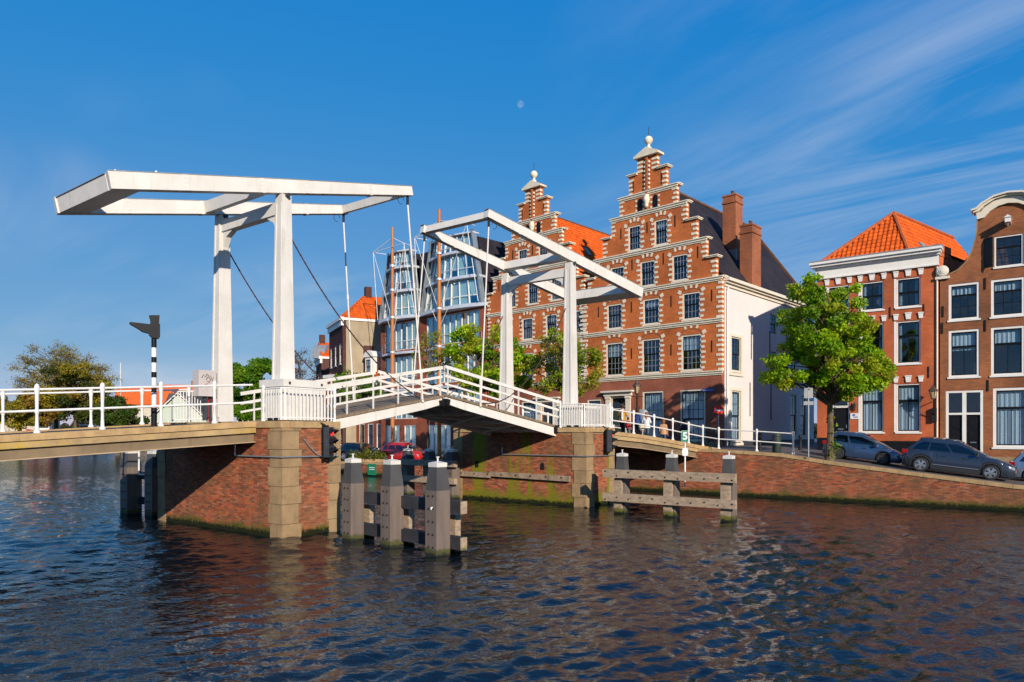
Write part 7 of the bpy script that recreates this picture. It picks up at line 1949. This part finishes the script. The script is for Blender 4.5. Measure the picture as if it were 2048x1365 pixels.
# ============================================================ PEOPLE
SKIN = m_flat('skin', (.50, .28, .19), .55)
def person(label, loc, face, jacket, trousers, hair, H=1.74, hairlen=.16, arms='down', stride=.18, extra=None, shoes=(.03, .03, .03), skirt=False):
    """standing or walking figure grown over a skeleton; local +y is the way the person faces"""
    t = thing('person', loc, face, label=label, cat='person', group='people on the bridge ramp')
    k = H/1.74
    J = {'pel': (0, 0, .93), 'sp': (0, .01, 1.12), 'ch': (0, .0, 1.32), 'nk': (0, .0, 1.47), 'hd0': (0, .02, 1.55), 'hd1': (0, .025, 1.64), 'hd2': (0, .015, 1.715),
         'shl': (-.17, 0, 1.40), 'shr': (.17, 0, 1.40), 'hpl': (-.095, 0, .88), 'hpr': (.095, 0, .88),
         'knl': (-.10, .06+stride*.6, .49), 'knr': (.10, .05-stride*.35, .49), 'anl': (-.10, stride*1.0, .09), 'anr': (.10, -stride*1.1, .11), 'tol': (-.12, stride+.17, .045), 'tor': (.12, -stride*1.1+.16, .05)}
    if arms == 'down': J.update({'ell': (-.235, -.03, 1.13), 'elr': (.235, -.03, 1.13), 'wrl': (-.25, .06, .90), 'wrr': (.25, .06, .90), 'hal': (-.25, .09, .80), 'har': (.25, .09, .80)})
    else: J.update({'ell': (-.25, .02, 1.14), 'elr': (.25, .02, 1.14), 'wrl': (-.18, .24, 1.10), 'wrr': (.16, .25, 1.16), 'hal': (-.12, .31, 1.13), 'har': (.10, .32, 1.20)})
    E = [('pel', 'sp'), ('sp', 'ch'), ('ch', 'nk'), ('nk', 'hd0'), ('hd0', 'hd1'), ('hd1', 'hd2'), ('ch', 'shl'), ('ch', 'shr'), ('shl', 'ell'), ('ell', 'wrl'), ('wrl', 'hal'), ('shr', 'elr'), ('elr', 'wrr'), ('wrr', 'har'),
         ('pel', 'hpl'), ('pel', 'hpr'), ('hpl', 'knl'), ('knl', 'anl'), ('anl', 'tol'), ('hpr', 'knr'), ('knr', 'anr'), ('anr', 'tor')]
    R = {'pel': (.165, .115), 'sp': (.145, .10), 'ch': (.165, .115), 'nk': (.058, .06), 'hd0': (.075, .088), 'hd1': (.083, .102), 'hd2': (.06, .07), 'shl': (.075, .075), 'shr': (.075, .075), 'ell': (.052, .052), 'elr': (.052, .052),
         'wrl': (.036, .032), 'wrr': (.036, .032), 'hal': (.038, .02), 'har': (.038, .02), 'hpl': (.095, .10), 'hpr': (.095, .10), 'knl': (.062, .065), 'knr': (.062, .065), 'anl': (.045, .05), 'anr': (.045, .05), 'tol': (.042, .03), 'tor': (.042, .03)}
    names = list(J); me = bpy.data.meshes.new('body'); me.from_pydata([tuple(c*k for c in J[n]) for n in names], [(names.index(a), names.index(b)) for a, b in E], [])
    ob = bpy.data.objects.new('tmp', me); COL.objects.link(ob)
    sk = ob.modifiers.new('s', 'SKIN'); sk.use_smooth_shade = True
    for i, n in enumerate(names): me.skin_vertices[0].data[i].radius = (R[n][0]*k, R[n][1]*k); me.skin_vertices[0].data[i].use_root = (n == 'pel')
    ss = ob.modifiers.new('u', 'SUBSURF'); ss.levels = 2; ss.render_levels = 2
    bpy.context.view_layer.update(); nm = bpy.data.meshes.new_from_object(ob.evaluated_get(bpy.context.evaluated_depsgraph_get()))
    bpy.data.objects.remove(ob); nm.name = 'body'; nm.materials.clear()
    for c in (SKIN, jacket, trousers, m_flat('shoes', shoes, .6)): nm.materials.append(c)
    wr = [Vector(J['wrl'])*k, Vector(J['wrr'])*k]
    for p in nm.polygons:
        c = p.center; z = c.z/k
        hand = min((c-w).length for w in wr); hd = min((c-Vector(J['hal'])*k).length, (c-Vector(J['har'])*k).length)
        if z > 1.455: i = 0
        elif hd < .085*k: i = 0
        elif abs(c.x)/k > .19 and z > .75: i = 1
        elif z > .90: i = 1
        elif z > .085 and not (z < .13 and c.y > 9): i = 2 if z > .10 else 3
        else: i = 3
        p.material_index = i; p.use_smooth = True
    bo = bpy.data.objects.new('body', nm); COL.objects.link(bo); bo.parent = t
    # fingers
    for s, hn, wn in ((-1, 'hal', 'wrl'), (1, 'har', 'wrr')):
        d = (Vector(J[hn])-Vector(J[wn])).normalized(); m = MB(); h0 = Vector(J[hn])*k; sd_ = Vector((0, 1, 0)) if arms == 'down' else Vector((1, 0, 0))
        for q, ln in ((-.030, .058), (-.010, .070), (.010, .066), (.030, .052)):
            a = h0+sd_*q*k+d*.01; m.tube([a, a+d*ln*.5*k, a+d*ln*k+Vector((0, .012, 0))], [.0095, .009, .006], 6)
        a = h0+sd_*.03*k-d*.03; m.tube([a, a+(sd_+d).normalized()*.045*k], [.011, .007], 6); m.build('fingers', SKIN, bo, smooth=True)
    # face: nose, eyes, mouth
    m = MB(); c = Vector(J['hd1'])*k
    m.lathe(c+Vector((0, .100*k, -.012)), [(.001, .03), (.013, .0), (.017, -.012), (.001, -.02)], 6); m.build('nose', SKIN, bo, smooth=True)
    m = MB()
    for s in (-1, 1): m.lathe(c+Vector((s*.032*k, .090*k, .014)), [(.001, -.008), (.010, 0), (.001, .008)], 6)
    m.box(c.x-.022, c.x+.022, c.y+.088*k, c.y+.094*k, c.z-.052*k, c.z-.044*k); m.build('eyes_and_mouth', m_flat('dark_feature', (.06, .02, .02), .5), bo)
    for s in (-1, 1):
        m = MB(); m.lathe(c+Vector((s*.086*k, .0, -.01)), [(.001, -.03), (.018, -.01), (.02, .015), (.001, .03)], 6); m.build('ear', SKIN, bo, smooth=True)
    # hair
    m = MB(); n1, n2 = 14, 9; hc = c+Vector((0, -.012, .03))*k
    for i in range(n2+1):
        a = pi*.5*(1-i/n2*1.55) if i else pi/2; 
        for j in range(n1):
            th = 2*pi*j/n1; front = max(0, sin(th)); ph = pi*i/n2*(.42+.28*(1-front)); r = .108*k
            z = r*cos(ph)*1.12; rad = r*sin(ph)
            if i == n2 and front < .35: z -= hairlen*k*(1-front)
            m.v.append((hc.x+rad*.93*cos(th), hc.y+rad*1.08*sin(th), hc.z+z))
    for i in range(n2):
        for j in range(n1): m.f.append((i*n1+j, i*n1+(j+1) % n1, (i+1)*n1+(j+1) % n1, (i+1)*n1+j)); m.m.append(0)
    m.build('hair', hair, t, smooth=True, fixn=True)
    # loose jacket hem / skirt
    m = MB(); n = 18; prof = [(1.30, .185, .135), (1.12, .185, .14), (.95, .205, .155), (.84 if not skirt else .62, .215 if not skirt else .25, .165 if not skirt else .21)]
    for z, a, b in prof:
        for j in range(n): th = 2*pi*j/n; w = 1+.03*sin(5*th+z*9); m.v.append((a*k*cos(th)*w, b*k*sin(th)*w, z*k))
    for i in range(len(prof)-1):
        for j in range(n): m.f.append((i*n+j, i*n+(j+1) % n, (i+1)*n+(j+1) % n, (i+1)*n+j)); m.m.append(0)
    m.build('jacket', jacket, t, smooth=True, fixn=True)
    return t, k
CLO = {n: m_var('cloth_'+n, c, tuple(x*.75 for x in c), 9, .85, bump=.3, bscale=12) for n, c in {
    'mustard': (.50, .24, .04), 'blue': (.035, .07, .20), 'white': (.74, .72, .70), 'black': (.018, .018, .022), 'grey': (.12, .13, .14), 'jeans': (.06, .10, .18), 'peach': (.62, .33, .16), 'red': (.45, .04, .04), 'cream': (.62, .52, .36)}.items()}
HAIRB = m_var('brown_hair', (.07, .030, .015), (.04, .018, .010), 12, .6, stretch=(1, 1, .2)); HAIRR = m_var('auburn_hair', (.28, .10, .03), (.2, .07, .02), 12, .6, stretch=(1, 1, .2))
def ramp_at(px, off): 
    # point on the right approach whose picture column is px, at distance off from the near edge
    r = (px-1024)/1400; b = R0+P*off; s = (r*b.y-b.x)/(B.x-r*B.y); z = lerp_table(RZ, s); return b+B*s+Z*(z-.05)
BF = math.atan2(B.y, B.x)-pi/2          # facing along the bridge axis
p1_, k1 = person('person in mustard jacket with white scarf walking down the bridge ramp', ramp_at(1245, 2.2), BF+.2, CLO['mustard'], CLO['black'], HAIRB, 1.80, .06, 'up')
m = MB(); m.tube([(-.09, .12, 1.46), (-.12, .17, 1.30), (-.12, .175, 1.05)], [.05, .06, .055], 8); m.tube([(.0, -.10, 1.48), (-.12, 0, 1.49), (-.06, .11, 1.46), (.08, .09, 1.46), (.12, 0, 1.49), (0, -.10, 1.48)], .045, 8); m.tube([(.06, -.14, 1.45), (.08, -.175, 1.2), (.08, -.17, .98)], [.05, .06, .05], 8); m.build('scarf', CLO['white'], p1_, smooth=True)
p2_, k2 = person('person in blue jacket and dark trousers on the bridge ramp', ramp_at(1275, 1.9), BF-.15, CLO['blue'], CLO['black'], HAIRB, 1.74, .26, 'down')
m = MB(); m.lathe((.27, .03, .74), [(.10, -.22), (.15, -.2), (.16, 0), (.13, .12), (.05, .14)], 10); single_bag = m.build('tote_bag', CLO['cream'], p2_, smooth=True)
p3_, k3 = person('person in white top with auburn hair beside the blue jacket', ramp_at(1293, 2.1), BF+.4, CLO['white'], CLO['grey'], HAIRR, 1.62, .24, 'up')
p4_, k4 = person('person in pale patterned top farther down the ramp', ramp_at(1327, 3.0), BF+.3, CLO['peach'], CLO['jeans'], HAIRR, 1.60, .10, 'down')
p5_, k5 = person('person in dark coat with red bag near the foot of the ramp', ramp_at(1368, 3.4), BF-.2, CLO['black'], CLO['black'], HAIRB, 1.66, .10, 'down')
m = MB(); m.lathe((.30, 0, .86), [(.04, -.22), (.14, -.2), (.15, .05), (.08, .14)], 8); single('shoulder_bag', m, CLO['red'], 'red bag carried by the person in the dark coat', 'bag', loc=p5_.location, smooth=True)
p6_, k6 = person('small child in red jacket beside the mustard jacket', ramp_at(1256, 1.6), BF, CLO['red'], CLO['grey'], HAIRB, 1.05, .05, 'down', stride=.1)

# ============================================================ SIGNALS, SIGNS AND LAMPS
# striped pole with road signal seen from the side
def striped_signal():
    s0_ = s_for(308, .62); b = on1(s0_, .62); b.z -= .06
    t = thing('road_signal', b, label='black and white striped pole carrying a black road signal on the left approach', cat='traffic light')
    r = .072; z = 0; bands = [(.62, 'black'), (.46, 'white'), (.2, 'black'), (.24, 'white'), (.17, 'black'), (.28, 'white'), (.17, 'black'), (.28, 'white'), (.32, 'black')]
    for hgt, c in bands:
        m = MB(); m.tube([b+Z*z, b+Z*(z+hgt)], r*(1.15 if z == 0 else 1), 12); m.build('pole_band', MT['black'] if c == 'black' else MT['signwhite'], t, W=True, smooth=True); z += hgt
    zt = z; L = Vector((-.86, -.5, 0)).normalized(); Sd = Vector((-L.y, L.x, 0)); k = .66
    def pt(p, q, s): return b+L*(p*k)+Sd*(s*k)+Z*(zt-.04+q*k)
    m = MB(); m.extrude([(-.20, .0), (-.24, .08), (-.24, .66), (.16, .66), (.20, .60), (.20, .14), (.06, .0)], pt, -.17, .17); m.build('housing', MT['black'], t, W=True, fixn=True)
    m = MB(); m.extrude([(.201, .62), (.98, .66), (.98, .58), (.70, .42), (.46, .26), (.201, .20)], pt, -.15, .15); m.build('long_visor', MT['black'], t, W=True, fixn=True)
    m = MB(); m.extrude([(-.20, .662), (.12, .662), (.20, 1.02), (-.22, 1.06)], pt, -.15, .15); m.build('upper_visor', MT['black'], t, W=True, fixn=True)
striped_signal()
def cabinet():
    b = on1(s_for(409, 3.9), 3.9); b.z += .04
    t = thing('switch_cabinet', b, label='pale grey switch cabinet with scribbled graffiti by the far left portal post', cat='cabinet')
    s = (U*.9-V*.4).normalized(); f = Vector((-s.y, s.x, 0))
    MB().obox(b+Z*1.32, B*.30, P*.2, Z*.46).build('box', MT['zincpale'], t, W=True)
    MB().obox(b+Z*.42, B*.05, P*.05, Z*.42).build('leg', MT['darkgrey'], t, W=True)
    MB().obox(b+Z*.42+B*.2, B*.03, P*.03, Z*.42).build('leg', MT['darkgrey'], t, W=True)
    m = MB(); o = b-P*.206+Z*1.45
    def sq(pts): m.tube([o+B*x+Z*z for x, z in pts], .012, 4)
    sq([(-.2, .05), (-.14, .18), (-.08, .08), (-.02, .2), (.05, .12)]); sq([(-.05, .0), (.02, .1), (.1, .02), (.06, -.1), (.0, -.05)]); sq([(.1, .15), (.16, -.05), (.2, .1)])
    m.build('scribble', MT['black'], t, W=True)
    m = MB(); m.tube([o+B*-.1-Z*.18, o+B*.02-Z*.14, o+B*.0-Z*.24, o+B*.1-Z*.2], .012, 4); m.build('red_scribble', MT['red'], t, W=True)
MT['zincpale'] = m_var('pale_grey_paint', (.52, .46, .43), (.44, .39, .37), 2, .5, grime=(.25, .2, .17), gamt=.4)
cabinet()
# flood gate rail on the far side of the left approach (white upright bars)
def bar_gate():
    t = thing('bar_gate', on1(s_for(380, 4.05), 4.05), label='white barred gate behind the left railing next to the cabinet', cat='gate')
    a, b = on1(s_for(344, 4.05), 4.05), on1(s_for(412, 4.05), 4.05)
    for i in range(13): p = a.lerp(b, i/12); m = MB(); m.tube([p+Z*.05, p+Z*1.12], .016, 6); m.build('bar', MT['white_rail'], t, W=True)
    for z in (.1, 1.1): m = MB(); m.tube([a+Z*z, b+Z*z], .024, 6); m.build('rail', MT['white_rail'], t, W=True)
bar_gate()
# bicycle-like dark clutter at the end of the gate is a small post with a red knob
m = MB(); q = on1(s_for(420, 4.0), 4.0); m.tube([(0, 0, 0), (0, 0, .7)], .05, 8); m.lathe((0, 0, .7), [(.07, 0), (.09, .1), (.05, .2), (.001, .22)], 10); single('red_marker_post', m, MT['red'], 'short red marker post beside the far left portal post', 'post', loc=q-Z*.02, smooth=True)

def pole_sign(name, label, cat, p, h, r=.03, mat='steel'):
    t = thing(name, p, label=label, cat=cat); m = MB(); m.tube([(0, 0, -.05), (0, 0, h)], r, 10); m.build('pole', MT[mat], t, smooth=True); return t
TOCAM = lambda p: math.atan2(p.x, -p.y)*-1
# green number sign 5 on a white pole by the fender
p5 = Vector(((1370-1024)/1400*27.4, 27.4, .2)); 
t = pole_sign('berth_sign', 'green sign with white number 5 on a white pole behind the fender', 'sign', Vector((p5.x, p5.y, 1.2)), 1.75, .032, 'white_rail')
t.rotation_euler = (0, 0, -.15); 
MB().box(-.135, .135, -.045, -.03, 1.72, 2.16).build('plate_border', MT['signwhite'], t); MB().box(-.125, .125, -.052, -.046, 1.73, 2.15).build('plate', MT['signgreen'], t)
me5 = text_mesh('5', .40, bold=.012); me5.materials.append(MT['signwhite']); inst('numeral', me5, t, (0, -.055, 1.94), rot=(pi/2, 0, 0))
m = MB(); m.extrude([(-.09, 1.18), (.09, 1.18), (.12, 1.32), (.09, 1.48), (-.09, 1.48), (-.12, 1.32)], lambda p, q, s: (p, s, q), -.05, -.036); m.build('hexagon_plate', MT['signwhite'], t, fixn=True)
# no entry sign
pn = Vector(((1437-1024)/1400*44.5, 44.5, 2.38))
t = pole_sign('no_entry_sign', 'round red no entry sign with white bar on a grey pole', 'sign', pn, 2.6, .032); t.rotation_euler = (0, 0, .1)
m = MB(); m.lathe((0, -.05, 2.32), [(.31, 0), (.31, -.012), (.001, -.012)], 32, axis='y'); m.build('disc', MT['red'], t); MB().box(-.22, .22, -.07, -.063, 2.265, 2.375).build('bar', MT['signwhite'], t)
# street name plate on the corner house
t = thing('street_name_plate', A_+F1*.95-Vector((F1.y, -F1.x, 0))*.03+Z*6.05, RZ1, label='blue street name plate on the corner of the larger step-gabled house', cat='sign')
MB().box(-.40, .40, -.02, .0, -.11, .11).build('plate', MT['signblue'], t)
mt_ = text_mesh('Donkere Spaarne', .11); mt_.materials.append(MT['signwhite']); inst('lettering', mt_, t, (0, -.024, 0), rot=(pi/2, 0, 0))
# plaque and lamp beside the red house door
t = thing('name_plaque', uv(8.06+2.1, 7.97, 4.0), RQ, label='white name plaque on the red house beside its black door', cat='sign')
MB().box(-.24, .24, -.02, 0, -.17, .17).build('plate', MT['signwhite'], t)
m = MB(); m.box(-.13, .02, -.024, -.02, .02, .11); m.box(-.10, .16, -.024, -.02, -.08, -.03); m.build('print', MT['signblue'], t)
t = thing('door_lamp', uv(8.06+2.1, 7.95, 4.45), RQ, label='small brass lantern above the white name plaque', cat='lamp')
m = MB(); m.lathe((0, -.08, 0), [(.05, 0), (.08, .22), (.09, .24), (.03, .32), (.01, .42)], 6); m.build('lantern', MT['rimdark'], t); m = MB(); m.lathe((0, -.08, .02), [(.045, 0), (.07, .18)], 6); m.build('lantern_glass', MT['yellow'], t); MB().box(-.02, .02, -.08, 0, -.12, 0).build('bracket', MT['iron'], t)
# wall lantern on the brown house corner
def lantern(t, c, s=1.0, glow='lampglass'):
    m = MB(); m.lathe(c, [(.10*s, 0), (.20*s, .42*s)], 6); m.build('lantern_glass', MT[glow], t)
    m = MB(); m.lathe(c+Z*.42*s, [(.27*s, 0), (.25*s, .05*s), (.12*s, .20*s), (.09*s, .21*s), (.09*s, .28*s), (.03*s, .32*s), (.02*s, .42*s)], 6); m.build('lantern_roof', MT['copper'], t)
    m = MB()
    for i in range(6): a = 2*pi*i/6; m.tube([c+Vector((.102*s*cos(a), .102*s*sin(a), 0)), c+Vector((.202*s*cos(a), .202*s*sin(a), .42*s))], .012*s, 4)
    m.lathe(c-Z*.06*s, [(.04*s, 0), (.12*s, .03*s), (.12*s, .06*s)], 6); m.build('lantern_frame', MT['iron'], t)
MT['copper'] = m_flat('bronze_paint', (.10, .06, .045), .5, .3)
def lampglass():
    t = NT('lamp_glass'); t.done((.55, .40, .22), .12); t.b.inputs['Alpha'].default_value = .75; return t.m
MT['lampglass'] = lampglass()
t = thing('wall_lantern', uv(14.2, 7.9, 4.9), RQ, label='old lantern on an iron bracket between the red and the brown house', cat='lamp')
lantern(t, Vector((0, -.55, 0)), .95); m = MB(); m.tube([(0, -.55, -.08), (0, -.5, -.35), (0, -.1, -.9), (0, .05, -1.1)], .03, 6); m.tube([(0, -.55, -.1), (0, 0, -.1)], .025, 6); m.build('bracket', MT['iron'], t); MB().box(-.12, .12, -.12, .05, -1.25, -.5).build('wall_box', MT['iron'], t)
# street lamp in front of the larger step gable
r_ = (1274-1024)/1400; dl = 40.5; pl_ = Vector((r_*dl, dl, 2.35))
t = thing('street_lamp', pl_, label='old-style street lamp with bronze lantern in front of the larger step gable', cat='street lamp')
m = MB(); m.lathe((0, 0, 0), [(.13, 0), (.13, .5), (.09, .6), (.07, .9), (.05, 1.0), (.045, 2.9), (.07, 2.95), (.07, 3.0), (.045, 3.05), (.04, 3.2)], 10); m.build('column', MT['iron'], t, smooth=True); m = MB(); m.tube([(-.35, 0, 3.02), (.35, 0, 3.02)], .022, 6); m.build('ladder_bar', MT['iron'], t)
lantern(t, Vector((0, 0, 3.2)), 1.0)
# traffic mirror beside the lamp
t = thing('traffic_mirror', pl_+Vector((.35, .2, 0)), -.35, label='round grey traffic mirror next to the street lamp', cat='mirror')
m = MB(); m.tube([(0, .04, 0), (0, .04, 2.2)], .03, 8); m.build('pole', MT['steel'], t); m = MB(); m.lathe((0, 0, 1.95), [(.36, .02), (.36, -.02), (.33, -.04), (.001, -.08)], 24, axis='y'); m.build('mirror_dish', MT['mirrorback'] if 'mirrorback' in MT else MT['zinc'], t, smooth=True)
# parking sign pole by the tree
r_ = (1617-1024)/1400; dl = 33.9; ps = Vector((r_*dl, dl, 2.2))
t = thing('parking_sign_pole', ps, -.3, label='tall grey sign pole with two backs of signs left of the quay tree', cat='sign'); m = MB(); m.tube([(0, 0, -.1), (0, 0, 3.3)], .035, 10); m.build('pole', MT['steel'], t, smooth=True)
m = MB(); m.box(-.2, .2, -.02, .0, 2.75, 3.25); m.build('sign_plate', MT['zinc'], t); m = MB(); m.box(-.22, .22, -.02, 0, 2.42, 2.6); m.build('small_plate', MT['zinc'], t)
# blue and green signs hung on the far quay
t = thing('mooring_sign', uv(-23.6, -.08, .45), RQ, label='blue sign with white ring symbol on the quay wall under the left leaf', cat='sign'); MB().box(-.42, .42, -.03, 0, -.42, .42).build('plate', MT['signblue'], t)
m = MB(); m.tube([(.2*cos(a)+.05, -.04, .2*sin(a)+.05) for a in [-.5*pi-.6+i*2*pi*.8/14 for i in range(15)]], .05, 6); m.build('symbol', MT['signwhite'], t)
t = thing('berth_plate', uv(-21.6, -.08, .5), RQ, label='plain green plate on the quay wall under the left leaf', cat='sign'); MB().box(-.45, .45, -.03, 0, -.42, .42).build('plate', MT['signgreen'], t); m = MB(); m.box(-.3, .3, -.036, -.03, .12, .17); m.box(-.3, .3, -.036, -.03, -.02, .03); m.build('print', MT['signwhite'], t)
# bollards and small street furniture
for u_, v_, lb in ((7.3, 7.2, 'dark iron bollard by the alley beside the white wall'), (6.2, 3.2, 'dark iron bollard on the quay behind the railing end')):
    m = MB(); m.lathe((0, 0, 0), [(.13, 0), (.13, .1), (.09, .15), (.08, .7), (.11, .75), (.11, .85), (.05, .95)], 10); single('bollard', m, MT['iron'], lb, 'bollard', loc=uv(u_, v_, zst(u_)-.04), smooth=True)
# red and white marker at the tree in front of the red car
m = MB()
t = thing('striped_marker', uv(-17.4, 1.3, zst(-17.4)-.04), label='small red and white striped marker post beside the red station wagon', cat='post')
for i in range(4): m = MB(); m.tube([(0, 0, i*.22), (0, 0, i*.22+.22)], .08, 8); m.build('band', MT['red'] if i % 2 else MT['signwhite'], t)
# small white knobs along the counterweight, seen against the sky
for s_, k_ in ((-4.95, .02), (-4.95, .22), (-4.95, .66), (-4.95, .80), (-3.9, 0.0)):
    m = MB(); m.lathe(bpt1(s_, k_, .255), [(.02, 0), (.02, .03), (.035, .05), (.03, .085), (.005, .10)], 8); m.build('knob', MT['signwhite'], bal1, W=True)

# bicycles left on the quay
def bicycle(label, p, rz, colr):
    t = thing('parked_bicycle', p, rz, label=label, cat='bicycle', group='bicycles parked on the quay')
    R = .34
    for x in (-.52, .52):
        m = MB(); m.tube([(x+R*cos(2*pi*i/24), 0, R+R*sin(2*pi*i/24)) for i in range(25)], .018, 6, caps=False); w = m.build('wheel', MT['tyre'], t, smooth=True)
        m = MB()
        for i in range(12): a = 2*pi*i/12; m.tube([(x, 0, R), (x+R*.97*cos(a), 0, R+R*.97*sin(a))], .002, 3)
        m.build('spokes', MT['steel'], w)
    m = MB(); bb = (-.08, 0, .30); st = (-.20, 0, .82); hd = (.38, 0, .86)
    for a, b in ((bb, st), (st, (.36, 0, .80)), (bb, (.40, 0, .68)), (bb, (-.52, 0, R)), ((-.19, 0, .74), (-.52, 0, R)), (hd, (.52, 0, R))): m.tube([a, b], .017, 6)
    m.build('frame', colr, t, smooth=True)
    m = MB(); m.obox((-.23, 0, .92), (.13, 0, .01), (0, .07, 0), (0, 0, .03)); m.tube([st, (-.22, 0, .90)], .012, 5); m.build('saddle', MT['plastic'], t)
    m = MB(); m.tube([(.18, -.28, 1.0), (.36, -.16, 1.05), (.38, 0, 1.02), (.36, .16, 1.05), (.18, .28, 1.0)], .013, 6); m.tube([hd, (.38, 0, 1.02)], .013, 5); m.build('handlebar', MT['steel'], t, smooth=True)
nf = Vector((F1.y, -F1.x, 0))*-1
for tt, lb, c in ((.55, 'dark bicycle against the larger step gable under the street name plate', MT['iron']), (3.62, 'blue bicycle standing between the ground floor windows of the larger step gable', MT['signblue'])):
    q = A_+F1*tt+Vector((-.69, -.72, 0))*.45; bicycle(lb, Vector((q.x, q.y, 2.38)), RZ1+random.uniform(-.1, .1), c)
b_ = ramp_at(1226, 4.6); bicycle('black bicycle leaning at the far railing of the right approach', b_, BF+pi/2, MT['iron'])
# litter bin by the railing end
m = MB(); m.lathe((0, 0, 0), [(.20, 0), (.22, .05), (.22, .85), (.25, .88), (.20, 1.0), (.02, 1.05)], 14); single('litter_bin', m, MT['darkgreen'], 'dark green litter bin on the quay near the end of the railing', 'bin', loc=uv(7.6, 1.5, zst(7.6)-.04), smooth=True)

# the houses right of the alley stand a little farther back than the street line of the quay
for o in list(COL.objects):
    if o.parent is None and o.name.split('.')[0] in ('red_brick_house', 'neck_gable_house', 'brick_town_house', 'name_plaque', 'door_lamp', 'wall_lantern'):
        o.location = Vector(o.location)+V*1.2-U*.3+Z*.25
